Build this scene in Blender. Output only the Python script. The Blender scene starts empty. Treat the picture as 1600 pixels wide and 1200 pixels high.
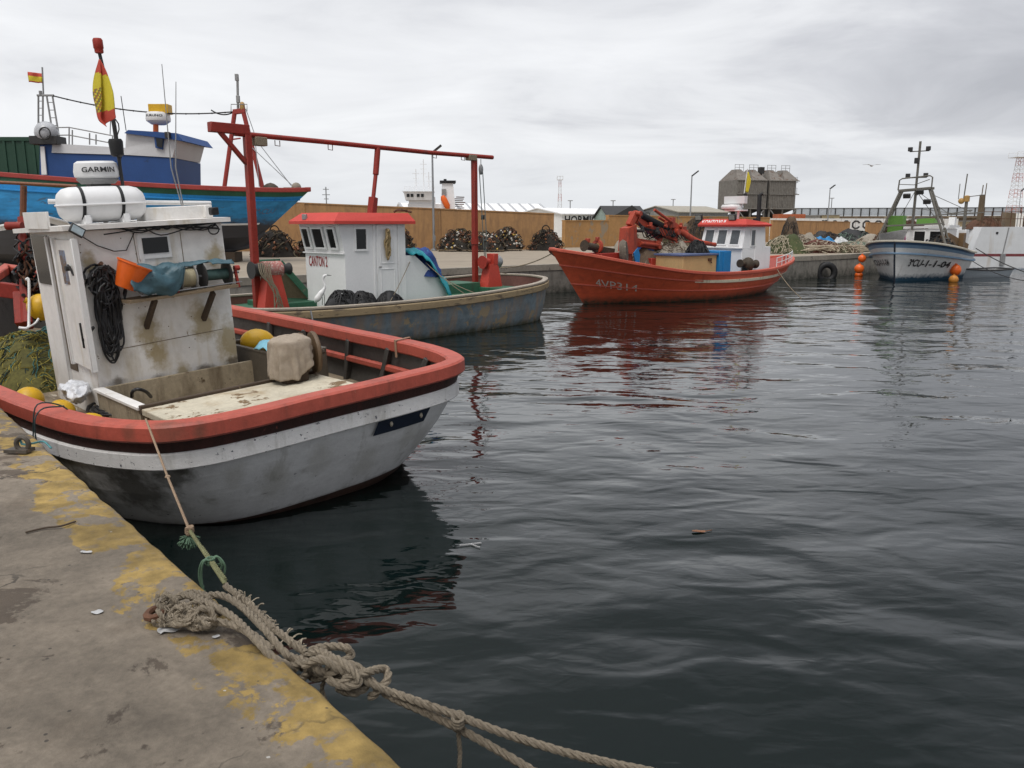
import bpy, math, random
from mathutils import Vector, Matrix, noise
R = math.radians
random.seed(7)
scene = bpy.context.scene
COL = scene.collection
# ------------------------------------------------------------------ camera
F_PX = 1250.0 / 1600.0
PITCH = math.atan(250 / 1250)
cam_d = bpy.data.cameras.new('camera'); cam = bpy.data.objects.new('camera', cam_d); COL.objects.link(cam)
cam_d.sensor_width = 36; cam_d.lens = 36 * F_PX; cam_d.clip_end = 5000; cam_d.clip_start = .05
cam.location = (0, 0, 2.8); cam.rotation_euler = (math.pi / 2 - PITCH, 0, 0)
scene.camera = cam
# ------------------------------------------------------------------ world, sun, exposure
SUN_EL, SUN_AZ = R(58), R(200)     # azimuth clockwise from +Y
w = bpy.data.worlds.new('World'); scene.world = w; w.use_nodes = True
nt = w.node_tree; N = nt.nodes; L = nt.links; N.clear()
out = N.new('ShaderNodeOutputWorld'); bg = N.new('ShaderNodeBackground'); bg.inputs[1].default_value = .1
sky = N.new('ShaderNodeTexSky'); sky.sky_type = 'NISHITA'; sky.sun_disc = False
sky.sun_elevation = SUN_EL; sky.sun_rotation = SUN_AZ
tc = N.new('ShaderNodeTexCoord'); sep = N.new('ShaderNodeSeparateXYZ'); L.new(tc.outputs['Generated'], sep.inputs[0])
def wm(op, a, b=None, c=None):
    n = N.new('ShaderNodeMath'); n.operation = op
    for i, v in enumerate((a, b, c)):
        if v is None: continue
        if isinstance(v, (int, float)): n.inputs[i].default_value = v
        else: L.new(v, n.inputs[i])
    return n.outputs[0]
zc = wm('MAXIMUM', sep.outputs[2], 0.0); den = wm('ADD', zc, .16)
cx = wm('DIVIDE', sep.outputs[0], den); cy = wm('DIVIDE', sep.outputs[1], den)
cmb = N.new('ShaderNodeCombineXYZ'); L.new(cx, cmb.inputs[0]); L.new(cy, cmb.inputs[1])
def wnoise(scale, detail, rough, dist, off):
    m = N.new('ShaderNodeMapping'); L.new(cmb.outputs[0], m.inputs[0]); m.inputs[1].default_value = off
    m.inputs[3].default_value = (1, 1.25, 1)
    n = N.new('ShaderNodeTexNoise'); L.new(m.outputs[0], n.inputs[0])
    n.inputs['Scale'].default_value = scale; n.inputs['Detail'].default_value = detail
    n.inputs['Roughness'].default_value = rough; n.inputs['Distortion'].default_value = dist
    return n.outputs[0]
n1 = wnoise(.95, 8, .56, .6, (3.1, 1.4, 0)); n2 = wnoise(.3, 3, .5, .2, (7.3, 5.2, 2))
mixn = wm('ADD', wm('MULTIPLY', n1, .55), wm('MULTIPLY', n2, .45))
# broad darker bank to the right of the view, lighter to the left
side = wm('MULTIPLY_ADD', sep.outputs[0], -.17, mixn)
rmp = N.new('ShaderNodeValToRGB'); L.new(side, rmp.inputs[0]); cr = rmp.color_ramp
cr.elements[0].position = .30; cr.elements[0].color = (.46, .47, .505, 1)
cr.elements[1].position = .62; cr.elements[1].color = (.88, .89, .91, 1)
e = cr.elements.new(.42); e.color = (.60, .61, .645, 1)
e = cr.elements.new(.51); e.color = (.77, .78, .805, 1)
# near the horizon the layer is even, overhead it is brighter
hz = N.new('ShaderNodeMapRange'); hz.interpolation_type = 'SMOOTHSTEP'; L.new(sep.outputs[2], hz.inputs[0])
hz.inputs[1].default_value = 0.0; hz.inputs[2].default_value = .12; hz.inputs[3].default_value = .8; hz.inputs[4].default_value = 0
mh = N.new('ShaderNodeMix'); mh.data_type = 'RGBA'; L.new(hz.outputs[0], mh.inputs[0]); L.new(rmp.outputs[0], mh.inputs[6])
mh.inputs[7].default_value = (.76, .785, .82, 1)
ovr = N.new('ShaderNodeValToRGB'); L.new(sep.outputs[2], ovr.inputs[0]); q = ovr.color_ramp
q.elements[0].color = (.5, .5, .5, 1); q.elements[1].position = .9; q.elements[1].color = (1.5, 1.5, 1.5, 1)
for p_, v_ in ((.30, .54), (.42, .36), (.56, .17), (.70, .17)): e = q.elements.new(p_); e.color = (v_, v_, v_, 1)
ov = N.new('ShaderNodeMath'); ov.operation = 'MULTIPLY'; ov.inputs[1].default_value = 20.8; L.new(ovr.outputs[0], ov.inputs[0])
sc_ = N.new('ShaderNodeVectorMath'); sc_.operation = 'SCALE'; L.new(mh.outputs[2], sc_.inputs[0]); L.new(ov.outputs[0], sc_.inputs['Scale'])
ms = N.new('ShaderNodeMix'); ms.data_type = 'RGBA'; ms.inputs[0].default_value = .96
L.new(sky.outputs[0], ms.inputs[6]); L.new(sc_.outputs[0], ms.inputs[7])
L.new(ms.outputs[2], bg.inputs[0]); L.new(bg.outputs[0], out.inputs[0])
sl = bpy.data.lights.new('sun', 'SUN'); sl.energy = 1.5; sl.angle = R(25); sl.color = (1, .95, .88)
so = bpy.data.objects.new('sun', sl); COL.objects.link(so)
sd = Vector((math.sin(SUN_AZ) * math.cos(SUN_EL), math.cos(SUN_AZ) * math.cos(SUN_EL), math.sin(SUN_EL)))
so.rotation_euler = sd.to_track_quat('Z', 'Y').to_euler(); so.location = sd * 50
vs = scene.view_settings; vs.view_transform = 'Standard'; vs.look = 'None'; vs.exposure = 0.0; vs.gamma = 1
# ------------------------------------------------------------------ materials
def lin(c):
    if isinstance(c, str):
        c = tuple(int(c[i:i + 2], 16) / 255 for i in (0, 2, 4))
        return tuple(((v + .055) / 1.055) ** 2.4 if v > .04045 else v / 12.92 for v in c) + (1,)
    return tuple(c) + (1,)
MATS = {}
def mat(name, base, chip=None, amt=.0, cs=7., dirt=None, damt=.0, streak=True, ds=2.5, rough=.55, var=.25, vs_=18., bump=.25, bs=40., metal=0., low=None, spec=.4, stretch=(1, 1, 1)):
    """worn paint: base colour, flaked patches of `chip`, run-down stains of `dirt`, growth `low`=(colour,z0,z1) near the waterline"""
    if name in MATS: return MATS[name]
    m = bpy.data.materials.new(name); m.use_nodes = True; t = m.node_tree; n = t.nodes; l = t.links
    b = n['Principled BSDF']; b.inputs['Roughness'].default_value = rough; b.inputs['Metallic'].default_value = metal
    b.inputs['Specular IOR Level'].default_value = spec
    tc = n.new('ShaderNodeTexCoord'); mp = n.new('ShaderNodeMapping'); l.new(tc.outputs['Object'], mp.inputs[0]); mp.inputs[3].default_value = stretch
    def nz(scale, det=6, ro=.6, map3=None, dist=0.):
        x = n.new('ShaderNodeTexNoise'); x.inputs['Scale'].default_value = scale; x.inputs['Detail'].default_value = det; x.inputs['Roughness'].default_value = ro
        x.inputs['Distortion'].default_value = dist
        if map3:
            q = n.new('ShaderNodeMapping'); l.new(tc.outputs['Object'], q.inputs[0]); q.inputs[3].default_value = map3; l.new(q.outputs[0], x.inputs[0])
        else: l.new(mp.outputs[0], x.inputs[0])
        return x.outputs[0]
    def rng(v, a, b_, c, d):
        r = n.new('ShaderNodeMapRange'); l.new(v, r.inputs[0])
        for i, k in enumerate((a, b_, c, d)): r.inputs[i + 1].default_value = k
        return r.outputs[0]
    def mix(f, a, b_, mode='MIX'):
        x = n.new('ShaderNodeMix'); x.data_type = 'RGBA'; x.blend_type = mode
        for i, v in ((0, f), (6, a), (7, b_)):
            if isinstance(v, (tuple, list)): x.inputs[i].default_value = v
            elif isinstance(v, float): x.inputs[i].default_value = v
            else: l.new(v, x.inputs[i])
        return x.outputs[2]
    v = rng(nz(vs_, 8, .65), .25, .75, 1 - var, 1 + var * .6)
    big = rng(nz(1.3, 4, .6), .3, .7, 1 - var * .7, 1 + var * .4)
    mu = n.new('ShaderNodeMath'); mu.operation = 'MULTIPLY'; l.new(v, mu.inputs[0]); l.new(big, mu.inputs[1])
    vv = n.new('ShaderNodeVectorMath'); vv.operation = 'SCALE'; vv.inputs[0].default_value = lin(base)[:3]; l.new(mu.outputs[0], vv.inputs['Scale'])
    c = vv.outputs[0]
    hgt = nz(bs, 6, .7)
    if dirt and damt > 0:
        d = nz(ds, 8, .65, (1.6, 1.6, .35) if streak else None, .4)
        th = .72 - damt * .45
        c = mix(rng(d, th, th + .22, 0, .85), c, lin(dirt))
    if chip and amt > 0:
        d = nz(cs, 9, .68, None, .3); th = .74 - amt * .45
        cm = rng(d, th, th + .025, 0, 1)
        c = mix(cm, c, lin(chip))
        h2 = n.new('ShaderNodeMath'); h2.operation = 'MULTIPLY_ADD'; l.new(cm, h2.inputs[0]); h2.inputs[1].default_value = -.5; l.new(hgt, h2.inputs[2]); hgt = h2.outputs[0]
    if low:
        s = n.new('ShaderNodeSeparateXYZ'); l.new(tc.outputs['Object'], s.inputs[0])
        q = n.new('ShaderNodeMath'); q.operation = 'MULTIPLY_ADD'; l.new(nz(5., 6), q.inputs[0]); q.inputs[1].default_value = -(low[2] - low[1]) * 1.6; l.new(s.outputs[2], q.inputs[2])
        c = mix(rng(q.outputs[0], low[1] - (low[2] - low[1]) * .8, low[2] - (low[2] - low[1]) * .8, 1, 0), c, lin(low[0]))
    l.new(c, b.inputs['Base Color'])
    if bump:
        bp = n.new('ShaderNodeBump'); bp.inputs['Strength'].default_value = bump; bp.inputs['Distance'].default_value = .01
        l.new(hgt, bp.inputs['Height']); l.new(bp.outputs[0], b.inputs['Normal'])
    MATS[name] = m; return m
def spots(m, pts, col, r, zs=.6, f=.8, fine=9.):
    """stains and darker patches with a place of their own: soft patches round object-space points"""
    t = m.node_tree; n = t.nodes; l = t.links; b = n['Principled BSDF']; src = b.inputs['Base Color'].links[0].from_socket; tc = n.new('ShaderNodeTexCoord')
    x = n.new('ShaderNodeTexNoise'); x.inputs['Scale'].default_value = fine; x.inputs['Detail'].default_value = 8; x.inputs['Roughness'].default_value = .65; l.new(tc.outputs['Object'], x.inputs[0])
    for p in pts:
        s = n.new('ShaderNodeVectorMath'); s.operation = 'SUBTRACT'; l.new(tc.outputs['Object'], s.inputs[0]); s.inputs[1].default_value = p[:3]
        q = n.new('ShaderNodeVectorMath'); q.operation = 'MULTIPLY'; l.new(s.outputs[0], q.inputs[0]); q.inputs[1].default_value = (1, 1, zs)
        d = n.new('ShaderNodeVectorMath'); d.operation = 'LENGTH'; l.new(q.outputs[0], d.inputs[0])
        a = n.new('ShaderNodeMath'); a.operation = 'MULTIPLY_ADD'; l.new(x.outputs[0], a.inputs[0]); rr = p[3] if len(p) > 3 else r; a.inputs[1].default_value = rr * 1.5; l.new(d.outputs['Value'], a.inputs[2])
        k = n.new('ShaderNodeMapRange'); l.new(a.outputs[0], k.inputs[0]); k.inputs[1].default_value = rr * 1.15; k.inputs[2].default_value = rr * 1.75; k.inputs[3].default_value = f; k.inputs[4].default_value = 0
        mx_ = n.new('ShaderNodeMix'); mx_.data_type = 'RGBA'; l.new(k.outputs[0], mx_.inputs[0]); l.new(src, mx_.inputs[6]); mx_.inputs[7].default_value = (*col, 1); src = mx_.outputs[2]
    l.new(src, b.inputs['Base Color'])
def glass(name, col=(.02, .022, .024)):
    if name in MATS: return MATS[name]
    m = bpy.data.materials.new(name); m.use_nodes = True; b = m.node_tree.nodes['Principled BSDF']
    b.inputs['Base Color'].default_value = (*col, 1); b.inputs['Roughness'].default_value = .12; b.inputs['Specular IOR Level'].default_value = .3; MATS[name] = m; return m
white = mat('white_paint', (.72, .72, .71), (.33, .29, .22), .10, 9, (.42, .36, .25), .25, var=.08, bump=.2)
white2 = mat('fresh_white_paint', (.80, .80, .80), (.5, .48, .42), .02, 9, (.55, .52, .45), .14, var=.05, bump=.15)
redp = mat('red_paint', '9c2f22', (.30, .14, .10), .12, 12, (.14, .05, .04), .3, var=.2)
postred = mat('post_red_paint', '8e2c20', (.12, .06, .05), .16, 8, (.08, .04, .03), .35, var=.25)
black = mat('black_rubber', (.014, .014, .015), var=.4, rough=.6)
darkm = mat('dark_metal', (.035, .034, .034), (.12, .06, .03), .15, 12, rough=.55)
steel = mat('galvanised_steel', (.33, .34, .35), (.2, .13, .08), .12, 10, rough=.45, metal=.6, var=.2)
alu = mat('grey_metal', (.30, .30, .30), (.16, .1, .06), .15, 8, rough=.5, metal=.2)
rust = mat('rusty_iron', (.12, .055, .03), (.03, .02, .015), .3, 10, rough=.8, var=.4, bump=.6)
wood = mat('weathered_wood', (.22, .165, .105), (.10, .07, .045), .3, 9, (.08, .06, .04), .35, rough=.75, stretch=(1, 6, 6))
darkwood = mat('dark_wood', (.07, .048, .032), (.16, .12, .08), .2, 9, rough=.8)
wgl = glass('dark_glass', (.012, .013, .014))
yellow = mat('yellow_plastic', (.62, .36, .012), (.25, .15, .02), .16, 14, (.2, .12, .03), .4, rough=.38, var=.1, bump=.08)
orangep = mat('orange_plastic', (.75, .13, .015), (.3, .1, .03), .03, 12, rough=.35, var=.12, bump=.08)
ropem = mat('old_rope', (.25, .205, .145), (.12, .095, .065), .25, 14, rough=.9, var=.35, vs_=60, bump=.6, bs=300)
# ------------------------------------------------------------------ mesh helpers
class Frame:
    def __init__(s, x, y, a=(1, 0), heel=0., z=0.):
        s.M = Matrix.Translation((x, y, z)) @ Matrix.Rotation(math.atan2(a[1], a[0]), 4, 'Z') @ Matrix.Rotation(heel, 4, 'X')
    def w(s, p): return s.M @ Vector(p)
WORLD = Frame(0, 0)
BASE = {}
def tag(o, label=None, cat=None, group=None, kind=None):
    for k, v in (('label', label), ('category', cat), ('group', group), ('kind', kind)):
        if v: o[k] = v
    return o
def thing(name, label, cat, fr=WORLD, b=(0, 0, 0), group=None):
    o = bpy.data.objects.new(name, None); COL.objects.link(o); o.empty_display_size = .2
    o.matrix_world = fr.M @ Matrix.Translation(b); BASE[o.name] = Vector(b)
    return tag(o, label, cat, group)
def cr(pts, n):
    """Catmull-Rom through points, n samples per span"""
    P = [Vector(p) for p in pts]
    if len(P) < 3:
        return [P[0].lerp(P[-1], i / n) for i in range(n + 1)]
    o = []
    for i in range(len(P) - 1):
        a = P[i - 1] if i else P[0] * 2 - P[1]; b = P[i]; c = P[i + 1]; d = P[i + 2] if i + 2 < len(P) else P[-1] * 2 - P[-2]
        for k in range(n):
            t = k / n
            o.append(.5 * ((2 * b) + (c - a) * t + (2 * a - 5 * b + 4 * c - d) * t * t + (3 * b - a - 3 * c + d) * t ** 3))
    return o + [P[-1].copy()]
class MB:
    def __init__(s): s.v = []; s.f = []; s.m = []
    def add(s, v, f, m=0):
        o = len(s.v); s.v += [Vector(p) for p in v]; s.f += [tuple(i + o for i in q) for q in f]
        s.m += (m if isinstance(m, list) else [m] * len(f)); return s
    def box(s, c, d, rot=None, m=0, bev=.0):
        """c centre, d full size; rot = Matrix or z angle; bevelled when bev"""
        x, y, z = (k / 2 for k in d)
        M = Matrix.Translation(c) @ (rot.to_4x4() if isinstance(rot, Matrix) else Matrix.Rotation(rot or 0, 4, 'Z'))
        if bev <= 0: bev = min(.012, min(d) * .12)
        pts = []; 
        for sz in (-1, 1):
            for zz, q in ((z, bev), (z - bev, 0)) if sz == -1 else ((z - bev, 0), (z, bev)):
                X, Y = x - q, y - q; e = bev if q == 0 else 0
                pts += [M @ Vector(p + (sz * zz,)) for p in ((-X, -Y + e), (-X + e, -Y), (X - e, -Y), (X, -Y + e), (X, Y - e), (X - e, Y), (-X + e, Y), (-X, Y - e))]
        f = [tuple(range(7, -1, -1)), tuple(range(24, 32))]
        for r in range(3):
            for i in range(8): j = (i + 1) % 8; f.append((r * 8 + i, r * 8 + j, r * 8 + 8 + j, r * 8 + 8 + i))
        return s.add(pts, f, m)
    def bar(s, p, q, w_, h_, m=0, up=(0, 0, 1)):
        p = Vector(p); q = Vector(q); d = q - p; X = d.normalized(); Y = Vector(up).cross(X)
        if Y.length < 1e-4: Y = Vector((0, 1, 0)).cross(X)
        Y.normalize(); Z = X.cross(Y)
        return s.box((p + q) / 2, (d.length, w_, h_), Matrix((X, Y, Z)).transposed(), m)
    def tube(s, pts, r, n=8, m=0, closed=False, caps=True):
        P = [Vector(p) for p in pts]; k = len(P)
        if k < 2: return s
        rs = r if isinstance(r, (list, tuple)) else [r] * k
        if len(rs) != k: rs = [rs[min(int(i / max(1, k - 1) * (len(rs) - 1) + .5), len(rs) - 1)] for i in range(k)]
        ref = None; V = []
        for i in range(k):
            if closed: t = P[(i + 1) % k] - P[i - 1]
            else: t = P[min(i + 1, k - 1)] - P[max(i - 1, 0)]
            if t.length < 1e-9: t = Vector((0, 0, 1))
            t.normalize()
            if ref is None: ref = t.orthogonal().normalized()
            ref = ref - t * ref.dot(t)
            if ref.length < 1e-6: ref = t.orthogonal()
            ref.normalize(); b = t.cross(ref)
            for j in range(n):
                a = 2 * math.pi * j / n; V.append(P[i] + (ref * math.cos(a) + b * math.sin(a)) * rs[i])
        F = []
        for i in range(k if closed else k - 1):
            for j in range(n):
                a = i * n; c = ((i + 1) % k) * n; j2 = (j + 1) % n
                F.append((a + j, a + j2, c + j2, c + j))
        if not closed and caps: F += [tuple(range(n - 1, -1, -1)), tuple((k - 1) * n + j for j in range(n))]
        return s.add(V, F, m)
    def rope(s, pts, r, m=0, pitch=None, n=6):
        """three laid strands round the path"""
        P = [Vector(p) for p in pts]; pitch = pitch or r * 7
        Q = [P[0]]; step = pitch / 9
        for a, b in zip(P, P[1:]):
            d = (b - a).length; k = max(1, int(d / step)); Q += [a.lerp(b, (i + 1) / k) for i in range(k)]
        ref = None; S = [[], [], []]; ln = 0
        for i, p in enumerate(Q):
            t = (Q[min(i + 1, len(Q) - 1)] - Q[max(0, i - 1)])
            if t.length < 1e-9: continue
            t.normalize()
            if ref is None: ref = t.orthogonal().normalized()
            ref = (ref - t * ref.dot(t)).normalized(); b = t.cross(ref)
            if i: ln += (p - Q[i - 1]).length
            for j in range(3):
                a = 2 * math.pi * (j / 3 + ln / pitch); S[j].append(p + (ref * math.cos(a) + b * math.sin(a)) * r * .5)
        for q in S: s.tube(q, r * .56, n, m)
        return s
    def lathe(s, prof, o=(0, 0, 0), ax=(0, 0, 1), n=24, m=0, cap=True):
        Z = Vector(ax).normalized(); X = Z.orthogonal().normalized(); Y = Z.cross(X); o = Vector(o); V = []
        for r, h in prof:
            for j in range(n):
                a = 2 * math.pi * j / n; V.append(o + Z * h + (X * math.cos(a) + Y * math.sin(a)) * r)
        F = []
        for i in range(len(prof) - 1):
            for j in range(n): j2 = (j + 1) % n; F.append((i * n + j, i * n + j2, i * n + n + j2, i * n + n + j))
        if cap: F += [tuple(range(n - 1, -1, -1)), tuple((len(prof) - 1) * n + j for j in range(n))]
        return s.add(V, F, m)
    def cyl(s, p, q, r, n=16, m=0, r2=None):
        p = Vector(p); q = Vector(q); return s.lathe([(r, 0), (r if r2 is None else r2, (q - p).length)], p, q - p, n, m)
    def ball(s, c, r, n=16, m=0, sc=(1, 1, 1), ax=None):
        M = Matrix.Diagonal(sc).to_4x4(); 
        if ax: M = Vector(ax).to_track_quat('Z', 'Y').to_matrix().to_4x4() @ M
        k = max(4, n // 2); V = [Vector((0, 0, -1)) * r]; F = []
        for i in range(1, k):
            a = -math.pi / 2 + math.pi * i / k
            V += [Vector((math.cos(a) * math.cos(2 * math.pi * j / n), math.cos(a) * math.sin(2 * math.pi * j / n), math.sin(a))) * r for j in range(n)]
        V.append(Vector((0, 0, 1)) * r); top = len(V) - 1
        for j in range(n):
            j2 = (j + 1) % n; F.append((0, 1 + j2, 1 + j)); F.append((top, 1 + (k - 2) * n + j, 1 + (k - 2) * n + j2))
            for i in range(k - 2): F.append((1 + i * n + j, 1 + i * n + j2, 1 + (i + 1) * n + j2, 1 + (i + 1) * n + j))
        c = Vector(c); return s.add([c + (M @ v) for v in V], F, m)
    def grid(s, rows, m=0, closed=False):
        """rows of points -> quads"""
        n = len(rows[0]); V = [p for r in rows for p in r]; F = []
        for i in range(len(rows) - 1):
            for j in range(n if closed else n - 1): j2 = (j + 1) % n; F.append((i * n + j, i * n + j2, (i + 1) * n + j2, (i + 1) * n + j))
        return s.add(V, F, m)
    def prism(s, poly, z0, z1, m=0):
        """poly 2-D xy, extruded in z"""
        n = len(poly); V = [(x, y, z0) for x, y in poly] + [(x, y, z1) for x, y in poly]
        return s.add(V, [tuple(range(n - 1, -1, -1)), tuple(range(n, 2 * n))] + [(i, (i + 1) % n, n + (i + 1) % n, n + i) for i in range(n)], m)
    def slab(s, quad, d, m=0):
        """polygon of 3-D points given thickness along vector d"""
        n = len(quad); d = Vector(d); V = [Vector(p) for p in quad] + [Vector(p) + d for p in quad]
        return s.add(V, [tuple(range(n - 1, -1, -1)), tuple(range(n, 2 * n))] + [(i, (i + 1) % n, n + (i + 1) % n, n + i) for i in range(n)], m)
    def jitter(s, a, f=3., seed=0):
        for v in s.v: v += noise.noise_vector(v * f + Vector((seed * 7.1, 0, seed))) * a
        return s
    def build(s, name, mats, parent=None, smooth=None, fr=None, b=None, ang=40, fix=True):
        me = bpy.data.meshes.new(name)
        base = BASE[parent.name] if parent is not None else Vector(b or (0, 0, 0))
        me.from_pydata([tuple(v - base) for v in s.v], [], s.f); 
        for mm in (mats if isinstance(mats, (list, tuple)) else [mats]): me.materials.append(mm)
        me.polygons.foreach_set('material_index', s.m)
        if fix:
            import bmesh
            bm = bmesh.new(); bm.from_mesh(me); bmesh.ops.recalc_face_normals(bm, faces=bm.faces); bm.to_mesh(me); bm.free()
        if smooth is None or smooth: me.polygons.foreach_set('use_smooth', [True] * len(me.polygons))
        o = bpy.data.objects.new(name, me); COL.objects.link(o)
        if smooth is None:
            me.set_sharp_from_angle(angle=R(ang))
        if parent is not None: o.parent = parent; BASE[o.name] = base
        else: o.matrix_world = (fr or WORLD).M @ Matrix.Translation(base); BASE[o.name] = base
        return o
def structure(name, mb, mats, **k): return tag(mb.build(name, mats, **k), kind='structure')
def textmesh(body, mb, place, bold=.0, m=0, res=2, squash=1., shear=0.):
    """letters as mesh; place(x 0..1, y 0..1) -> point"""
    cu = bpy.data.curves.new('lettering', 'FONT'); cu.body = body; cu.offset = bold; cu.resolution_u = res; cu.shear = shear
    o = bpy.data.objects.new('lettering', cu); COL.objects.link(o); me = bpy.data.meshes.new_from_object(o)
    xs = [v.co.x for v in me.vertices]; ys = [v.co.y for v in me.vertices]
    x0, x1, y0, y1 = min(xs), max(xs), min(ys), max(ys)
    mb.add([place((v.co.x - x0) / (x1 - x0), (v.co.y - y0) / (y1 - y0)) for v in me.vertices], [tuple(p.vertices) for p in me.polygons], m)
    bpy.data.objects.remove(o); bpy.data.curves.remove(cu); bpy.data.meshes.remove(me); return mb
def flat(p, r, u, off=(0, 0, 0)):
    p = Vector(p); r = Vector(r); u = Vector(u); off = Vector(off)
    return lambda x, y: p + r * x + u * y + off
def sag(p, q, d, n=14):
    p = Vector(p); q = Vector(q); return [p.lerp(q, i / n) - Vector((0, 0, d * 4 * (i / n) * (1 - i / n))) for i in range(n + 1)]
def heap(o, r, h, fr, seed, n=28, rough=.25):
    """rows for a lumpy mound with centre o radii r=(rx,ry) and height h"""
    rows = []
    for i in range(n // 2 + 1):
        t = i / (n // 2); row = []
        for j in range(n):
            a = 2 * math.pi * j / n
            k = 1 + rough * noise.noise(Vector((math.cos(a) * 1.3 + seed, math.sin(a) * 1.3, seed)))
            x, y = math.cos(a) * r[0] * k * t, math.sin(a) * r[1] * k * t
            z = h * (1 - t ** 2.4) * (1 + rough * 1.5 * noise.noise(Vector((x * 1.7 / max(r), y * 1.7 / max(r), seed + 9)))) + .12 * h * noise.noise(Vector((x * 6, y * 6, seed))) * (1 - t)
            row.append(Vector(o) + Vector((x, y, max(0, z) - (.03 if t == 1 else 0))))
        rows.append(row)
    return rows
def strands(mb, o, r, h, n, th, seed, mats=(0,), ln=12, step=.1, lift=.02, sides=3):
    rd = random.Random(seed)
    for k in range(n):
        a = rd.uniform(0, 6.28); q = rd.random() ** .6; x, y = math.cos(a) * r[0] * q, math.sin(a) * r[1] * q; d = rd.uniform(0, 6.28); pts = []
        for i in range(ln):
            t = min(1, math.hypot(x / r[0], y / r[1])); z = h * (1 - t ** 2.4) + lift * rd.random() + .12 * h * noise.noise(Vector((x * 6, y * 6, seed)))
            pts.append(Vector(o) + Vector((x, y, max(z, 0) + th)))
            d += rd.uniform(-.9, .9); x += math.cos(d) * step; y += math.sin(d) * step
            if math.hypot(x / r[0], y / r[1]) > 1.03: d += 2.5; x *= .93; y *= .93
        mb.tube(cr(pts, 2), th * rd.uniform(.7, 1.3), sides, rd.choice(mats))
    return mb
class Hull:
    """ctrl: from stern centre to bow, each (G, W, K, bulge): gunwale, waterline and keel points with y>=0; mirrored"""
    def __init__(s, ctrl, vrows, n=6, vk=3):
        G = cr([c[0] for c in ctrl], n); W = cr([c[1] for c in ctrl], n); K = cr([c[2] for c in ctrl], n)
        B = [v.x for v in cr([(c[3], 0, 0) for c in ctrl], n)]
        for q in (G, W, K):
            for p in q: p.y = max(p.y, 0)
        s.G, s.W, s.K, s.B = G, W, K, B; s.n = len(G); s.vrows = vrows; s.vk = vk
    def nrm(s, i):
        a = s.G[max(0, i - 1)]; b = s.G[min(s.n - 1, i + 1)]; d = b - a; v = Vector((d.y, -d.x, 0)) * -1
        if i == 0: v = Vector((-1, 0, 0))
        elif v.length < 1e-6: v = Vector((0, 1, 0))
        v.normalize()
        if s.G[0].x > s.G[-1].x: v = -v
        return v
    def pt(s, i, v):
        g, w_, k = s.G[i], s.W[i], s.K[i]
        if v <= 1:
            p = g.lerp(w_, v); return p + s.nrm(i) * s.B[i] * math.sin(math.pi * v) if s.G[i].y > .02 or i in (0,) else p
        t = v - 1; p = w_.lerp(k, t); p.z -= .0; return p
    def at(s, u, v, side=1, off=0.):
        f = u * (s.n - 1); i = min(int(f), s.n - 2); t = f - i
        p = s.pt(i, v).lerp(s.pt(i + 1, v), t); n = s.nrm(i).lerp(s.nrm(i + 1), t); p = p + n * off
        return Vector((p.x, p.y * side, p.z))
    def shell(s, bands):
        """bands: [(v_end, material index)]"""
        mb = MB(); vs_ = s.vrows + [1 + (k + 1) / s.vk for k in range(s.vk)]
        for side in (1, -1):
            for a, b in zip(vs_, vs_[1:]):
                m = next(mi for ve, mi in bands if (a + b) / 2 < ve)
                mb.grid([[s.at(i / (s.n - 1), a, side) for i in range(s.n)], [s.at(i / (s.n - 1), b, side) for i in range(s.n)]], m)
        return mb
    def ring(s, off, dz, v=0.):
        """closed loop round the hull offset outward by off at height above the gunwale dz"""
        A = []
        for side in (1, -1):
            q = []
            for i in range(s.n):
                p = s.pt(i, v) + s.nrm(i) * off; y = p.y
                if i in (0, s.n - 1): y = 0
                if off < 0 and i == s.n - 1: p.x -= abs(off) * (1 if s.G[-1].x > s.G[0].x else -1)
                q.append(Vector((p.x, max(y, 0) * side, p.z + dz)))
            A += q if side == 1 else q[::-1][1:-1]
        return A
    def rail(s, o0, o1, z0, z1, v=0., m=0, bev=.02):
        """a timber with rounded edges running round the hull"""
        prof = [(o0 + bev, z0), (o0, z0 + bev), (o0, z1 - bev), (o0 + bev, z1), (o1 - bev, z1), (o1, z1 - bev), (o1, z0 + bev), (o1 - bev, z0)]
        rows = [s.ring(a, b, v) for a, b in prof]; rows.append(rows[0])
        return MB().grid(rows, m, closed=True)
    def inner(s, off, ztop, zdeck, m=0, mdeck=1):
        """lining from the rail down to the deck, and the deck itself; zdeck(x)"""
        mb = MB()
        for side in (1, -1):
            rows = []
            for k in range(5):
                q = []
                for i in range(s.n):
                    p = s.dk(i, off, zdeck, k / 4)
                    if k == 0: p.z += ztop
                    q.append(Vector((p.x, p.y * side, p.z)))
                rows.append(q)
            mb.grid(rows, m)
        return mb
    def dk(s, i, off, zdeck, f=1.):
        g, w_ = s.G[i], s.W[i]; v = min(.95, max(.02, (g.z - zdeck(g.x)) / (g.z - w_.z))); p = s.pt(i, v * f) + s.nrm(i) * off
        if i in (0, s.n - 1): p.y = 0
        if i == s.n - 1 and off < 0: p.x -= abs(off) * (1 if s.G[-1].x > s.G[0].x else -1)
        p.y = max(p.y, 0); return p
    def deck(s, off, zdeck, m=0, nx=10):
        mb = MB(); k = s.n; rows = []
        for i in range(k):
            p = s.dk(i, off, zdeck); y = p.y
            rows.append([Vector((p.x, y * (1 - 2 * j / nx), zdeck(p.x))) for j in range(nx + 1)])
        return mb.grid(rows, m)
def at(u, v, Y):
    """point at forward distance Y seen at photo pixel (u, v)"""
    x = (u - 800) / 1250; y = (600 - v) / 1250; c, s = math.cos(PITCH), math.sin(PITCH); t = Y / (c + y * s)
    return Vector((x * t, Y, 2.8 + (-s + y * c) * t))
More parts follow.
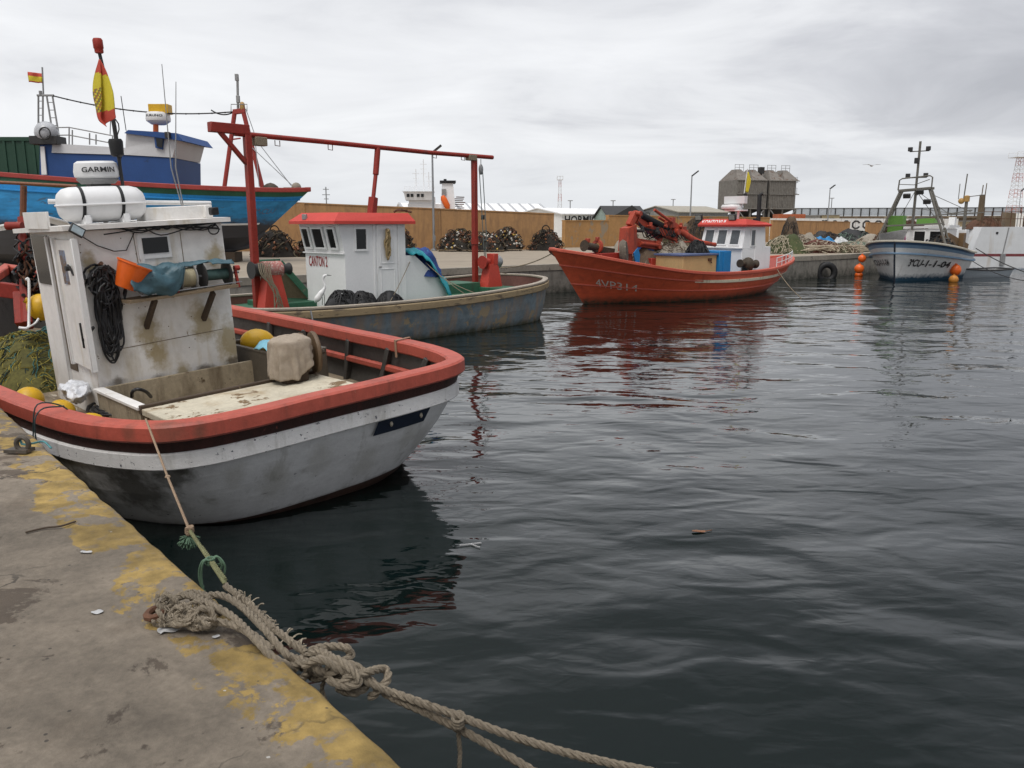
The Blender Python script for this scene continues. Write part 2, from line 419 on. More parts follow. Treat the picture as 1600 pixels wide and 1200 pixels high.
# ------------------------------------------------------------------ water
def water_mat():
    m = bpy.data.materials.new('harbour_water'); m.use_nodes = True; t = m.node_tree; n = t.nodes; l = t.links
    b = n['Principled BSDF']; b.inputs['Base Color'].default_value = (.0022, .0065, .006, 1); b.inputs['Roughness'].default_value = .035
    b.inputs['IOR'].default_value = 1.62
    tc = n.new('ShaderNodeTexCoord'); prev = None
    for sc, det, amp, rot, st, dist in WAVES:
        q = n.new('ShaderNodeMapping'); q.inputs[2].default_value = (0, 0, R(rot)); q.inputs[3].default_value = (1, st, 1); l.new(tc.outputs['Object'], q.inputs[0])
        x = n.new('ShaderNodeTexNoise'); l.new(q.outputs[0], x.inputs[0]); x.inputs['Scale'].default_value = sc; x.inputs['Detail'].default_value = det
        x.inputs['Roughness'].default_value = .45; x.inputs['Distortion'].default_value = dist
        k = n.new('ShaderNodeMath'); k.operation = 'MULTIPLY_ADD'; l.new(x.outputs[0], k.inputs[0]); k.inputs[1].default_value = amp
        if prev: l.new(prev, k.inputs[2])
        else: k.inputs[2].default_value = 0
        prev = k.outputs[0]
    bp = n.new('ShaderNodeBump'); bp.inputs['Strength'].default_value = 1; bp.inputs['Distance'].default_value = 1
    l.new(prev, bp.inputs['Height']); l.new(bp.outputs[0], b.inputs['Normal']); return m
WAVES = ((.5, 1, .085, 20, 1.4, .6), (1.5, 1.2, .017, -12, 1.9, .6), (4.5, 2, .0034, 8, 1.8, .4))
mb = MB(); mb.grid([[Vector((x, y, 0)) for x in (-900, -60, 0, 60, 900)] for y in (-60, 0, 60, 200, 1500)])
structure('water', mb, water_mat())
# ------------------------------------------------------------------ near quay
EA = Vector((-.66, .75, 0)).normalized()
QN = Frame(-1.44, 3.47, (EA.x, EA.y), z=0)
def quay_mat():
    m = mat('near_quay_concrete', (.19, .158, .122), (.08, .062, .046), .44, 1.4, (.085, .062, .042), .45, streak=False, ds=1.1, rough=.85, var=.3, vs_=30, bump=.5, bs=60)
    t = m.node_tree; n = t.nodes; l = t.links; b = n['Principled BSDF']; src = b.inputs['Base Color'].links[0].from_socket
    tc = n.new('ShaderNodeTexCoord'); sp = n.new('ShaderNodeSeparateXYZ'); l.new(tc.outputs['Object'], sp.inputs[0])
    def nz(sc, det, ro=.6, dist=0.):
        x = n.new('ShaderNodeTexNoise'); l.new(tc.outputs['Object'], x.inputs[0]); x.inputs['Scale'].default_value = sc; x.inputs['Detail'].default_value = det; x.inputs['Roughness'].default_value = ro
        x.inputs['Distortion'].default_value = dist; return x.outputs[0]
    def ma(op, a, b_, c=None):
        k = n.new('ShaderNodeMath'); k.operation = op
        for i, v in enumerate((a, b_, c)):
            if v is None: continue
            if isinstance(v, (int, float)): k.inputs[i].default_value = v
            else: l.new(v, k.inputs[i])
        return k.outputs[0]
    def rg(v, a, b_, c=0, d=1):
        r = n.new('ShaderNodeMapRange'); l.new(v, r.inputs[0])
        for i, k in enumerate((a, b_, c, d)): r.inputs[i + 1].default_value = k
        return r.outputs[0]
    def mx(f, a, c):
        x = n.new('ShaderNodeMix'); x.data_type = 'RGBA'; l.new(f, x.inputs[0])
        for i, v in ((6, a), (7, c)):
            if isinstance(v, tuple): x.inputs[i].default_value = v
            else: l.new(v, x.inputs[i])
        return x.outputs[2]
    # yellow edge line, worn away in tongues
    d = ma('MULTIPLY_ADD', nz(1.6, 9, .62, .3), .75, sp.outputs[1]); band = rg(d, .66, .675, 1, 0)
    worn = rg(nz(2.1, 10, .68, .2), .47, .49, 0, 1); thin = rg(nz(11, 9, .7), .34, .46, .25, 1)
    up = n.new('ShaderNodeNewGeometry'); un = n.new('ShaderNodeSeparateXYZ'); l.new(up.outputs['Normal'], un.inputs[0])
    ym = ma('MULTIPLY', ma('MULTIPLY', ma('MULTIPLY', band, worn), thin), rg(un.outputs[2], -.2, .5))
    yv = n.new('ShaderNodeVectorMath'); yv.operation = 'SCALE'; yv.inputs[0].default_value = (.30, .205, .065); l.new(rg(nz(7, 8), .3, .7, .45, 1.15), yv.inputs['Scale'])
    c = mx(ym, src, yv.outputs[0])
    # bird droppings and pale specks
    vo = n.new('ShaderNodeTexVoronoi'); vo.inputs['Scale'].default_value = 4.2; l.new(tc.outputs['Object'], vo.inputs[0])
    sz = n.new('ShaderNodeMath'); sz.operation = 'MULTIPLY_ADD'; l.new(nz(30, 4), sz.inputs[0]); sz.inputs[1].default_value = .09; l.new(vo.outputs['Distance'], sz.inputs[2])
    c = mx(rg(sz.outputs[0], .072, .078, .85, 0), c, (.42, .41, .38, 1))
    vo2 = n.new('ShaderNodeTexVoronoi'); vo2.inputs['Scale'].default_value = 9; l.new(tc.outputs['Object'], vo2.inputs[0])
    c = mx(rg(vo2.outputs['Distance'], .05, .07, .8, 0), c, (.035, .03, .026, 1))
    # broad light and dark weathering, hairline cracks
    wv = n.new('ShaderNodeVectorMath'); wv.operation = 'SCALE'; l.new(c, wv.inputs[0]); l.new(ma('MULTIPLY', rg(nz(.55, 6, .62, .6), .34, .66, .62, 1.42), rg(nz(2.6, 9, .7, .4), .3, .7, .78, 1.2)), wv.inputs['Scale']); c = wv.outputs[0]
    dm = n.new('ShaderNodeVectorMath'); dm.operation = 'MULTIPLY_ADD'; nzv = n.new('ShaderNodeTexNoise'); nzv.inputs['Scale'].default_value = 2.2; nzv.inputs['Detail'].default_value = 6; l.new(tc.outputs['Object'], nzv.inputs[0])
    l.new(nzv.outputs['Color'], dm.inputs[0]); dm.inputs[1].default_value = (.5, .5, .5); l.new(tc.outputs['Object'], dm.inputs[2])
    vc = n.new('ShaderNodeTexVoronoi'); vc.feature = 'DISTANCE_TO_EDGE'; vc.inputs['Scale'].default_value = 1.1; l.new(dm.outputs[0], vc.inputs['Vector'])
    ck = ma('MULTIPLY', rg(vc.outputs['Distance'], .004, .009, 1, 0), rg(nz(1.3, 3), .5, .56, 0, .8)); c = mx(ck, c, (.03, .025, .02, 1))
    pit = rg(nz(26, 6, .75), .66, .70, 0, .55); c = mx(pit, c, (.05, .042, .034, 1))
    l.new(c, b.inputs['Base Color'])
    # growth and damp on the vertical face
    return m
def near_quay():
    mb = MB(); xs = [-5 + i * .045 for i in range(300)] + [8.5 + .3 * i for i in range(60)]
    ys = [0, .012, .03, .06, .1, .16, .25] + [.4 + .2 * i for i in range(40)]
    rows = []
    for x in xs:
        w_ = .012 * noise.noise(Vector((x * 1.3, 0, 3))) + .009 * noise.noise(Vector((x * 6, 1, 3)))
        ch = max(0, noise.noise(Vector((x * 2.7, 5, 3))) - .15) * .09
        r = [Vector((x, w_ + ch * .3, -1.2)), Vector((x, w_, 1.0 - ch * .5)), Vector((x, w_, 1.10 - ch))]
        for y in ys:
            rd = .022 * math.exp(-y / .022) + ch * .6 * math.exp(-y / .05)
            r.append(Vector((x, y + w_ * max(0, 1 - y), 1.15 - rd + .006 * noise.noise(Vector((x * 1.5, y * 1.5, 0))) + .0025 * noise.noise(Vector((x * 9, y * 9, 0))))))
        rows.append(r)
    mb.grid(rows); structure('near_quay', mb, quay_mat(), fr=QN, ang=60)
near_quay()
# ------------------------------------------------------------------ far quay
EDGE = [(-40, 4), (-26, 12.5), (-14, 20.2), (-6.4, 26.6), (1.17, 33.0), (14.3, 41.3), (19, 45.0), (22.5, 48.6), (27, 54), (40, 66), (70, 90), (160, 130)]
fq = mat('far_quay_concrete', (.31, .26, .20), (.22, .18, .14), .2, .35, (.2, .165, .13), .45, streak=False, ds=.25, rough=.85, var=.18, vs_=3, bump=.2, stretch=(1, 2.5, 1))
fqf = mat('quay_face_concrete', (.22, .205, .18), (.12, .11, .095), .25, 1.5, (.07, .065, .055), .5, rough=.9, var=.3, vs_=6, low=((.022, .024, .018), -.2, .45))
mb = MB(); E2 = cr([(x, y, 1.15) for x, y in EDGE], 4)
back = [Vector((p.x - 60 - 3 * (i < 14), 420, 1.15)) if p.x < 0 else Vector((p.x * 3.0, 420 if p.x < 100 else 400, 1.15)) for i, p in enumerate(E2)]
mb.grid([E2, [p.lerp(q, .02) for p, q in zip(E2, back)], [p.lerp(q, .15) for p, q in zip(E2, back)], back], 0)
mb.grid([[p + Vector((.0, .06, -.004)) for p in E2], [p + Vector((0, 0, -.06)) for p in E2], [Vector((p.x, p.y, -1.5)) for p in E2]], 1)
structure('far_quay', mb, [fq, fqf])
mb = MB()   # pale kerb stone line along the edge
mb.grid([[p + Vector((-.20, .24, .006)) for p in E2], [p + Vector((-.2, .24, .02)) for p in E2], [p + Vector((0, -.03, .02)) for p in E2], [p + Vector((0, -.03, -.22)) for p in E2], [p + Vector((0, .02, -.22)) for p in E2]])
structure('kerb', mb, mat('kerb_concrete', (.30, .27, .225), (.16, .14, .12), .3, 2, rough=.9, var=.25, vs_=8))
# ------------------------------------------------------------------ walls
tan = mat('ochre_wall_paint', (.40, .225, .10), (.34, .22, .12), .22, .5, (.26, .15, .075), .6, rough=.85, var=.12, vs_=5, bump=.2)
tan2 = mat('flaking_ochre_paint', (.43, .24, .095), (.30, .24, .17), .42, 1.1, (.3, .18, .1), .4, rough=.85, var=.14, vs_=5, bump=.2)
conc = mat('plain_concrete', (.24, .22, .19), (.13, .12, .1), .2, 1, rough=.9)
jointm = mat('wall_joint', (.20, .11, .05), var=.3)
def wall(name, label, pts, mt, th=.3, coping=True, piers=True, z0=1.15):
    """pts: (x, y, top z) along the foot"""
    t = thing(name, label, 'wall', WORLD, (pts[0][0], pts[0][1], z0)); mb = MB()
    for a, b in zip(pts, pts[1:]):
        A = Vector((a[0], a[1], 0)); B_ = Vector((b[0], b[1], 0)); d = (B_ - A).normalized(); n_ = Vector((-d.y, d.x, 0)) * th
        V = [A + Vector((0, 0, z0)), B_ + Vector((0, 0, z0)), B_ + Vector((0, 0, b[2])), A + Vector((0, 0, a[2]))]
        mb.slab(V, n_)
    mb.build('wall_body', mt, t)
    if coping:
        mb = MB()
        for a, b in zip(pts, pts[1:]):
            A = Vector((a[0], a[1], a[2])); B_ = Vector((b[0], b[1], b[2])); d = (B_ - A).normalized(); n_ = Vector((-d.y, d.x, 0)).normalized()
            mb.slab([A - n_ * .04, B_ - n_ * .04, B_ - n_ * .04 + Vector((0, 0, .07)), A - n_ * .04 + Vector((0, 0, .07))], n_ * (th + .08))
        mb.build('coping', mt, t)
    if piers:
        mb = MB(); a, b = pts[0], pts[1]; A = Vector((a[0], a[1], 0)); B_ = Vector((b[0], b[1], 0)); d = (B_ - A).normalized(); n_ = Vector((d.y, -d.x, 0)); L_ = (B_ - A).length
        mb.slab([A + n_ * .05 + Vector((0, 0, z0)), B_ + n_ * .05 + Vector((0, 0, z0)), B_ + n_ * .05 + Vector((0, 0, z0 + .42)), A + n_ * .05 + Vector((0, 0, z0 + .42))], -n_ * .047)
        mb.slab([B_ - d * .5 + n_ * .06 + Vector((0, 0, z0)), B_ + n_ * .06 + Vector((0, 0, z0)), B_ + n_ * .06 + Vector((0, 0, b[2])), B_ - d * .5 + n_ * .06 + Vector((0, 0, b[2]))], -n_ * .057)
        mb.build('plinth', mt, t)
    for a, b in zip(pts, pts[1:]):
        A = Vector((a[0], a[1], 0)); B_ = Vector((b[0], b[1], 0)); d = (B_ - A).normalized(); n_ = Vector((d.y, -d.x, 0)); L_ = (B_ - A).length
        for i in range(1, int(L_ / 4.2)): p = A + d * (i * 4.2); q = a[2] + (b[2] - a[2]) * i * 4.2 / L_; MB().box((p.x + n_.x * .003, p.y + n_.y * .003, (z0 + q) / 2), (.05, .012, q - z0 - .05), math.atan2(d.y, d.x)).build('wall_joint', jointm, t)
    return t
wall('boundary_wall', 'long plain ochre wall behind the chain heaps and the white wheelhouse', [(-20, 49.5, 4.35), (-12.8, 50.6, 4.03), (2.75, 53.5, 3.42)], tan)
wall('boundary_wall', 'flaking ochre wall with stepped top behind the red boat crane', [(3.75, 57.5, 3.0), (7.2, 61, 3.02)], tan2, piers=False)
wall('boundary_wall', 'taller flaking ochre wall section between crane and red-roofed wheelhouse', [(7.22, 61.02, 3.4), (24, 76, 3.35)], tan2, piers=False)
wall('boundary_wall', 'ochre wall section right of the red boat exhaust pipe', [(27.8, 87, 3.15), (40, 96.5, 3.0)], tan, piers=False)
wall('boundary_wall', 'far ochre wall section behind the white and blue boat mast legs', [(43.6, 100, 2.95), (54, 108, 2.75)], tan, piers=False)
# white wall with big black letters, further back
whw = mat('white_wall_paint', (.78, .78, .76), (.4, .38, .34), .05, 1, (.5, .47, .42), .2, rough=.8, var=.06, vs_=4)
blk = mat('black_letter_paint', (.03, .03, .032), var=.3, rough=.7)
t = wall('lettered_wall', 'long white wall with big black letters behind the ochre walls', [(24.2, 106, 3.55), (82, 150, 3.75)], whw, coping=False, piers=False)
d_ = Vector((57.8, 44, 0)).normalized()
def wl(txt, u0, u1, top, bot, name, body=None):
    def pos(u):
        k = (u - 800) / 1250 / math.cos(PITCH); k = k  # ray slope x/y
        A = Vector((24.2, 106, 0)); r = (A.x - k * A.y * .985) / (d_.y * k * .985 - d_.x); return A + d_ * r
    a, b = pos(u0), pos(u1); za = 2.8 + (350 - bot) * a.y / 1250; zb = 2.8 + (350 - top) * a.y / 1250
    mb = MB(); r = b - a; o_ = Vector((d_.y, -d_.x, 0)) * .03
    textmesh(txt, mb, flat(Vector((a.x, a.y, za)), r, Vector((0, 0, zb - za)), o_), bold=.03); mb.build(name, blk, t)
wl('S', 1161, 1170, 343, 356, 'letter'); wl('L', 1177, 1186, 343, 356, 'letter')
def octo(u0, u1, open_=False):
    def pos(u):
        k = (u - 800) / 1250 / math.cos(PITCH) * .985; A = Vector((24.2, 106, 0)); r = (A.x - k * A.y) / (d_.y * k - d_.x); return A + d_ * r
    a, b = pos(u0), pos(u1); y = (a.y + b.y) / 2; z1 = 2.8 + (350 - 344.5) * y / 1250; z0 = z1 - 13 * y / 1250; r = (b - a).normalized(); w_ = (b - a).length; h = z1 - z0
    out_ = [(0, .25), (0, .72), (.32, 1), (.68, 1), (1, .72), (1, .25), (.68, 0), (.32, 0)]; mb = MB(); o_ = Vector((d_.y, -d_.x, 0)) * .04
    P = [a + r * (x * w_) + Vector((0, 0, z0 + zz * h)) + o_ for x, zz in out_]; Cn = sum(P, Vector()) / 8; Q = [p.lerp(Cn, .34) for p in P]
    for i in range(8):
        if open_ and i in (4,): continue
        j = (i + 1) % 8; mb.slab([P[i], P[j], Q[j], Q[i]], -o_ * .7)
    mb.build('letter', blk, t)
for u0, u1, op in ((1287, 1297, 0), (1304, 1315, 0), (1318.5, 1331, 1), (1334.5, 1347, 0), (1352, 1365, 0)): octo(u0, u1, op)
wl('r', 1272, 1282, 344, 356, 'letter')
# ------------------------------------------------------------------ lamps
def lamp(x, y, h, label, name='street_lamp', group='street lamps on the far quay', first=[]):
    if not first:
        t = thing(name, label, 'lamp', Frame(x, y), (0, 0, 1.15), group); mb = MB()
        mb.cyl((0, 0, 1.15), (0, 0, 1.15 + 6.0), .085, 10, r2=.055).box((0, 0, 1.2), (.35, .35, .1)); mb.build('pole', steel, t)
        MB().box((.02, 0, 1.9), (.19, .13, .35)).build('access_door', alu, t)
        hd = MB().box((.28, -.05, 7.35), (.75, .42, .1), Matrix.Rotation(R(-38), 3, 'Y')).bar((0, 0, 7.1), (.12, 0, 7.25), .1, .1).build('lamp_head', darkm, t); first.append(t)
        return t
    o = first[0].copy(); COL.objects.link(o); o['label'] = label; o.location = (x, y, 1.15); o.scale = (1, 1, h / 6.2)
    for ch in first[0].children: c = ch.copy(); COL.objects.link(c); c.parent = o
    return o
lamp(-4.95, 51.5, 6.2, 'grey lamp post in front of the plain ochre wall, left of the gantry end post')
lamp(16.9, 77.5, 6.3, 'grey lamp post rising behind the crane of the red boat')
lamp(40.6, 105, 6.3, 'grey lamp post standing right of the silos')
lamp(66, 134, 6.5, 'lamp post seen between the mast legs of the white and blue boat')
lamp(104, 168, 8.5, 'small far lamp post above the white hull at the right edge')
sl2 = []
for u, v, Yd, lab in ((891, 314, 150, 'thin pole standing just left of the black-lettered shed'), (958, 314, 150, 'thin pole in front of the black shed gable'), (1052, 312, 170, 'thin pole left of the grey-roofed shed'), (1300, 310, 170, 'thin pole far right of the silos against the sky')):
    p = at(u, v, Yd); t = thing('lamp_pole', lab, 'pole', WORLD, (p.x, p.y, 1.15), 'thin distant lamp poles')
    MB().cyl((p.x, p.y, 1.15), (p.x, p.y, p.z), .09, 6).build('pole', steel, t); MB().box((p.x, p.y, p.z + .05), (.9, .3, .14)).build('lamp_head', alu, t)
# ------------------------------------------------------------------ chain and float heaps by the wall
cols = [mat('rusty_chain', (.075, .035, .02), var=.4, rough=.85), mat('dark_rope_heap', (.022, .018, .014), var=.4, rough=.9), mat('pale_float', (.5, .47, .42), var=.2), mat('brown_float', (.25, .10, .045), var=.3), mat('tarred_rope', (.10, .08, .05), var=.4, rough=.9), mat('dull_yellow_float', (.45, .3, .06), var=.3)]
def chain_heap(x, y, r, h, seed, label, pale=True, pallet=False, loop=False, z=1.15, n=150, cat='heap', name='chain_heap', group='heaps of rusty chain and rope by the wall'):
    t = thing(name, label, cat, WORLD, (x, y, z), group); mb = MB()
    z0 = z + (.12 if pallet else 0)
    mb.grid(heap((x, y, z0), (r, r * .8), h, WORLD, seed, 20), 1)
    rd = random.Random(seed); ch = [0, 0, 1, 1, 1, 4, 4, 3] + ([2, 2, 3, 5] if pale else [])
    for k in range(n):
        a = rd.uniform(0, 6.28); q = rd.random() ** .5; px, py = x + math.cos(a) * r * q, y + math.sin(a) * r * .8 * q; pz = z0 + h * (1 - q ** 2.4) + .02
        c = rd.choice(ch); d = Vector((rd.uniform(-1, 1), rd.uniform(-1, 1), rd.uniform(-.7, .7))).normalized()
        if c in (2, 3, 5): mb.ball((px, py, pz), rd.uniform(.05, .085), 8, c, (1, 1, 1.3), d)
        else:
            e_ = d.orthogonal().normalized(); rr = rd.uniform(.1, .26)
            mb.tube([Vector((px, py, pz)) + d * (math.cos(g) * rr) + e_ * (math.sin(g) * rr) for g in [i * .62 for i in range(rd.choice((5, 7, 9)))]], rd.uniform(.018, .035), 4, c)
    mb.build('heap', cols, t)
    if loop:
        MB().tube([Vector((x + math.cos(g) * .24, y, z0 + h + .12 + math.sin(g) * .3)) for g in [i * .35 for i in range(19)]], .035, 6).build('rope_loop', cols[1], t)
    if pallet:
        mb = MB()
        for i in range(5): mb.box((x, y - r * .8 + r * .4 * i, z + .1), (r * 1.9, .14, .03))
        for i in (-1, 0, 1): mb.box((x + i * r * .85, y, z + .04), (.12, r * 1.6, .08))
        mb.build('pallet', wood, t)
chain_heap(-12.1, 41.5, 1.15, 1.15, 1, 'dark rope and chain heap with a raised loop under the blue bow', False, loop=True, n=190)
chain_heap(-10.4, 41.8, .9, .85, 2, 'low dark chain heap just left of the white wheelhouse', False)
chain_heap(-6.9, 49.5, 1.0, 1.35, 3, 'dark rope heap half hidden behind the white wheelhouse back', False)
chain_heap(-3.3, 50.2, 1.28, 1.1, 4, 'pale-flecked chain heap on a pallet right of the lamp post', pallet=True, n=300)
chain_heap(-1.55, 49.6, 1.15, .95, 5, 'pale-flecked chain heap behind the gantry end post', pallet=True, n=260)
chain_heap(-.35, 51.2, 1.05, 1.15, 6, 'rounded chain heap on a pallet right of the gantry end post', pallet=True, n=260)
chain_heap(2.15, 51.8, 1.1, 1.15, 7, 'brown chain heap with a loop on top at the wall end', False, loop=True, n=230)
# ------------------------------------------------------------------ far buildings
corr = mat('silo_cladding', (.19, .178, .16), (.14, .12, .10), .3, 1.2, (.07, .06, .05), .4, rough=.7, var=.25, vs_=2)
corr2 = mat('rusty_silo_roof', (.19, .17, .15), (.11, .07, .05), .4, 1, rough=.8, var=.3)
def silos():
    fr = Frame(at(1149, 340, 150).x, 150, (14.2, 4.2)); t = thing('silo_block', 'grey corrugated twin silo block on braced steel legs', 'silo', fr, (0, 0, 1.15))
    Lh = 13.0 / 2; z0, z1 = 5.5, 10.7
    for k in range(2):
        x0 = k * (Lh + .35); mb = MB(); W_ = Lh - .2; D_ = 6.4; c_ = .9
        poly = [(x0 + c_ * k, 0), (x0 + W_, 0), (x0 + W_, D_), (x0, D_), (x0, c_ * k)] if k == 0 else [(x0, 0), (x0 + W_ - c_, 0), (x0 + W_, c_), (x0 + W_, D_), (x0, D_)]
        mb.prism(poly, z0, z1)
        n_ = 15
        for i in range(n_):
            xx = x0 + .15 + (W_ - .3 - (c_ if k else 0)) * i / (n_ - 1); mb.box((xx, -.04, (z0 + z1) / 2), (.14, .1, z1 - z0 - .1))
        if k:
            for i in range(11): mb.box((x0 + W_ + .04, c_ + .3 + i * .5, (z0 + z1) / 2), (.1, .14, z1 - z0 - .1))
        mb.box((x0 + W_ / 2, -.12, 8.2), (W_, .18, .16)).box((x0 + W_ / 2, -.12, z1 - .05), (W_, .2, .14)).box((x0 + W_ / 2, -.12, z0 + .1), (W_, .2, .2))
        mb.build('silo_bin', corr, t)
        for j in range(2):
            cx_ = x0 + W_ * (.26 + .48 * j); mb = MB(); b_ = W_ * .25
            mb.add([(cx_ - b_, .0, z1), (cx_ + b_, .0, z1), (cx_ + b_, D_, z1), (cx_ - b_, D_, z1), (cx_ - .5, 2.4, z1 + 2), (cx_ + .5, 2.4, z1 + 2), (cx_ + .5, 4, z1 + 2), (cx_ - .5, 4, z1 + 2)],
                   [(0, 1, 5, 4), (1, 2, 6, 5), (2, 3, 7, 6), (3, 0, 4, 7), (4, 5, 6, 7)]); mb.build('silo_roof', corr2, t)
            mb = MB()
            for hx in (-.9, 0, .9): mb.cyl((cx_ + hx, 2.2, z1 + 1.6), (cx_ + hx, 2.2, z1 + 2.9), .045, 5)
            for hz in (2.35, 2.85): mb.bar((cx_ - .9, 2.2, z1 + hz), (cx_ + .9, 2.2, z1 + hz), .07, .07)
            mb.build('roof_rail', alu, t)
        mb = MB(); mb.add([(x0 + .4, .4, z0), (x0 + W_ - .4, .4, z0), (x0 + W_ - .4, D_ - .4, z0), (x0 + .4, D_ - .4, z0), (x0 + W_ / 2, D_ / 2, z0 - 1.6)], [(0, 1, 4), (1, 2, 4), (2, 3, 4), (3, 0, 4)]); mb.build('hopper', darkm, t)
        for j, xx in enumerate((x0 + .3, x0 + W_ * .5, x0 + W_ - .3)):
            for yy in (.25, D_ - .3): MB().bar((xx, yy, 1.15), (xx, yy, z0), .3, .3).build('leg', corr, t)
        mb = MB()
        for a, b in ((x0 + .4, x0 + W_ * .5 - .2), (x0 + W_ - .4, x0 + W_ * .5 + .2)): mb.bar((a, .0, z0 - .1), (b, .0, 2.6), .16, .16)
        mb.build('brace', alu, t)
        MB().box((x0 + W_ / 2, D_ - 1.2, 2.9), (W_ - .8, 2, 3.2)).build('machinery', darkm, t)
    mb = MB(); mb.cyl((Lh + .05, .6, 1.15), (Lh + .05, .6, z1), .32, 12); mb.build('downpipe', black, t)
    mb = MB()
    for hz in (z0 + 3, z1 - .2):
        mb.box((2 * Lh + 1.0, 3, hz), (1.1, 1.4, .08))
        for q in (-.5, 0, .5): mb.cyl((2 * Lh + 1.5, 3 + q, hz), (2 * Lh + 1.5, 3 + q, hz + 1), .04, 5)
        mb.bar((2 * Lh + 1.5, 2.4, hz + 1), (2 * Lh + 1.5, 3.6, hz + 1), .05, .05)
    mb.build('side_platform', alu, t)
    MB().box((Lh, 2.5, z1 + 1.9), (.9, .8, 1.2)).cyl((Lh, 2.5, z1), (Lh, 2.5, z1 + 1.4), .2, 6).build('dust_filter', darkm, t)
silos()
def shed(name, label, u0, u1, Y0, Y1, ztop, ridge, depth, wm_, rm, gable_x=False, cat='shed', ribs=0, ribmat=None, group=None):
    a = at(u0, 345, Y0); b = at(u1, 345, Y1); fr = Frame(a.x, a.y, (b.x - a.x, b.y - a.y)); L_ = math.hypot(b.x - a.x, b.y - a.y)
    t = thing(name, label, cat, fr, (0, 0, 1.15), group)
    mb = MB(); z = ztop; zr = ridge
    mb.add([(0, 0, 1.15), (L_, 0, 1.15), (L_, 0, z), (0, 0, z), (0, depth, 1.15), (L_, depth, 1.15), (L_, depth, z), (0, depth, z), (0, depth / 2, zr), (L_, depth / 2, zr)],
           [(0, 1, 2, 3), (4, 7, 6, 5), (0, 3, 8, 7, 4), (1, 5, 6, 9, 2)]); mb.build('wall', wm_, t)
    mb = MB(); e_ = .25
    mb.slab([(-e_, -e_, z - .02), (L_ + e_, -e_, z - .02), (L_ + e_, depth / 2, zr + .03), (-e_, depth / 2, zr + .03)], (0, 0, .12)).slab([(-e_, depth / 2, zr + .03), (L_ + e_, depth / 2, zr + .03), (L_ + e_, depth + e_, z - .02), (-e_, depth + e_, z - .02)], (0, 0, .12))
    mb.build('roof', rm, t)
    if ribs:
        mb = MB()
        for i in range(ribs + 1):
            x = L_ * i / ribs; mb.bar((x, -e_, z + .16), (x, depth / 2, zr + .2), .5, .12)
        mb.build('roof_strip', ribmat or alu, t)
    return t, fr, L_
whr = mat('white_sheet_roof', (.80, .80, .80), (.5, .5, .5), .05, .5, rough=.6, var=.05, vs_=2)
skyl = mat('roof_light_strip', (.42, .43, .45), var=.1)
t, fr, L_ = shed('warehouse', 'long white warehouse with diagonal striped roof behind the ochre wall', 640, 872, 175, 185, 3.6, 7.4, 26, whw, whr, ribs=13, ribmat=skyl)
shed('warehouse', 'pale low warehouse roof peeking left of the white ship', 512, 640, 190, 190, 4.2, 6.2, 20, whw, whr)
t, fr, L_ = shed('shed', 'white shed with black letters on its long wall', 878, 1002, 104, 112, 4.0, 4.75, 10, whw, whr)
mb = MB(); textmesh('HORMIGO', mb, flat((.45, -.03, 2.85), (6.6, 0, 0), (0, 0, 1.0)), bold=.02); mb.build('lettering', blk, t)
t, fr, L_ = shed('shed', 'black gabled open shed with pale green front beside the lettered shed', 952, 1010, 100, 101, 3.5, 4.9, 6, mat('pale_green_sheet', (.33, .42, .37), var=.15), darkm)
mb = MB(); mb.add([(0, -.3, 3.55), (L_, -.3, 3.55), (L_ * .58, -.3, 5.0)], [(0, 1, 2)]); mb2 = MB().slab([(0, -.3, 3.55), (L_, -.3, 3.55), (L_ * .58, -.3, 5.05)], (0, .25, 0)); mb2.build('gable', darkm, t)
t, fr, L_ = shed('shed', 'low white building with two small dark windows', 1000, 1062, 118, 118, 4.3, 4.45, 8, whw, darkm)
for x in (4.2, 4.95): MB().box((x, -.03, 3.85), (.5, .08, .6)).build('window', wgl, t)
t, fr, L_ = shed('shed', 'grey corrugated shed with pale ribbed roof left of the silos', 1060, 1137, 112, 116, 4.35, 5.2, 10, mat('grey_corrugated_sheet', (.26, .26, .24), (.18, .16, .13), .2, 2, stretch=(4, 1, .3), var=.2), mat('beige_roof', (.36, .33, .27), var=.15))
mb = MB()
for i in range(28): mb.box((.12 + i * (L_ - .24) / 27, -.03, 2.8), (.06, .07, 2.9))
mb.build('wall_rib', alu, t)
cont = mat('container_orange', (.42, .12, .05), (.25, .08, .04), .2, 2, var=.25)
for u, lab in ((1222, 'orange stacked container left one at the silo foot'), (1243, 'orange container right one beside the silo foot')):
    p = at(u, 340, 140); t = thing('container', lab, 'container', WORLD, (p.x, p.y, 1.15)); MB().box((p.x, p.y, 3.2), (2.3, 3, 2.5)).box((p.x, p.y, 1.55), (2.2, 2.8, .8)).build('box', cont, t)
    mb = MB()
    for i in range(7): mb.box((p.x - .95 + i * .32, p.y - 1.53, 3.2), (.1, .08, 2.2))
    mb.build('rib', cont, t)
# breakwater, its screen fence
brk = mat('breakwater_stone', (.16, .12, .08), (.28, .24, .18), .35, .35, rough=.9, var=.4, vs_=1)
mb = MB(); pts = [at(u, 336, Yd) for u, Yd in ((1240, 220), (1400, 215), (1640, 205), (1900, 200))]
for a, b in zip(pts, pts[1:]):
    mb.slab([(a.x, a.y, -1), (b.x, b.y, -1), (b.x, b.y, 4.3), (a.x, a.y, 4.3)], (0, 6, 0)); mb.slab([(a.x, a.y - .6, 4.3), (b.x, b.y - .6, 4.3), (b.x, b.y - .6, 4.85), (a.x, a.y - .6, 4.85)], (0, 8, 0))
structure('breakwater', mb, brk)
t = thing('screen_fence', 'long translucent panel fence with dark posts on the breakwater', 'fence', WORLD, tuple(pts[0]))
scr = mat('screen_mesh', (.42, .46, .50), var=.08, rough=.7)
mb = MB(); mp_ = MB(); k = 0
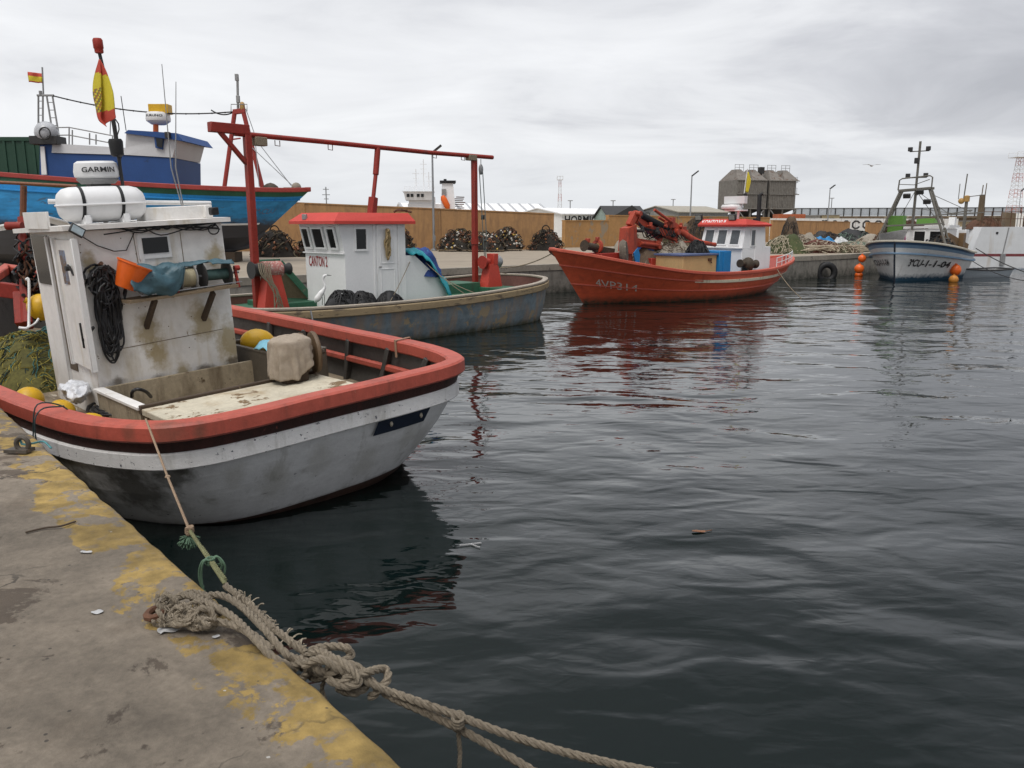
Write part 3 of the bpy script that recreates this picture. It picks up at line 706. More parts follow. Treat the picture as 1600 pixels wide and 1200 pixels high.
for a, b in zip(pts, pts[1:]):
    mb.slab([(a.x, a.y + .5, 4.95), (b.x, b.y + .5, 4.95), (b.x, b.y + .5, 6.9), (a.x, a.y + .5, 6.9)], (0, .08, 0))
    n_ = int((b - a).length / 2.05)
    for i in range(n_):
        p = a.lerp(b, i / n_); MB().box((p.x, p.y + .4, 5.9), (.2, .3, 2.2)).build('post', darkm, t)
    mp_.bar((a.x, a.y + .4, 6.95), (b.x, b.y + .4, 6.95), .1, .12)
mb.build('mesh_panel', scr, t); mp_.build('top_rail', darkm, t)
# low parapet buildings between wall and breakwater
for u0, u1, top, lab, cc in ((1284, 1312, 336.5, 'small cream hut on the quay below the screen fence', (.55, .47, .30)), (1255, 1282, 337, 'pale grey shed right of the orange containers', (.45, .44, .41)), (1500, 1545, 346, 'tan block store behind the net-laden quay', (.40, .32, .2))):
    a = at(u0, top, 160); b = at(u1, top, 160); t = thing('hut', lab, 'hut', WORLD, (a.x, a.y, 1.15)); MB().box(((a.x + b.x) / 2, 161.5, (1.15 + a.z) / 2), (b.x - a.x, 3, a.z - 1.15)).build('wall', mat('hut_' + lab[:5].strip().replace(' ', '_'), cc, var=.1), t)
    MB().box(((a.x + b.x) / 2, 161.4, a.z + .06), (b.x - a.x + .4, 3.6, .12)).build('roof', alu, t)
    mb = MB()
    for i in range(3): mb.box((a.x + (b.x - a.x) * (.35 + .15 * i), 159.97, a.z - .75), (.4, .08, .5))
    mb.build('window', wgl, t)
# lattice towers
twr = mat('tower_red', (.50, .22, .19), var=.2); tww = mat('tower_white', (.66, .66, .66), var=.1)
def tower(u, vtop, Yd, label, wbase, head, plinth=False):
    p = at(u, vtop, Yd); t = thing('lattice_tower', label, 'tower', WORLD, (p.x, p.y, 1.15)); zt = p.z; z0 = 1.15 + (4 if plinth else 0); n_ = 14; mb = MB()
    def c(k, sx, sy): h_ = wbase * (1 - .6 * k) / 2; return Vector((p.x + sx * h_, p.y + sy * h_, z0 + (zt - z0) * k))
    for i in range(n_):
        k0, k1 = i / n_, (i + 1) / n_; m = (i // 2) % 2
        for sx, sy in ((-1, -1), (1, -1), (1, 1), (-1, 1)): mb.bar(c(k0, sx, sy), c(k1, sx, sy), .085, .085, m)
        for (a, b) in (((-1, -1), (1, -1)), ((1, -1), (1, 1)), ((1, 1), (-1, 1)), ((-1, 1), (-1, -1))): mb.bar(c(k0, *a), c(k1, *b), .045, .045, m); mb.bar(c(k1, *a), c(k1, *b), .045, .045, m)
    mb.build('lattice', [twr, tww], t); mb = MB(); h_ = head / 2
    mb.box((p.x, p.y, zt), (head, head, .12))
    for sx in (-1, 0, 1):
        for sy in (-1, 1): mb.cyl((p.x + sx * h_, p.y + sy * h_, zt), (p.x + sx * h_, p.y + sy * h_, zt + 1.1), .05, 5)
    for sy in (-1, 1): mb.bar((p.x - h_, p.y + sy * h_, zt + 1.1), (p.x + h_, p.y + sy * h_, zt + 1.1), .07, .07)
    mb.build('top_platform', tww, t)
    if plinth: MB().box((p.x, p.y, 2.9), (3, 3, 4.6)).build('plinth', whw, t)
tower(875, 281, 260, 'distant red and white lattice tower with top platform at centre', 1.6, 1.8)
tower(1594, 246, 190, 'red and white lattice tower with platform at the right edge', 2.4, 3.4, True)
p = at(509, 292, 280); t = thing('antenna_mast', 'tiny grey antenna mast above the ochre wall near the blue bow', 'mast', WORLD, (p.x, p.y, 1.15))
MB().cyl((p.x, p.y, 1.15), p, .22, 6).build('mast', steel, t)
mb = MB()
for k, w_ in ((.8, 2), (2.6, 2.6), (4, 1.6)): mb.box((p.x, p.y, p.z - k), (w_, .2, .25))
mb.build('crossarm', steel, t)
# ship
def ship():
    shw = mat('ship_white', (.78, .78, .79), (.5, .35, .25), .06, .8, var=.06)
    o = at(636, 345, 160); S_ = Frame(o.x, 160, (1, .1)); t = thing('ship', 'white ship superstructure with black-topped funnel and orange lifeboat', 'ship', S_, (0, 0, 0)); q = 160 / 1250
    MB().box((4, 4, 1.5), (26, 9, 4)).build('hull', mat('ship_hull_dark', (.04, .05, .09), var=.2), t)
    MB().box((4.2, 4, 5.0), (8, 7, 3.4)).box((3.0, 4, 7.3), (5.2, 6.4, 1.4)).build('deckhouse', shw, t)
    mb = MB().slab([(-.2, -.4, 7.4), (4.9, -.4, 7.4), (5.2, -.8, 8.9), (-.5, -.8, 8.9)], (0, 7, 0)).box((2.4, 2.6, 9.0), (6.2, 7.4, .12)); mb.build('bridge', shw, t)
    for x in (.35, 1.1, 2.3, 3.1): MB().box((x, -.68, 8.25), (.55, .12, .6)).build('window', wgl, t)
    mb = MB().slab([(6.6, 0, 5), (9.6, 0, 5), (9.1, .3, 10.6), (7, .3, 10.6)], (0, 4.5, 0)); mb.build('funnel', shw, t)
    MB().box((8.1, 2.4, 10.9), (3.1, 5, .45)).cyl((7.6, 2, 11), (7.6, 2, 11.5), .3, 8).build('funnel_top', black, t)
    mb = MB(); mb.box((7.3, -.05, 8.9), (.9, .1, 1.2)); mb.build('funnel_vent', alu, t)
    mb = MB(); mb.tube([(7.0, -.7, 8.2), (7.2, -.75, 7.6), (7.9, -.8, 6.2), (8.1, -.8, 5.6)], [.35, .62, .62, .3], 10); mb.build('lifeboat', orangep, t)
    mb = MB()
    for x, zt in ((3.4, 15.2), (1.9, 13.4), (4.4, 12.8)):
        mb.cyl((x, 2, 9), (x, 2, zt), .09, 5)
        for k in range(3): mb.bar((x - .7 + .1 * k, 2, zt - .9 - k * .9), (x + .7 - .1 * k, 2, zt - .9 - k * .9), .08, .08)
    for x in (-.3, .6, 1.4, 5, 5.4): mb.cyl((x, 0, 9), (x, 0, 9.9), .05, 4)
    mb.bar((-.4, 0, 9.9), (5.5, 0, 9.9), .05, .05).bar((-.4, 0, 9.5), (5.5, 0, 9.5), .05, .05)
    mb.build('mast_array', shw, t)
    mb = MB()
    for k in range(9): mb.box((10 + .25 * (k % 3), 1, 5.2 + .35 * k), (.5, 2, .18), k * .3)
    mb.build('aft_gear', rust, t)
ship()
# gull
p = at(1362, 259, 70); t = thing('seagull', 'pale seagull gliding alone against the grey sky', 'bird', Frame(p.x, p.y), (0, 0, p.z)); mb = MB(); z = p.z
gm = mat('gull_feather', (.45, .45, .46), var=.1)
mb.tube([(.0, -.28, z), (0, -.15, z), (0, 0, z), (0, .15, z), (0, .3, z)], [.02, .06, .085, .06, .02], 8)
for s_ in (-1, 1):
    A = [(0, -.1, z + .03), (s_ * .35, -.14, z + .12), (s_ * .75, -.02, z + .1)]; B_ = [(0, .12, z + .03), (s_ * .35, .06, z + .12), (s_ * .75, .04, z + .1)]
    mb.grid([[Vector(a) for a in A], [Vector(b) for b in B_], [Vector(b) - Vector((0, 0, .02)) for b in B_], [Vector(a) - Vector((0, 0, .02)) for a in A], [Vector(a) for a in A]])
mb.build('body', gm, t)
def onz(fr, u, v, z):
    """frame point at world height z under photo pixel (u, v)"""
    p1 = at(u, v, 1.0) - Vector((0, 0, 2.8)); t = (z - 2.8) / p1.z
    return fr.M.inverted() @ Vector((p1.x * t, p1.y * t, z))
# ================================================================== near boat
B1 = Frame(-1.85, 7.8, (-.70, .714), heel=R(-3.2))
b1 = thing('fishing_boat', 'nearest white fishing boat with thick red gunwale and dirty white wheelhouse', 'fishing boat', B1, (0, 0, 0), 'boats moored in the harbour')
hullw = mat('hull_white_paint', (.68, .68, .68), (.03, .035, .06), .19, 10, (.26, .25, .22), .38, var=.14, vs_=7, bump=.5, bs=25, stretch=(1, 1, 2.2), low=((.05, .035, .025), .0, .12))
bandd = mat('dark_red_band', (.05, .016, .012), (.20, .05, .035), .2, 7, (.015, .012, .01), .5, var=.4, bump=.5)
hullb = mat('antifouling_brown', (.055, .03, .022), (.03, .025, .02), .3, 6, var=.4, bump=.5)
capred = mat('gunwale_red_paint', (.44, .09, .06), (.40, .25, .19), .15, 16, (.17, .05, .035), .42, rough=.5, var=.2, vs_=9, bump=.45, bs=22)
H1 = Hull([((-.42, 0, 1.17), (.10, 0, 0), (.5, 0, -.5), .06), ((-.42, .9, 1.17), (.14, .6, 0), (.6, .2, -.5), .08), ((-.34, 1.48, 1.17), (.3, 1.05, 0), (.8, .3, -.5), .10), ((.02, 1.80, 1.16), (.7, 1.42, 0), (1.1, .4, -.5), .12),
           ((1.0, 2.08, 1.14), (1.6, 1.78, 0), (2, .5, -.5), .12), ((3, 2.24, 1.13), (3.2, 2.0, 0), (3.4, .5, -.5), .12), ((5, 2.25, 1.17), (5, 1.95, 0), (5, .5, -.5), .1), ((7.5, 1.85, 1.33), (7.4, 1.45, 0), (7, .35, -.5), .04),
           ((9.8, 1.0, 1.65), (9.4, .65, 0), (9, .15, -.5), 0), ((11.6, 0, 1.95), (10.8, 0, 0), (10, 0, -.5), 0)], [0, .07, .15, .22, .3, .4, .55, .7, .85, .93, 1])
H1.shell([(.14, 0), (.92, 1), (9, 2)]).build('hull', [bandd, hullw, hullb], b1, ang=70)
H1.rail(-.165, .04, -.065, .09).jitter(.006, 2).build('gunwale_rail', capred, b1, ang=35)
H1.rail(-.02, .03, -.13, .02, v=.17, bev=.012).build('rubbing_strake', mat('strake_white_paint', (.74, .73, .72), (.02, .025, .05), .27, 13, (.3, .28, .24), .4, var=.1, bump=.5, stretch=(1, 1, 1.6)), b1)
inn = mat('bulwark_inside_paint', (.065, .06, .055), (.03, .027, .024), .3, 5, (.05, .045, .04), .5, var=.3)
H1.inner(-.12, .0, lambda x: .5).build('bulwark', inn, b1)
H1.rail(-.2, -.13, -.34, -.25).build('inner_stringer', capred, b1)
deckm = mat('deck_boards', (.24, .19, .13), (.42, .37, .29), .25, 3.5, (.07, .05, .035), .5, streak=False, rough=.85, var=.3, bump=.5, stretch=(.5, 2, 2))
H1.deck(-.1, lambda x: .52 + max(0, x - 7) * .08).build('deck', deckm, b1)
for i in range(12):
    for sd_ in (-1, 1):
        mb = MB()
        p = H1.dk(int(8 + 3.6 * i), -.15, lambda x: .52); q = H1.dk(int(8 + 3.6 * i), -.15, lambda x: .52, .05); mb.bar((p.x, p.y * sd_, .5), (q.x, q.y * sd_, q.z), .09, .07); mb.build('rib', inn, b1)
def h1w(u, v, s): p = H1.at(u, v, s); return (p.x, p.y, p.z)
spots(hullw, [h1w(.03, .5, 1) + (.16,), h1w(.1, .62, 1) + (.2,), h1w(.17, .45, 1) + (.13,), h1w(.06, .7, -1) + (.18,), h1w(.14, .55, -1) + (.14,), h1w(.2, .65, -1) + (.2,)], (.40, .39, .35), .2, .45, .42)
spots(hullw, [h1w(.27, .35, 1) + (.22,), h1w(.34, .5, 1) + (.4,), h1w(.44, .5, 1) + (.5,), h1w(.25, .3, 1) + (.1,)], (.07, .065, .05), .2, .8, .8)  # soft near-black patches on the hull side towards the quay
spots(capred, [h1w(.26, 0, 1) + (.18,), h1w(.33, 0, 1) + (.1,), h1w(.2, 0, 1) + (.08,)], (.14, .07, .045), .2, .7, .5)
# stern plate with drain holes
plt = mat('dark_plate', (.012, .02, .04), (.1, .1, .1), .08, 14, rough=.5)
def on1(u, v, off=.02): # t coordinate -> stern surface
    return H1.at(u, v, -1, off)
mb = MB(); us = [.055 + .0135 * i for i in range(9)]
mb.grid([[on1(u, .27, .03) for i, u in enumerate(us)], [on1(u - .004, .42, .034) for u in us], [on1(u, .42, .0) for u in us], [on1(u, .28, .0) for u in us]])
ns = mb.build('stern_plate', plt, b1)
for u in (.078, .142): MB().ball(on1(u, .345, .035), .018, 8, 0, (1, 1, 1.7)).build('drain_hole', mat('pale_drain', (.5, .45, .36), var=.3), ns)
# wheelhouse
wh1 = mat('wheelhouse_dirty_white', (.76, .74, .71), (.28, .22, .14), .15, 6, (.46, .38, .24), .40, ds=1.6, var=.12, vs_=8, bump=.4, bs=30)
spots(wh1, [(3.38, .36, 1.50), (3.38, -.34, 1.54), (3.38, .28, 1.22, .16), (3.38, -.68, 1.2, .22), (3.38, .0, .9, .12), (3.38, -.62, 2.35, .14), (3.38, .9, 2.4, .1)], (.33, .25, .11), .2)
spots(wh1, [(3.38, .8, .95, .12), (3.38, .3, .88, .14), (3.38, -.3, .90, .16), (3.38, -.7, .95, .14)], (.10, .075, .045), .12, 1.6)
x0, x1, ya, yb, zt = 3.38, 5.2, 1.03, -.76, 2.78
mb = MB(); mb.box(((x0 + x1) / 2, (ya + yb) / 2, (zt + .5) / 2), (x1 - x0, ya - yb, zt - .5)); wh = mb.build('wheelhouse', wh1, b1)
mb = MB(); mb.slab([(x0 - .13, ya + .14, zt + .01), (x1 + .12, ya + .16, zt - .03), (x1 + .12, yb - .1, zt + .02), (x0 - .1, yb - .08, zt + .01)], (0, 0, .055)).build('roof', wh1, wh)
MB().box((4.15, ya + .16, zt + .13), (.85, .03, .20), .04).box((4.65, ya + .1, zt + .1), (.3, .03, .14), -.3).build('roof_upstand', wh1, wh)
def window(px, frm, c, n_, r, w_, h_, fm, gm_=None, depth=.02, th=.045):
    """framed pane centred at c on a wall with normal n_, horizontal direction r"""
    c = Vector(c); n_ = Vector(n_); r = Vector(r); u = n_.cross(r); u = u if u.z > 0 else -u
    mb = MB(); q = lambda a, b, k: c + r * a + u * b + n_ * k
    for a0, a1, b0, b1_ in ((-w_ / 2 - th, w_ / 2 + th, h_ / 2, h_ / 2 + th), (-w_ / 2 - th, w_ / 2 + th, -h_ / 2 - th, -h_ / 2), (-w_ / 2 - th, -w_ / 2, -h_ / 2, h_ / 2), (w_ / 2, w_ / 2 + th, -h_ / 2, h_ / 2)):
        mb.slab([q(a0, b0, -.01), q(a1, b0, -.01), q(a1, b1_, -.01), q(a0, b1_, -.01)], n_ * (depth + .01))
    o = mb.build(px, fm, frm, smooth=False)
    MB().slab([q(-w_ / 2, -h_ / 2, -.005), q(w_ / 2, -h_ / 2, -.005), q(w_ / 2, h_ / 2, -.005), q(-w_ / 2, h_ / 2, -.005)], n_ * .008).build(px + '_pane' if not frm.parent or not frm.parent.parent else px, gm_ or wgl, o if not (frm.parent and frm.parent.parent) else frm, smooth=False)
    return o
MB().box((x0 - .008, .30, 2.33), (.022, .05, .86)).box((x0 - .008, .14, 2.545), (.016, .40, .30)).build('window_frame', white, wh)
MB().box((x0 - .018, .13, 2.555), (.014, .31, .19)).build('window_pane', wgl, wh)
for (a, b, c, d) in ((-.2, 2.15, -.2, 2.7), (.35, 2.0, .37, 2.72), (.9, 1.34, -.6, 1.40)): MB().bar((x0 - .002, a, b), (x0 - .002, c, d), .006, .008).build('seam', mat('dark_seam', (.22, .17, .11), var=.5), wh)
mb = MB(); rd = random.Random(2)
for k in range(22): mb.ball((x0 - .001, rd.choice((-.74, -.21, .36, .98, rd.uniform(-.7, .9))) + rd.uniform(-.01, .01), rd.uniform(.9, 2.7)), .007, 6)
tag(mb.build('screw_heads', rust, wh), kind='stuff')
brown = mat('door_jamb_wood', (.13, .10, .07), (.25, .21, .15), .2, 6, var=.3)
MB().slab([(4.42, ya + .004, 2.1), (5.08, ya + .004, 2.1), (5.12, ya + .004, 2.72), (4.42, ya + .004, 2.72)], (0, .01, 0)).build('side_window', wgl, wh)
MB().box((4.22, ya - .005, 1.86), (.30, .03, 1.66)).build('door_jamb', brown, wh)
dr = MB().box((3.64, ya + .035, 1.92), (.84, .05, 1.52), R(-3)).build('door', wh1, wh)
MB().box((4.05, ya + .035, 1.92), (.05, .075, 1.56)).box((4.39, ya + .02, 1.72), (.05, .05, 1.98)).box((3.24, ya + .05, 1.92), (.05, .07, 1.56)).build('door_post', white, wh)
MB().slab([(3.58, ya + .056, 2.16), (3.80, ya + .054, 2.16), (3.82, ya + .054, 2.56), (3.60, ya + .056, 2.56)], (0, .010, 0)).build('poster', mat('poster_print', (.18, .25, .38), (.12, .07, .04), .55, 7, (.1, .05, .03), .5, rough=.4), wh)
MB().bar((3.40, ya + .07, 1.42), (3.40, ya + .07, 1.72), .03, .04).bar((3.40, ya + .07, 1.5), (3.2, ya + .0, 1.68), .03, .03).build('door_latch', black, wh)
MB().cyl((3.44, ya + .06, 2.36), (3.44, ya + .13, 2.36), .03, 8).tube([(3.42, ya + .1, 2.4), (3.36, ya + .1, 2.38), (3.34, ya + .08, 2.28)], .012, 6).build('door_handle', darkm, wh)
# shelf with line reels
sh = MB().slab([(x0 - .36, .64, 1.915), (x0 - .36, -.72, 1.965), (x0, -.70, 1.965), (x0, .66, 1.915)], (0, 0, .035)).build('shelf', wood, b1)
for y in (.33, -.40): MB().bar((x0 - .30, y, 1.93), (x0 - .01, y + .05, 1.56), .075, .05, up=(0, 1, 0)).build('bracket', darkwood, sh)
def reel(y, w_, r, core, cm, nm='line_reel'):
    t = MB(); t.cyl((x0 - .19, y, 2.14), (x0 - .19, y - w_, 2.14), core, 20); o = t.build(nm, cm, b1)
    for yy in (y, y - w_): MB().lathe([(.02, 0), (r, 0), (r + .006, .006), (r, .012), (.02, .012)], (x0 - .19, yy + .006, 2.14), (0, -1, 0), 28).build('reel_flange', alu if w_ < .3 else darkm, o)
line = mat('fishing_line', (.42, .37, .24), (.25, .2, .12), .2, 20, rough=.6, stretch=(1, 14, 1), bump=.8)
reel(-.02, .19, .16, .12, line)
reel(.44, .22, .15, .08, rust)
reel(-.33, .33, .165, .07, mat('green_line', (.06, .12, .11), var=.4))
MB().cyl((x0 - .19, .55, 2.14), (x0 - .19, -.82, 2.14), .015, 8).bar((x0 - .34, .5, 1.99), (x0 - .34, -.78, 2.03), .012, .012).build('reel_axle', steel, b1)
for y in (.03, -.76): MB().bar((x0 - .27, y, 1.95), (x0 - .22, y, 2.2), .035, .035).cyl((x0 - .24, y + .02, 2.2), (x0 - .24, y - .05, 2.2), .035, 8).build('reel_stand', redp, b1)
# mast, radar, aerials, lamps
my = .20
mast = MB().tube([(3.95, my, 2.8), (3.96, my, 3.5), (3.95, my + .0, 4.0), (3.94, my + .03, 4.62), (3.94, my + .05, 4.86)], [.02, .02, .026, .022, .02], 10).tube([(4.02, my - .04, 2.8), (3.98, my, 3.5), (3.96, my, 4.05)], .016, 6).build('mast', darkm, b1)
MB().tube([(4.0 + .03 * math.sin(i), my - .05 + .03 * math.cos(i * 1.4), 3.55 + .07 * i) for i in range(9)], .008, 5).build('cable', black, mast)
MB().lathe([(.035, 0), (.05, .01), (.05, .05), (.057, .06), (.057, .15), (.045, .17)], (3.94, my + .05, 4.84), n=16).build('navigation_light', redp, mast)
MB().lathe([(.05, -.02), (.075, .0), (.085, .16), (.07, .19)], (3.93, my + .02, 3.66), n=16).build('lamp_housing', black, mast)
radw = mat('radar_plastic', (.72, .72, .72), var=.04, rough=.4, bump=.05)
rad = MB().lathe([(.02, 0), (.22, .0), (.255, .03), (.26, .09), (.24, .19), (.2, .215), (.02, .22)], (4.1, .44, 3.38), (-.03, 0, 1), 36).build('radar', radw, b1)
MB().lathe([(.02, -.05), (.19, -.05), (.24, .0), (.24, .012), (.02, .012)], (4.1, .44, 3.37), (-.03, 0, 1), 36).build('radar_base', alu, rad)
MB().box((4.1, .44, 3.28), (.2, .24, .1)).cyl((4.1, .42, 2.8), (4.1, .44, 3.3), .03, 8).build('radar_bracket', darkm, rad)
mb = MB()
def cyl_text(x, y):
    a = (x - .5) * 1.5 - .22; r_ = .268 - y * .006; return Vector((4.093 - math.cos(a) * r_, .44 - math.sin(a) * r_, 3.455 + y * .062))
textmesh('GARMIN', mb, cyl_text, bold=.02, res=4); mb.build('lettering', blk, rad)
for y, top, yt in ((-.36, 4.75, -.05), (-.37, 4.55, -.20)):
    MB().tube([(3.8, y, 2.82), (3.8, y - .1, 2.9), (3.8, y - .12 + (yt - y) * .35, 3.5), (3.8, yt - .38, top)], [.014, .009, .005], 6).build('whip_antenna', alu, b1)
MB().tube([(4.25, 1.0, 3.13), (4.05, -.95, 3.03)], .03, 8).build('white_roof_bar', white, b1)
MB().box((3.8, -.3, 2.92), (.3, .8, .18)).box((3.7, -.70, 2.93), (.25, .10, .17)).build('roof_box', wh1, wh)
MB().box((3.35, -.66, 2.93), (.1, .1, .1)).build('roof_lamp', black, wh)
fl = MB().box((x0 - .16, ya + .0, 2.79), (.04, .16, .11), Matrix.Rotation(R(35), 3, 'X') @ Matrix.Rotation(R(20), 3, 'Y')).build('floodlight', darkm, b1)
MB().box((x0 - .185, ya + .0, 2.79), (.012, .13, .085), Matrix.Rotation(R(35), 3, 'X') @ Matrix.Rotation(R(20), 3, 'Y')).build('floodlight_glass', mat('lens', (.35, .42, .45), rough=.2), fl)
mb = MB(); rd = random.Random(4)
for k in range(7):
    ys_ = [.75 - .24 * i + rd.uniform(-.05, .05) for i in range(7)]; mb.tube(cr([(x0 - .06 - .02 * rd.random(), y, 2.80 - rd.random() * .10 - (.04 if k == 1 and 1 < i < 4 else 0)) for i, y in enumerate(ys_[k % 3:])], 4), .008, 5)
mb.tube([(x0 - .05, -.62 + .07 * math.cos(i * .5), 2.70 + .06 * math.sin(i * .5)) for i in range(24)], .008, 5); mb.tube([(x0 - .02, .98, 2.74), (x0 - .02, .8, 2.6), (x0 - .02, .62, 2.52), (x0 - .02, .48, 2.52), (x0 - .02, .36, 2.72)], .006, 5)
for y in (.1, -.02, -.3): mb.ball((x0 - .07, y, 2.76), .035, 6, 0, (1, 1.4, .8))
mb.build('wiring', black, b1)
# trough, hatch cover
dw = mat('trough_planks', (.36, .30, .21), (.12, .085, .05), .28, 4, (.10, .07, .04), .5, rough=.85, var=.25, bump=.5)
MB().box((3.30, .05, .72), (.05, 2.0, .42)).box((2.62, 1.05, .70), (1.36, .07, .40)).box((1.93, .05, .70), (.06, 2.0, .38)).box((2.6, .05, .54), (1.3, 1.95, .05)).build('hatch_coaming', dw, b1)
MB().box((2.62, 1.05, .915), (1.42, .12, .035)).build('coaming_cap', wh1, b1)
covm = mat('hatch_cover_paint', (.55, .50, .39), (.17, .11, .055), .36, 3.0, (.28, .19, .09), .5, streak=False, ds=2, rough=.8, var=.2, bump=.5)
MB().box((.88, .02, .88), (2.06, 2.12, .07)).build('hatch_cover', covm, b1)
MB().box((1.90, .02, .90), (.06, 2.14, .1)).build('cover_batten', darkwood, b1)
MB().box((.9, .02, .68), (1.95, 2.0, .34)).build('hatch_box', dw, b1)
# red gallows at the far end
mb = MB(); g = lambda u, v, s_: B1.M.inverted() @ at(u, v, s_)
A0 = g(37, 290, 14.5); mb.tube([g(37, 290, 14.5), g(36, 340, 14.5)], .055, 8).tube([g(-60, 283, 14.5), g(0, 285, 14.5), g(120, 291, 14.5)], .03, 8)
gf = mb.build('gallows_frame', mat('rusty_orange_post', (.22, .085, .04), (.1, .05, .03), .3, 6, var=.3), b1)
mb = MB(); mb.tube([g(10, 353, 12), g(35, 353, 12)], .06, 10).tube([g(36, 340, 12.2), g(38, 420, 12), g(42, 505, 11.6)], .075, 8).bar(g(0, 452, 12), g(75, 462, 12), .1, .22).bar(g(35, 460, 11.9), g(38, 510, 11.7), .18, .3)
mb.build('hauler_post', postred, b1)
mb = MB(); rd = random.Random(9)
for k in range(60):
    u, v = rd.uniform(28, 78), rd.uniform(365, 470); u += (v - 365) * .12 - 8
    mb.tube(cr([g(u + rd.uniform(-9, 9), v + i * 9 + rd.uniform(-5, 5), 11.9 + rd.uniform(-.25, .25)) for i in range(5)], 3), rd.uniform(.012, .03), 5, rd.choice((0, 0, 1)))
mb.build('hauler_hoses', [black, rust], b1)
MB().tube(cr([g(40, 437, 11.2), g(45, 440, 11.2), g(45, 500, 11.0), g(43, 512, 10.9), g(30, 512, 10.9)], 5), .018, 6).tube(cr([g(45, 511, 10.9), g(55, 505, 10.9), g(60, 498, 11)], 4), .014, 6).build('white_pipe', white, b1)
def copy_tree(o, loc=None, label=None, **kw):
    c = o.copy(); COL.objects.link(c)
    if loc is not None: c.location = loc
    if label: c['label'] = label
    for ch in o.children:
        d = ch.copy(); COL.objects.link(d); d.parent = c
        for g2 in ch.children: e = g2.copy(); COL.objects.link(e); e.parent = d
    return c
# life raft
lr = thing('life_raft', 'white life raft canister with two black straps on the nearest wheelhouse roof', 'life raft', B1, (3.75, .62, 2.85))
prof = [(0, 0), (.07, .0), (.135, .02), (.18, .07), (.2, .15)]
full = prof + [(.205, .47)] + [(r, .98 - h) for r, h in prof[::-1]]
def half(s0, s1, z0, r_add):
    mb = MB(); rows = []
    for r, h in full:
        rows.append([Vector((3.72 + math.cos(s0 + (s1 - s0) * j / 14) * (r + r_add) * 1.05, 1.05 - h, z0 + math.sin(s0 + (s1 - s0) * j / 14) * (r + r_add) * 1.0)) for j in range(15)])
    mb.grid(rows); return mb
half(0, math.pi, 3.08, 0).build('upper_shell', radw, lr); half(math.pi, 2 * math.pi, 3.065, -.004).build('lower_shell', radw, lr)
mb = MB(); ring = [Vector((3.72 + sx * (r * 1.05 + .012), 1.05 - h + (.01 if h > .5 else -.0), 3.072)) for sx in (-1,) for r, h in full]; ring += [Vector((7.44 - p.x, p.y, p.z)) for p in ring[::-1]]
mb.tube(ring, .014, 6, closed=True).build('rim_flange', radw, lr)
for y in (.80, .36):
    mb = MB(); P = [Vector((3.72 + math.cos(a) * .222, y + (.0 if a < 1.5 else .012 * (a - 1.5)), 3.075 + math.sin(a) * .212)) for a in [-.9 + i * .2 for i in range(26)]]
    mb.grid([[p + Vector((0, -.018, 0)) for p in P], [p + Vector((0, .018, 0)) for p in P], [p + Vector(((3.72 - p.x) * .04, .018, (3.07 - p.z) * .04)) for p in P], [p + Vector(((3.72 - p.x) * .04, -.018, (3.07 - p.z) * .04)) for p in P], [p + Vector((0, -.018, 0)) for p in P]]).build('strap', black, lr)
    MB().slab([(3.50, y + .06, 2.85), (3.94, y + .06, 2.85), (3.86, y + .02, 2.98), (3.58, y + .02, 2.98)], (0, -.09, 0)).box((3.50, y + .01, 2.90), (.03, .06, .1)).build('cradle', radw, lr)
# bucket, tarpaulin, hose coil on the shelf
bk = thing('bucket', 'orange plastic bucket tilted on the shelf of the nearest wheelhouse', 'bucket', B1, (3.18, .58, 2.0))
ax = Vector((-.12, -.42, .85)); o = Vector((3.17, .62, 2.09)); M_ = MB()
M_.lathe([(.115, 0), (.125, .02), (.19, .29), (.205, .295), (.205, .315), (.183, .315), (.175, .28), (.11, .03), (.01, .025)], o, ax, 28, cap=False); M_.lathe([(.01, .0), (.115, .0)], o, ax, 28, cap=False); M_.build('bucket_body', orangep, bk)
tp = thing('tarpaulin', 'crumpled teal tarpaulin draped over line reels on the wheelhouse shelf', 'tarpaulin', B1, (3.1, 0, 2.0))
teal = mat('teal_tarpaulin', (.055, .12, .15), (.03, .06, .08), .2, 5, rough=.45, var=.3, bump=.4, bs=18)
rows = []
for i in range(40):
    y = .60 - 1.32 * i / 39; row = []
    lo = max(.13, .55 + .38 * math.exp(-((y - .24) / .22) ** 2) - .55 * min(1, max(0, (.02 - y) * 9)) + (.22 if y < -.33 else 0) * min(1, (-.33 - y) * 8))
    for j in range(26):
        a = -.5 + (math.pi * 1.02 * lo + .55) * j / 25; r_ = .185 + .03 * math.sin(y * 17 + a * 2) * (y > -.2) + .05 * noise.noise(Vector((y * 5, a * 1.5, 2)))
        r_ += .03 * abs(noise.noise(Vector((y * 11, a * 4, 7))))
        z_ = 2.14 + math.cos(a) * r_ - .0; x_ = x0 - .19 - math.sin(a) * r_ - .06 * max(0, a - 1.5)
        row.append(Vector((min(x_, x0 - .01), y + .03 * noise.noise(Vector((a * 3, y * 3, 5))), z_)))
    rows.append(row)
c_ = MB().grid(rows).build('sheet', teal, tp); md = c_.modifiers.new('t', 'SOLIDIFY'); md.thickness = .008
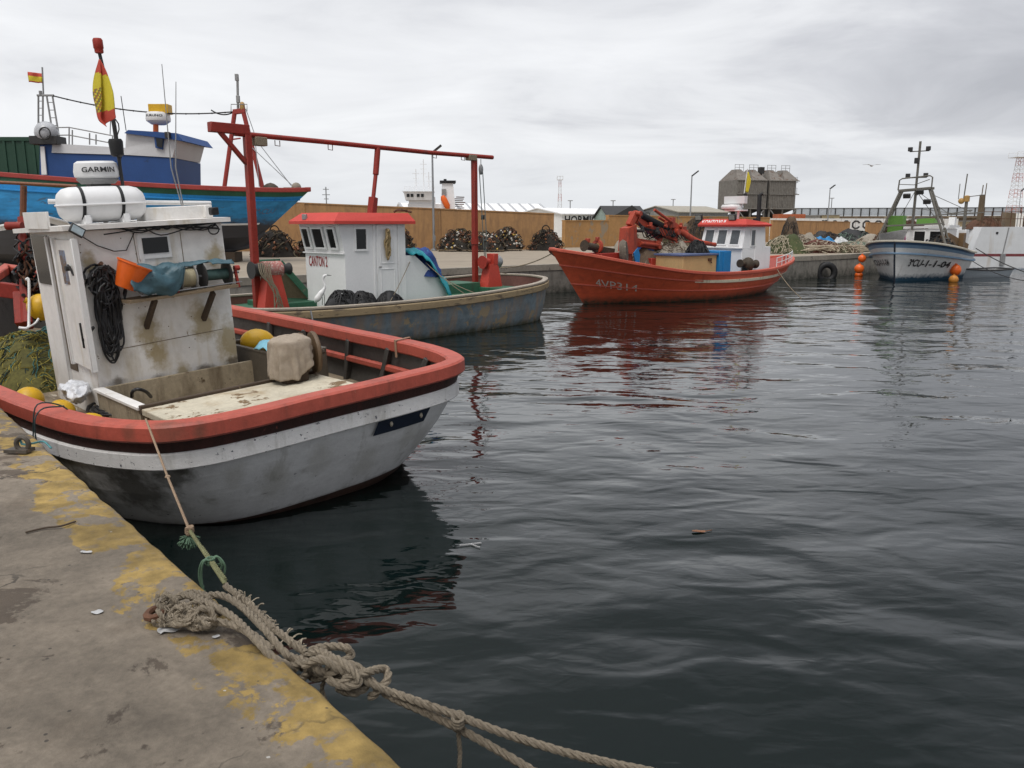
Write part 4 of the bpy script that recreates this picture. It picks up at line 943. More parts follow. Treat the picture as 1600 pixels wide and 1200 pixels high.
def hank(name, label, cat, fr, b, mt, n, top, drop, wid, r, seed, out_=(-1, 0, 0), across=(0, 1, 0)):
    t = thing(name, label, cat, fr, b); mb = MB(); rd = random.Random(seed); b = Vector(b); o_ = Vector(out_); ac = Vector(across)
    for k in range(n):
        w_ = wid * rd.uniform(.4, 1); d = drop * rd.uniform(.55, 1); c0 = ac * rd.uniform(-wid * .4, wid * .4); P = []
        for i in range(18):
            a = 2 * math.pi * i / 18; yy = math.sin(a) * w_ * (.28 + .72 * (.5 - .5 * math.cos(a)) ** 1.0) + rd.uniform(-.012, .012)
            zz = -d * (.5 - .5 * math.cos(a)); P.append(b + c0 + ac * yy + Vector((0, 0, zz + top + rd.uniform(-.01, .01))) + o_ * (.03 + rd.uniform(0, .1) * (1 - .5 * (zz < -d * .5))))
        mb.tube(cr(P + [P[0]], 3), r * rd.uniform(.75, 1.2), 6)
    mb.build('loops', mt, t); return t
hose = mat('black_hose', (.018, .018, .02), (.05, .05, .05), .15, 20, rough=.45, var=.4)
hk = hank('cable_hank', 'long hank of black cable hanging left of the shelf on the white wheelhouse', 'cable hank', B1, (x0, .80, 2.3), hose, 26, .06, 1.18, .17, .011, 3)
mb = MB(); rd = random.Random(5)
for k in range(14):
    cy_ = .80 + rd.uniform(-.08, .1); cz = 2.12 + rd.uniform(-.12, .12); rr = rd.uniform(.12, .2)
    mb.tube([(x0 - .06 - rd.random() * .09, cy_ + math.cos(i * .42) * rr * .8, cz + math.sin(i * .42) * rr) for i in range(rd.randint(9, 15))], .014, 6)
mb.build('upper_coil', hose, hk); MB().cyl((x0, .82, 2.36), (x0 - .14, .82, 2.4), .022, 8).build('peg', rust, hk)
# flag
fm_r = mat('flag_red', (.50, .075, .05), var=.12, vs_=5, rough=.8); fm_y = mat('flag_yellow', (.60, .50, .04), var=.12, vs_=5, rough=.8); fm_c = mat('flag_crest', (.40, .16, .03), (.1, .18, .05), .5, 30, var=.5)
fg = thing('flag', 'faded red and yellow flag with small crest hanging limp on the nearest mast', 'flag', B1, (3.93, my, 4.62))
def flagmesh(PL, PR, rows_, cols_, amp, dvec, crest=True, diag=.22, b0=.2, b1_=.72):
    L_ = cr(PL, 8); Rr = cr(PR, 8); n = min(len(L_), len(Rr)); mb = MB(); V = []; F = []; m = []
    for i in range(n):
        for j in range(cols_ + 1):
            t = j / cols_; p = L_[i].lerp(Rr[i], t) + Vector(dvec) * (amp * math.sin(t * 9 + i * .13) * min(1, i / n * 2)); V.append(p)
    for i in range(n - 1):
        for j in range(cols_):
            F.append((i * (cols_ + 1) + j, i * (cols_ + 1) + j + 1, (i + 1) * (cols_ + 1) + j + 1, (i + 1) * (cols_ + 1) + j))
            q = i / n + diag * (j / cols_ - .5); c = 0 if q < b0 or q > b1_ else 1
            if crest and c == 1 and .38 < i / n < .68 and .0 <= j / cols_ < .34 and (i + j) % 3 != 1: c = 2
            m.append(c)
    return mb.add(V, F, m)
g2 = lambda u, v: B1.M.inverted() @ at(u, v, 9.9)
mb = flagmesh([g2(154, 93), g2(149, 115), g2(147.5, 140), g2(149, 165), g2(151, 188), g2(163, 199)], [g2(157, 93), g2(164, 108), g2(170, 130), g2(176, 152), g2(181, 168), g2(184, 178)], 0, 18, .05, (1, .2, 0), diag=-.12, b0=.22, b1_=.72)
c_ = mb.build('cloth', [fm_r, fm_y, fm_c], fg); md = c_.modifiers.new('t', 'SOLIDIFY'); md.thickness = .004
# deck gear on the quay side
def buoy(label, fr, c, r, mt, name='buoy', group='yellow plastic buoys on the nearest boat', ax=(0, 0, 1), lug=True, sc=(1, 1, 1), cat='buoy'):
    t = thing(name, label, cat, fr, (c[0], c[1], c[2] - r), group); MB().ball(c, r, 22, 0, sc, ax).build('float_body', mt, t)
    if lug:
        A = Vector(ax).normalized(); MB().cyl(Vector(c) + A * r * .93, Vector(c) + A * r * 1.22, r * .22, 10).build('lug', mt, t)
    return t
p = onz(B1, 42, 608, .85); buoy('round yellow buoy leftmost by the red gunwale', B1, (p.x, p.y, .80), .17, yellow, ax=(1, .3, .3))
p = onz(B1, 92, 625, .75); buoy('cut open yellow float beside the white bag', B1, (p.x, p.y, .68), .16, yellow, ax=(-.8, .1, .6), sc=(1, 1, .8))
p = onz(B1, 136, 655, .80); buoy('yellow buoy nearest the coiled black hose', B1, (p.x, p.y, .76), .2, yellow, ax=(1, 0, .2), sc=(1, 1, .7))
p = g(66, 480, 11.3); buoy('big yellow drum float left of the wheelhouse wall', B1, tuple(p), .19, yellow, ax=(.1, .3, .2), sc=(1, 1, 1.05))
bag = thing('plastic_bag', 'crumpled white plastic bag beside yellow buoys', 'bag', B1, tuple(onz(B1, 118, 622, .6)))
p = onz(B1, 119, 612, .78); mb = MB().ball(p, .17, 44, 0, (1.25, .85, .75)); mb.jitter(.05, 8).jitter(.035, 17).jitter(.012, 40); mb.build('bag_body', mat('plastic_film', (.68, .70, .74), rough=.3, var=.08), bag)
mb = MB().ball(p + Vector((.16, .07, .04)), .1, 16, 0, (1.3, .7, .4)); mb.jitter(.05, 12); mb.build('bag_neck', MATS['plastic_film'], bag)
hc = thing('hose_coil', 'flat coil of thin black hose on the deck by the wheelhouse corner', 'hose', B1, tuple(onz(B1, 178, 645, .56))); mb = MB(); rd = random.Random(8); c0 = onz(B1, 178, 645, .56)
for k in range(13):
    rr = rd.uniform(.14, .34); mb.tube([c0 + Vector((math.cos(i * .4) * rr * 1.2 + rd.uniform(-.02, .02), math.sin(i * .4) * rr * .8, .03 + .05 * rd.random())) for i in range(16)], .013, 6)
mb.tube(cr([c0 + Vector((-.3, -.1, .03)), c0 + Vector((-.5, .2, .03)), c0 + Vector((-.3, .5, .04)), c0 + Vector((.3, .5, .05)), c0 + Vector((1, .4, .04))], 5), .014, 6).build('hose', hose, hc)
hs = thing('hose', 'short black hose arching in the wooden trough before the wheelhouse', 'hose', B1, (2.6, .5, .58)); MB().tube(cr([onz(B1, 206, 620, .8), onz(B1, 207, 612, .9), onz(B1, 215, 608, .95), onz(B1, 228, 612, .9), onz(B1, 236, 620, .8)], 6), .02, 8).build('hose_body', hose, hs)
nt1 = thing('net_heap', 'green and yellow net heap on the nearest boat left of the wheelhouse', 'fishing net', B1, tuple(onz(B1, 40, 590, .5)))
nc = onz(B1, 36, 590, .55); nc = Vector((nc.x + .5, nc.y - .25, .52)); netc = [mat('net_olive', (.12, .11, .03), var=.5, rough=.9), mat('net_yellow', (.30, .25, .05), var=.3, rough=.9), mat('net_teal', (.05, .16, .15), var=.3, rough=.9), mat('net_dark', (.02, .03, .028), var=.5, rough=.9)]
mb = MB().grid(heap(nc, (1.5, .95), .62, B1, 3, 40, .2), 0); strands(mb, nc, (1.5, .95), .62, 420, .006, 4, (1, 1, 0, 2, 3), 14, .09, .05); mb.build('net', netc, nt1)
nt2 = thing('net_heap', 'dark teal net pile between the green net and the wheelhouse', 'fishing net', B1, (4.9, 1.3, .5))
nc2 = onz(B1, 84, 560, .6); mb = MB().grid(heap(nc2, (.55, .45), .5, B1, 5, 24, .2), 1); strands(mb, nc2, (.55, .45), .5, 120, .006, 6, (0, 1), 10, .07, .04); mb.build('net', [netc[2], netc[3]], nt2)
rd = random.Random(12); mb = MB(); nc3 = onz(B1, 70, 540, .6)
for k in range(50): 
    q = onz(B1, rd.uniform(-10, 95), rd.uniform(505, 560), .75); mb.tube(cr([q + Vector((rd.uniform(-.25, .25), rd.uniform(-.2, .2), rd.uniform(-.1, .12))) for i in range(5)], 3), rd.uniform(.01, .028), 5, rd.choice((0, 1, 1, 2)))
hp = thing('rope_tangle', 'dark tangle of ropes and hoses behind the green net', 'rope', B1, tuple(nc3)); mb.build('tangle', [rust, black, darkwood], hp)
# grey tub with floats, blue cloth, covered roller on the hatch cover
tb = thing('fish_tub', 'long brown-grey tub beside the nearest wheelhouse holding yellow floats', 'tub', B1, (3.4, -1.05, .5))
tubm = mat('tub_plastic', (.10, .085, .065), (.2, .17, .12), .1, 5, var=.25)
X0, X1, Y0, Y1, Z0, Z1 = 2.45, 4.1, -1.55, -.92, .52, 1.08; mb = MB()
for a, b in ((Vector((X0, Y1, 0)), Vector((X1, Y1, 0))), (Vector((X1, Y1, 0)), Vector((X1, Y0, 0))), (Vector((X1, Y0, 0)), Vector((X0, Y0, 0))), (Vector((X0, Y0, 0)), Vector((X0, Y1, 0)))):
    mb.bar(a + Vector((0, 0, .80)), b + Vector((0, 0, .80)), .04, .56); mb.bar(a + Vector((0, 0, 1.085)), b + Vector((0, 0, 1.085)), .06, .025)
mb.box(((X0 + X1) / 2, (Y0 + Y1) / 2, .55), (X1 - X0, Y1 - Y0, .04)); mb.build('tub_wall', tubm, tb)
buoy('yellow float lying in the far end of the tub', B1, (3.75, -1.25, 1.08), .19, yellow, ax=(.1, 1, .2), sc=(1, 1, 1.3), group='yellow floats in the tub')
buoy('yellow float under blue cloth in the tub', B1, (3.1, -1.25, 1.04), .16, yellow, ax=(0, 1, .2), sc=(1, 1, 1.3), group='yellow floats in the tub')
bc = thing('blue_cloth', 'pale blue cloth lying over the tub rim', 'cloth', B1, (2.8, -1.2, 1.1)); mb = MB().grid([[Vector((2.45 + .75 * i / 13, -1.5 + .6 * j / 11, 1.20 - .25 * abs(j / 11 - .5) ** 1.5 + .06 * noise.noise(Vector((i * .4, j * .4, 1))))) for j in range(12)] for i in range(14)])
c_ = mb.build('cloth', mat('pale_blue_cloth', (.22, .50, .62), var=.12, rough=.8), bc); md = c_.modifiers.new('t', 'SOLIDIFY'); md.thickness = .008
rl = thing('line_hauler', 'wooden wheeled hauler under a beige rag on the hatch cover', 'hauler', B1, (1.75, -.75, .92))
rc = Vector((1.72, -.70, 1.20))
MB().lathe([(.06, 0), (.25, 0), (.26, .02), (.25, .05), (.14, .07), (.14, .13), (.25, .15), (.26, .18), (.25, .2), (.06, .2)], rc + Vector((.12, -.14, 0)), (-.25, -1, 0), 30).build('wooden_wheel', mat('varnished_wheel', (.14, .09, .05), (.25, .19, .12), .2, 6, var=.3), rl)
MB().box(rc + Vector((.02, .06, -.14)), (.3, .3, .3)).cyl(rc + Vector((0, -.4, 0)), rc + Vector((0, .2, 0)), .03, 8).build('hauler_block', darkwood, rl)
rg = thing('rag', 'beige cloth rag draped over the hauler wheel', 'rag', B1, (1.7, -.6, .95)); rows = []
ctr = rc + Vector((.0, .06, 0))
for i in range(34):
    v = i / 33; row = []
    for j in range(64):
        a = 2 * math.pi * j / 64; ca, sa = math.cos(a), math.sin(a)       # ca>0 towards the wheelhouse, sa>0 towards the quay
        open_ = max(0, -sa) ** 1.5 * (.35 + .65 * (ca < .3)); drop = (.43 + .03 * noise.noise(Vector((ca * 3, sa * 3, 1)))) * (1 - .72 * open_)
        rx, ry = .19, .24; n4 = (abs(ca) ** 3 + abs(sa) ** 3) ** (-1 / 3)
        if v < .4: k = v / .4; z = rc.z + .265 - .055 * k ** 3 - .03 * noise.noise(Vector((ca * k * 2, sa * k * 2, 4))); f = k
        else: k = (v - .4) / .6; z = rc.z + .21 - k * drop; f = 1 + .10 * k + (.07 * math.sin(a * 9 + 2 * noise.noise(Vector((ca, sa, 3)))) + .05 * math.sin(a * 17 + 1)) * min(1, k * 1.6)
        f += .05 * noise.noise(Vector((ca * 2, sa * 2, v * 5)))
        row.append(ctr + Vector((ca * n4 * rx * f, sa * n4 * ry * f, 0))); row[-1].z = max(z, .93)
    rows.append(row)
mb = MB(); mb.grid(rows, closed=True)
c_ = mb.jitter(.012, 9).jitter(.004, 30).build('cloth', mat('beige_rag', (.36, .30, .235), (.22, .17, .12), .2, 6, (.2, .15, .1), .3, rough=.95, var=.2, bump=.5, bs=60), rg, ang=75); md = c_.modifiers.new('t', 'SOLIDIFY'); md.thickness = .008
tr_ = thing('rope', 'thin tan cord tied round the far red gunwale of the nearest boat', 'cord', B1, tuple(H1.at(.60, 0, -1, 0)))
mb = MB(); P0 = H1.at(.47, 0, -1, 0)
for k in range(3):
    c = P0 + Vector((.012 * k, 0, 0)); mb.tube([c + Vector((0, .175, -.12)), c + Vector((0, .175, .10)), c + Vector((0, -.055, .105)), c + Vector((0, -.055, -.12))], .008, 6)
mb.build('cord', mat('tan_cord', (.33, .2, .13), var=.2), tr_)
# fender between hull and quay
fd = thing('fender', 'dull yellow hanging fender with blue top squeezed between hull and quay', 'fender', B1, (1.25, 2.15, .2))
MB().ball((1.2, 2.28, .42), .25, 20, 0, (1, 1, 1.35)).build('fender_body', mat('dull_yellow_fender', (.22, .17, .05), (.08, .07, .04), .3, 5, var=.3), fd)
MB().lathe([(.12, 0), (.12, .1), (.07, .14), (.05, .17)], (1.2, 2.28, .72), n=14).build('fender_cap', mat('blue_cap', (.02, .05, .16), var=.3), fd)
MB().tube(cr([(1.2, 2.28, .88), (1.15, 2.27, 1.1), (1.15, 2.2, 1.33), (1.15, 2.0, 1.27), (1.12, 1.9, 1.1)], 5), .007, 6).tube(cr([(1.05, 2.27, .5), (1.05, 2.28, 1.1), (1.08, 2.2, 1.29), (1.1, 2.0, 1.28)], 5), .007, 6).build('lanyard', mat('dark_teal_line', (.03, .05, .05), var=.3), fd)
# ================================================================== second boat
B2 = Frame(-1.2, 23.9, (-.69, -.72))
b2 = thing('fishing_boat', 'weathered grey-blue boat with long red gantry and white red-roofed wheelhouse', 'fishing boat', B2, (0, 0, 0), 'boats moored in the harbour')
h2m = mat('hull_weathered_bluegrey', (.17, .215, .24), (.30, .235, .15), .36, 1.5, (.32, .20, .11), .6, ds=1.3, rough=.8, var=.3, vs_=6, bump=.4, low=((.04, .04, .018), -.02, .16))
rubw = mat('pale_rub_rail_wood', (.30, .225, .13), (.12, .09, .06), .35, 3, (.1, .07, .045), .4, rough=.8, stretch=(.5, 3, 3), var=.25)
H2 = Hull([((-2.2, 0, 1.22), (-2.0, 0, 0), (-1.6, 0, -.5), .03), ((-2.12, .7, 1.21), (-1.95, .6, 0), (-1.5, .2, -.5), .05), ((-1.7, 1.45, 1.18), (-1.6, 1.3, 0), (-1.2, .3, -.5), .06), ((-.5, 2.0, 1.10), (-.5, 1.85, 0), (0, .4, -.5), .06),
           ((2, 2.25, 1.0), (2, 2.1, 0), (2, .5, -.5), .06), ((5, 2.3, .97), (5, 2.12, 0), (5, .5, -.5), .06), ((7.5, 2.0, 1.0), (7.5, 1.75, 0), (7, .4, -.5), .05), ((9.2, 1.2, 1.12), (9, .9, 0), (9, .2, -.5), 0), ((10.3, 0, 1.3), (9.9, 0, 0), (9.4, 0, -.5), 0)],
          [0, .1, .25, .4, .6, .8, 1])
H2.shell([(9, 0)]).build('hull', h2m, b2, ang=70)
H2.rail(-.02, .09, -.22, -.04, bev=.02).build('rub_rail', rubw, b2)
H2.rail(-.10, .06, -.02, .035, bev=.01).build('gunwale_cap', mat('pale_gunwale_cap', (.36, .31, .25), (.2, .15, .1), .25, 4, var=.2), b2)
green = mat('deck_green_paint', (.035, .13, .075), (.14, .12, .09), .22, 5, (.05, .05, .035), .4, var=.25)
darkred = mat('faded_maroon', (.17, .075, .06), (.25, .2, .16), .2, 4, var=.3)
H2.inner(-.08, -.01, lambda x: .74).build('bulwark', darkred, b2)
H2.deck(-.06, lambda x: .76).build('deck', green, b2)
MB().box((.6, -.9, .90), (2.6, 1.1, .3)).build('deck_locker', green, b2)
MB().box((-1.1, .2, .84), (.9, 1.4, .14)).build('hatch', green, b2)
# wheelhouse
a0, a1, c0_, c1_, zz0, zz1 = 3.35, 5.2, -.62, 1.1, .74, 2.84
wb = MB().prism([(a0, c0_), (a1, c0_), (a1 + .0, c1_), (a0, c1_)], zz0, 2.1); wb.add([(a0, c0_, 2.1), (a1, c0_, 2.1), (a1, c1_, 2.1), (a0, c1_, 2.1), (a0, c0_, zz1), (a1 + .16, c0_, zz1), (a1 + .16, c1_, zz1), (a0, c1_, zz1)], [(0, 1, 5, 4), (1, 2, 6, 5), (2, 3, 7, 6), (3, 0, 4, 7), (4, 5, 6, 7)])
w2 = wb.build('wheelhouse', white2, b2, smooth=False)
n_ = Vector((.74, 0, -.16)).normalized(); n_ = Vector((n_.x, 0, n_.z)); rr_ = Vector((0, 1, 0))
for cy_, ww in ((-.36, .26), (.17, .42), (.75, .28)): window('window', w2, (a1 + .105, cy_, 2.46), n_, rr_, ww, .46, white2, depth=.03)
window('window', w2, (4.72, c1_, 2.44), (0, 1, 0), (1, 0, 0), .3, .48, white2, depth=.03)
MB().box((5.24, .24, 2.10), (.05, 1.76, .03)).build('window_sill', white2, w2)
dr = MB().box((3.95, c1_ + .01, 1.82), (.62, .035, 1.95)).build('door', white2, w2)
mb = MB()
for zc_, hh in ((2.25, .82), (1.32, .75)):
    for sx in (-.21, .21): mb.box((3.95 + sx, c1_ + .032, zc_), (.02, .012, hh))
    for sz in (-1, 1): mb.box((3.95, c1_ + .032, zc_ + sz * hh / 2), (.42, .012, .02))
mb.box((4.33, c1_ + .012, 1.85), (.05, .03, 2.0)).box((3.58, c1_ + .012, 1.85), (.05, .03, 2.0)); mb.build('door_trim', white2, w2)
MB().cyl((4.2, c1_ + .02, 1.75), (4.2, c1_ + .1, 1.75), .02, 8).build('door_handle', alu, w2)
redr = mat('bright_red_roof_paint', (.56, .06, .045), (.55, .25, .22), .08, 5, var=.12)
mb = MB(); zr = 2.83; E0 = [(a0 - .12, c0_ - .3), (a1 + .42, c0_ - .3), (a1 + .62, c0_ + .2), (a1 + .62, c1_ - .2), (a1 + .42, c1_ + .22), (a0 - .3, c1_ + .22)]; E0 = [(a0 - .22, c0_ - .12), (a1 + .36, c0_ - .12), (a1 + .36, c1_ + .16), (a0 - .22, c1_ + .16)]
I0 = [(a0 + .1, c0_ + .1), (a1 + .12, c0_ + .1), (a1 + .12, c1_ - .0), (a0 - .1, c1_ + .02)]
mb.add([(x, y, zr - .03) for x, y in E0] + [(x, y, zr + .04) for x, y in E0] + [(x, y, zr + .24) for x, y in I0], [(3, 2, 1, 0)] + [(i, (i + 1) % 4, 4 + (i + 1) % 4, 4 + i) for i in range(4)] + [(4 + i, 4 + (i + 1) % 4, 8 + (i + 1) % 4, 8 + i) for i in range(4)] + [(8, 9, 10, 11)])
mb.build('roof', redr, w2, smooth=False)
MB().box((a1 + .30, -.1, zr + .14), (.06, .16, .13)).build('roof_floodlight', alu, w2)
MB().tube(cr([(3.3, .6, 3.1), (3.2, .7, 3.16), (2.95, .9, 3.1)], 4), .03, 6).box((3.15, .75, 3.14), (.22, .2, .05)).build('roof_horn', rust, w2)
mb = MB(); textmesh('CANTON 2', mb, flat((a1 + .012, -.46, 1.76), (0, .82, 0), (0, 0, .26)), bold=.015, m=0); mb.build('lettering', mat('letter_red', (.32, .035, .035), var=.2), w2)
MB().add([(a0, c0_ + .1, .74), (a0, c1_ - .02, .74), (1.75, c1_ - .25, .74), (1.75, c0_ + .1, .74), (a0, c0_ + .1, 2.0), (a0, c1_ - .02, 2.0), (1.75, c1_ - .25, 1.15), (1.75, c0_ + .1, 1.15), (3.0, c1_ - .06, 2.0), (3.0, c0_ + .1, 2.0)], [(0, 1, 5, 4), (1, 2, 6, 8, 5), (2, 3, 7, 6), (3, 0, 4, 9, 7), (4, 5, 8, 9), (9, 8, 6, 7), (0, 3, 2, 1)]).build('engine_casing', white2, b2, smooth=False)
# gantry
ty = -.6
gb = MB().tube([(6.95, ty, 4.86), (4.5, ty, 4.84), (1.0, ty, 4.79), (-1.5, ty, 4.80)], .062, 12).build('gantry_beam', postred, b2)
MB().box((7.05, ty - .02, 4.96), (.95, .2, .22)).build('beam_head', postred, gb)
MB().bar((6.62, ty, .8), (6.62, ty, 4.86), .16, .16).bar((6.68, ty, 4.2), (7.3, ty, 4.88), .1, .1, up=(0, 1, 0)).build('gantry_post', postred, b2)
MB().bar((-.72, ty, .76), (-.72, ty, 4.72), .15, .15).cyl((-.72, ty, 2.2), (-.72, ty, 2.35), .12, 10).build('gantry_post', postred, b2)
MB().bar((3.25, -.42, 3.0), (3.15, -.45, 3.5), .19, .19).cyl((3.16, -.45, 3.45), (2.98, -.54, 4.1), .055, 10).cyl((2.98, -.54, 4.1), (2.84, ty, 4.8), .08, 10).build('gantry_strut', postred, b2)
mb = MB()
for x in (5.9, 4.4, .9, -.2): mb.tube([(x, ty, 4.78), (x, ty, 4.66), (x - .13, ty, 4.65), (x - .13, ty, 4.78)], .012, 5)
mb.build('hook', rust, gb)
MB().box((6.3, ty, 4.72), (.3, .2, .2)).box((-.6, ty, 4.74), (.3, .22, .16)).build('line_lashing', ropem, gb)
mb = MB(); mb.tube([(-1.0, ty, 4.72), (-1.0, ty, 4.55)], .012, 5).ball((-1.0, ty, 4.42), .09, 12, 0, (1, .55, 1.8)); pb = mb.build('pulley_block', alu, b2)
mb = MB()
for d in (-.07, .07): mb.tube([(-1.0 + d, ty, 4.4), (-.95 + d, ty + .2, 2.5), (-.86, ty + .3, 1.4)], .014, 5)
mb.tube([(-.9, ty + .3, 1.35), (-.85, ty + .35, 1.15)], [.05, .02], 6).build('fall_line', mat('greenish_line', (.10, .12, .11), var=.3), b2)
MB().box((-.95, ty + .12, 3.0), (.09, .09, .14)).ball((-.92, ty + .25, 2.3), .05, 8).build('shackle', darkm, b2)
def winch(x, y, big=True):
    z = .76
    mb = MB(); mb.add([(x - .34, y - .2, z), (x + .34, y - .2, z), (x + .34, y + .2, z), (x - .34, y + .2, z), (x - .17, y - .15, z + .85), (x + .17, y - .15, z + .85), (x + .17, y + .15, z + .85), (x - .17, y + .15, z + .85)], [(0, 1, 5, 4), (1, 2, 6, 5), (2, 3, 7, 6), (3, 0, 4, 7), (4, 5, 6, 7)]); o = mb.build('winch_stand', mat('winch_red', (.5, .055, .035), (.2, .05, .04), .12, 7, var=.15), b2, smooth=False)
    return o
ws = winch(6.35, -.35)
MB().cyl((6.58, -.35, 1.72), (6.1, -.35, 1.72), .2, 22).build('rope_drum', mat('drum_wound_pink_rope', (.42, .16, .14), (.5, .4, .36), .45, 26, rough=.8, var=.35), ws)
MB().lathe([(.1, 0), (.16, .02), (.15, .2), (.2, .27), (.21, .29)], (6.58, -.35, 1.72), (1, 0, .0), 18).build('warping_head', darkm, ws)
MB().lathe([(.1, 0), (.13, .02), (.11, .16), (.15, .24), (.15, .26)], (6.1, -.35, 1.72), (-1, 0, 0), 18).build('warping_head', darkm, ws)
mb = MB()
for k in range(7): mb.tube(cr([(6.5 + .05 * k, -.12, 1.9), (6.55 + .04 * k, -.0, 1.6), (6.45 + .07 * math.sin(k * 2), .02, 1.2), (6.4 + .13 * math.sin(k), .0, .82)], 5), .014, 5)
mb.build('hanging_line', ropem, ws)
ws2 = winch(-1.05, -.25)
MB().box((-1.13, -.25, 1.75), (.2, .32, .32)).build('winch_head', MATS['winch_red'], ws2)
MB().lathe([(.07, 0), (.11, .02), (.1, .16), (.19, .24), (.2, .3)], (-.98, -.25, 1.66), (1, 0, 0), 20).build('warping_head', redp, ws2)
MB().lathe([(.07, 0), (.19, .02), (.19, .18), (.12, .26)], (-1.2, -.25, 1.66), (-1, .1, 0), 20).build('steel_drum', steel, ws2)
# hatch lid propped open
mb = MB(); P = [onz(B2, 398, 403, 1.75), onz(B2, 432, 398, 1.8), onz(B2, 478, 472, .95), onz(B2, 440, 478, .85)]
q0, q1, q2, q3 = Vector((6.05, -1.55, 1.82)), Vector((5.75, -.95, 1.86)), Vector((5.05, -.55, .84)), Vector((5.45, -1.4, .84))
lid = MB().slab([q0, q1, q2, q3], (-.05, .02, .02)).build('hatch_lid', wood, b2, smooth=False)
mb = MB(); 
for a, b in ((q0, q1), (q1, q2), (q2, q3), (q3, q0)): mb.bar(a, b, .07, .16)
mb.build('lid_frame', green, lid)
MB().box((5.6, -1.0, .82), (1.3, 1.6, .14)).build('hatch_coaming', green, b2)
mb = MB(); zf = .97
for u, v, z in ((479, 500, .6),): mb.tube([(6.9, 2.2, .95), (6.9, 2.26, .75)], .02, 6).tube([(6.9 + .05 * math.cos(i * .6), 2.26, .62 + .11 * math.sin(i * .6)) for i in range(11)], .014, 6)
mb.build('chain_ring', steel, b2)
mb = MB()
for a, b in (((3.1, 1.0, 1.9), (4.6, 2.0, .95)), ((2.6, 1.0, 1.8), (2.2, 2.1, 1.0)), ((2.2, .9, 1.5), (1.8, 2.1, 1.0)), ((-.5, 1.9, 1.12), (-.4, 2.1, .8)), ((-2, -.5, 1.25), (-.7, ty, 1.6))): mb.tube(sag(a, b, .04, 8), .01, 5)
mb.build('lashing', ropem, b2)
# things aboard
sheet = thing('tarpaulin', 'turquoise edged tarpaulin sloping down over the white engine casing', 'tarpaulin', B2, (2.4, .3, 1.5)); bl = mat('deep_blue_net', (.02, .055, .22), (.03, .16, .3), .3, 8, var=.4, rough=.7); tq = mat('turquoise_edge', (.02, .30, .36), var=.25)
rows = []
for i in range(22):
    x = 3.15 - 1.5 * i / 21; row = []
    for j in range(18):
        y = .95 - 1.3 * j / 17; z = 2.04 - max(0, 3.0 - x) * .60; k = max(0, 3 - j); row.append(Vector((x, y + .16 + .012 * k - (3.1 - x) * .1, z - .14 * k * (.3 + i / 21) + .06 + .26 * math.sin(math.pi * min(1, i / 18)) * (1 - j / 30) + .12 * abs(noise.noise(Vector((x * 3.4, y * 3.4, 3)))))))
    rows.append(row)
mb = MB(); mb.grid(rows); mb.m = [1 if (k % 17) < 5 else 0 for k in range(len(mb.f))]; c_ = mb.build('sheet', [bl, tq], sheet); md = c_.modifiers.new('t', 'SOLIDIFY'); md.thickness = .02
for x, y, rx, h, lab in ((5.6, 1.5, .52, .46, 'black net bundle by the egret at the front of the wheelhouse'), (5.05, 1.55, .46, .40, 'middle black net bundle beside the white wheelhouse'), (4.35, 1.68, .46, .36, 'rightmost coiled black hose bundle beside the wheelhouse door')):
    t = thing('net_bundle', lab, 'net', B2, (x, y, .78), 'black bundles along the rail of the gantry boat'); mb = MB().grid(heap((x, y, .78), (rx, rx * .6), h, B2, x, 20, .3)); strands(mb, (x, y, .78), (rx, rx * .6), h, 70, .014, int(x * 9), (0,), 8, .09, .03, 5); mb.build('bundle', black, t)
hank('rope_hank', 'tan rope hank hanging by the door of the red-roofed wheelhouse', 'rope hank', B2, (3.98, 1.14, 2.62), mat('tan_rope', (.32, .235, .12), (.2, .14, .07), .3, 20, rough=.9), 9, .05, .75, .10, .018, 6, out_=(0, 1, 0), across=(1, 0, 0))
t = thing('net_heap', 'bundled deep blue net on the white casing behind the wheelhouse', 'fishing net', B2, (2.5, .45, 1.5)); mb = MB().grid(heap((2.3, .45, 1.45), (.58, .50), .72, B2, 5, 30, .3)).jitter(.06, 5).jitter(.02, 14); mb.build('net', bl, t)
# egret
eg = thing('egret', 'white egret standing on the grey boat rail facing right', 'bird', B2, (6.42, 1.92, 1.02)); ew = mat('egret_feather', (.80, .80, .79), var=.05, rough=.7)
e0 = Vector((6.42, 1.92, 1.02)); rt = Vector((-.69, .72, 0))  # image right in boat axes
K = lambda a, z, s=0: e0 + rt * a + Vector((0, 0, z))
body = MB().tube(cr([K(-.16, .06), K(-.1, .14), K(-.02, .25), K(.05, .34), K(.08, .42), K(.05, .52), K(.06, .62), K(.10, .66), K(.15, .665)], 5), [.012] + [.025, .042, .054, .064, .070, .072, .07, .066, .064, .06, .062, .055, .048, .042, .038, .034, .031, .028, .026, .025, .024, .023, .023, .022, .022, .022, .022, .023, .026, .029, .031, .031, .029, .026, .022, .018, .014, .011, .009, .007][:40], 12).build('egret_body', ew, eg)
MB().tube([K(.14, .665), K(.24, .655)], [.012, .003], 6).build('bill', blk, body)
MB().tube([K(-.0, .26), K(.01, .12), K(.0, .0)], .007, 5).tube([K(.05, .28), K(.06, .13), K(.05, .0)], .007, 5).build('leg', blk, eg)
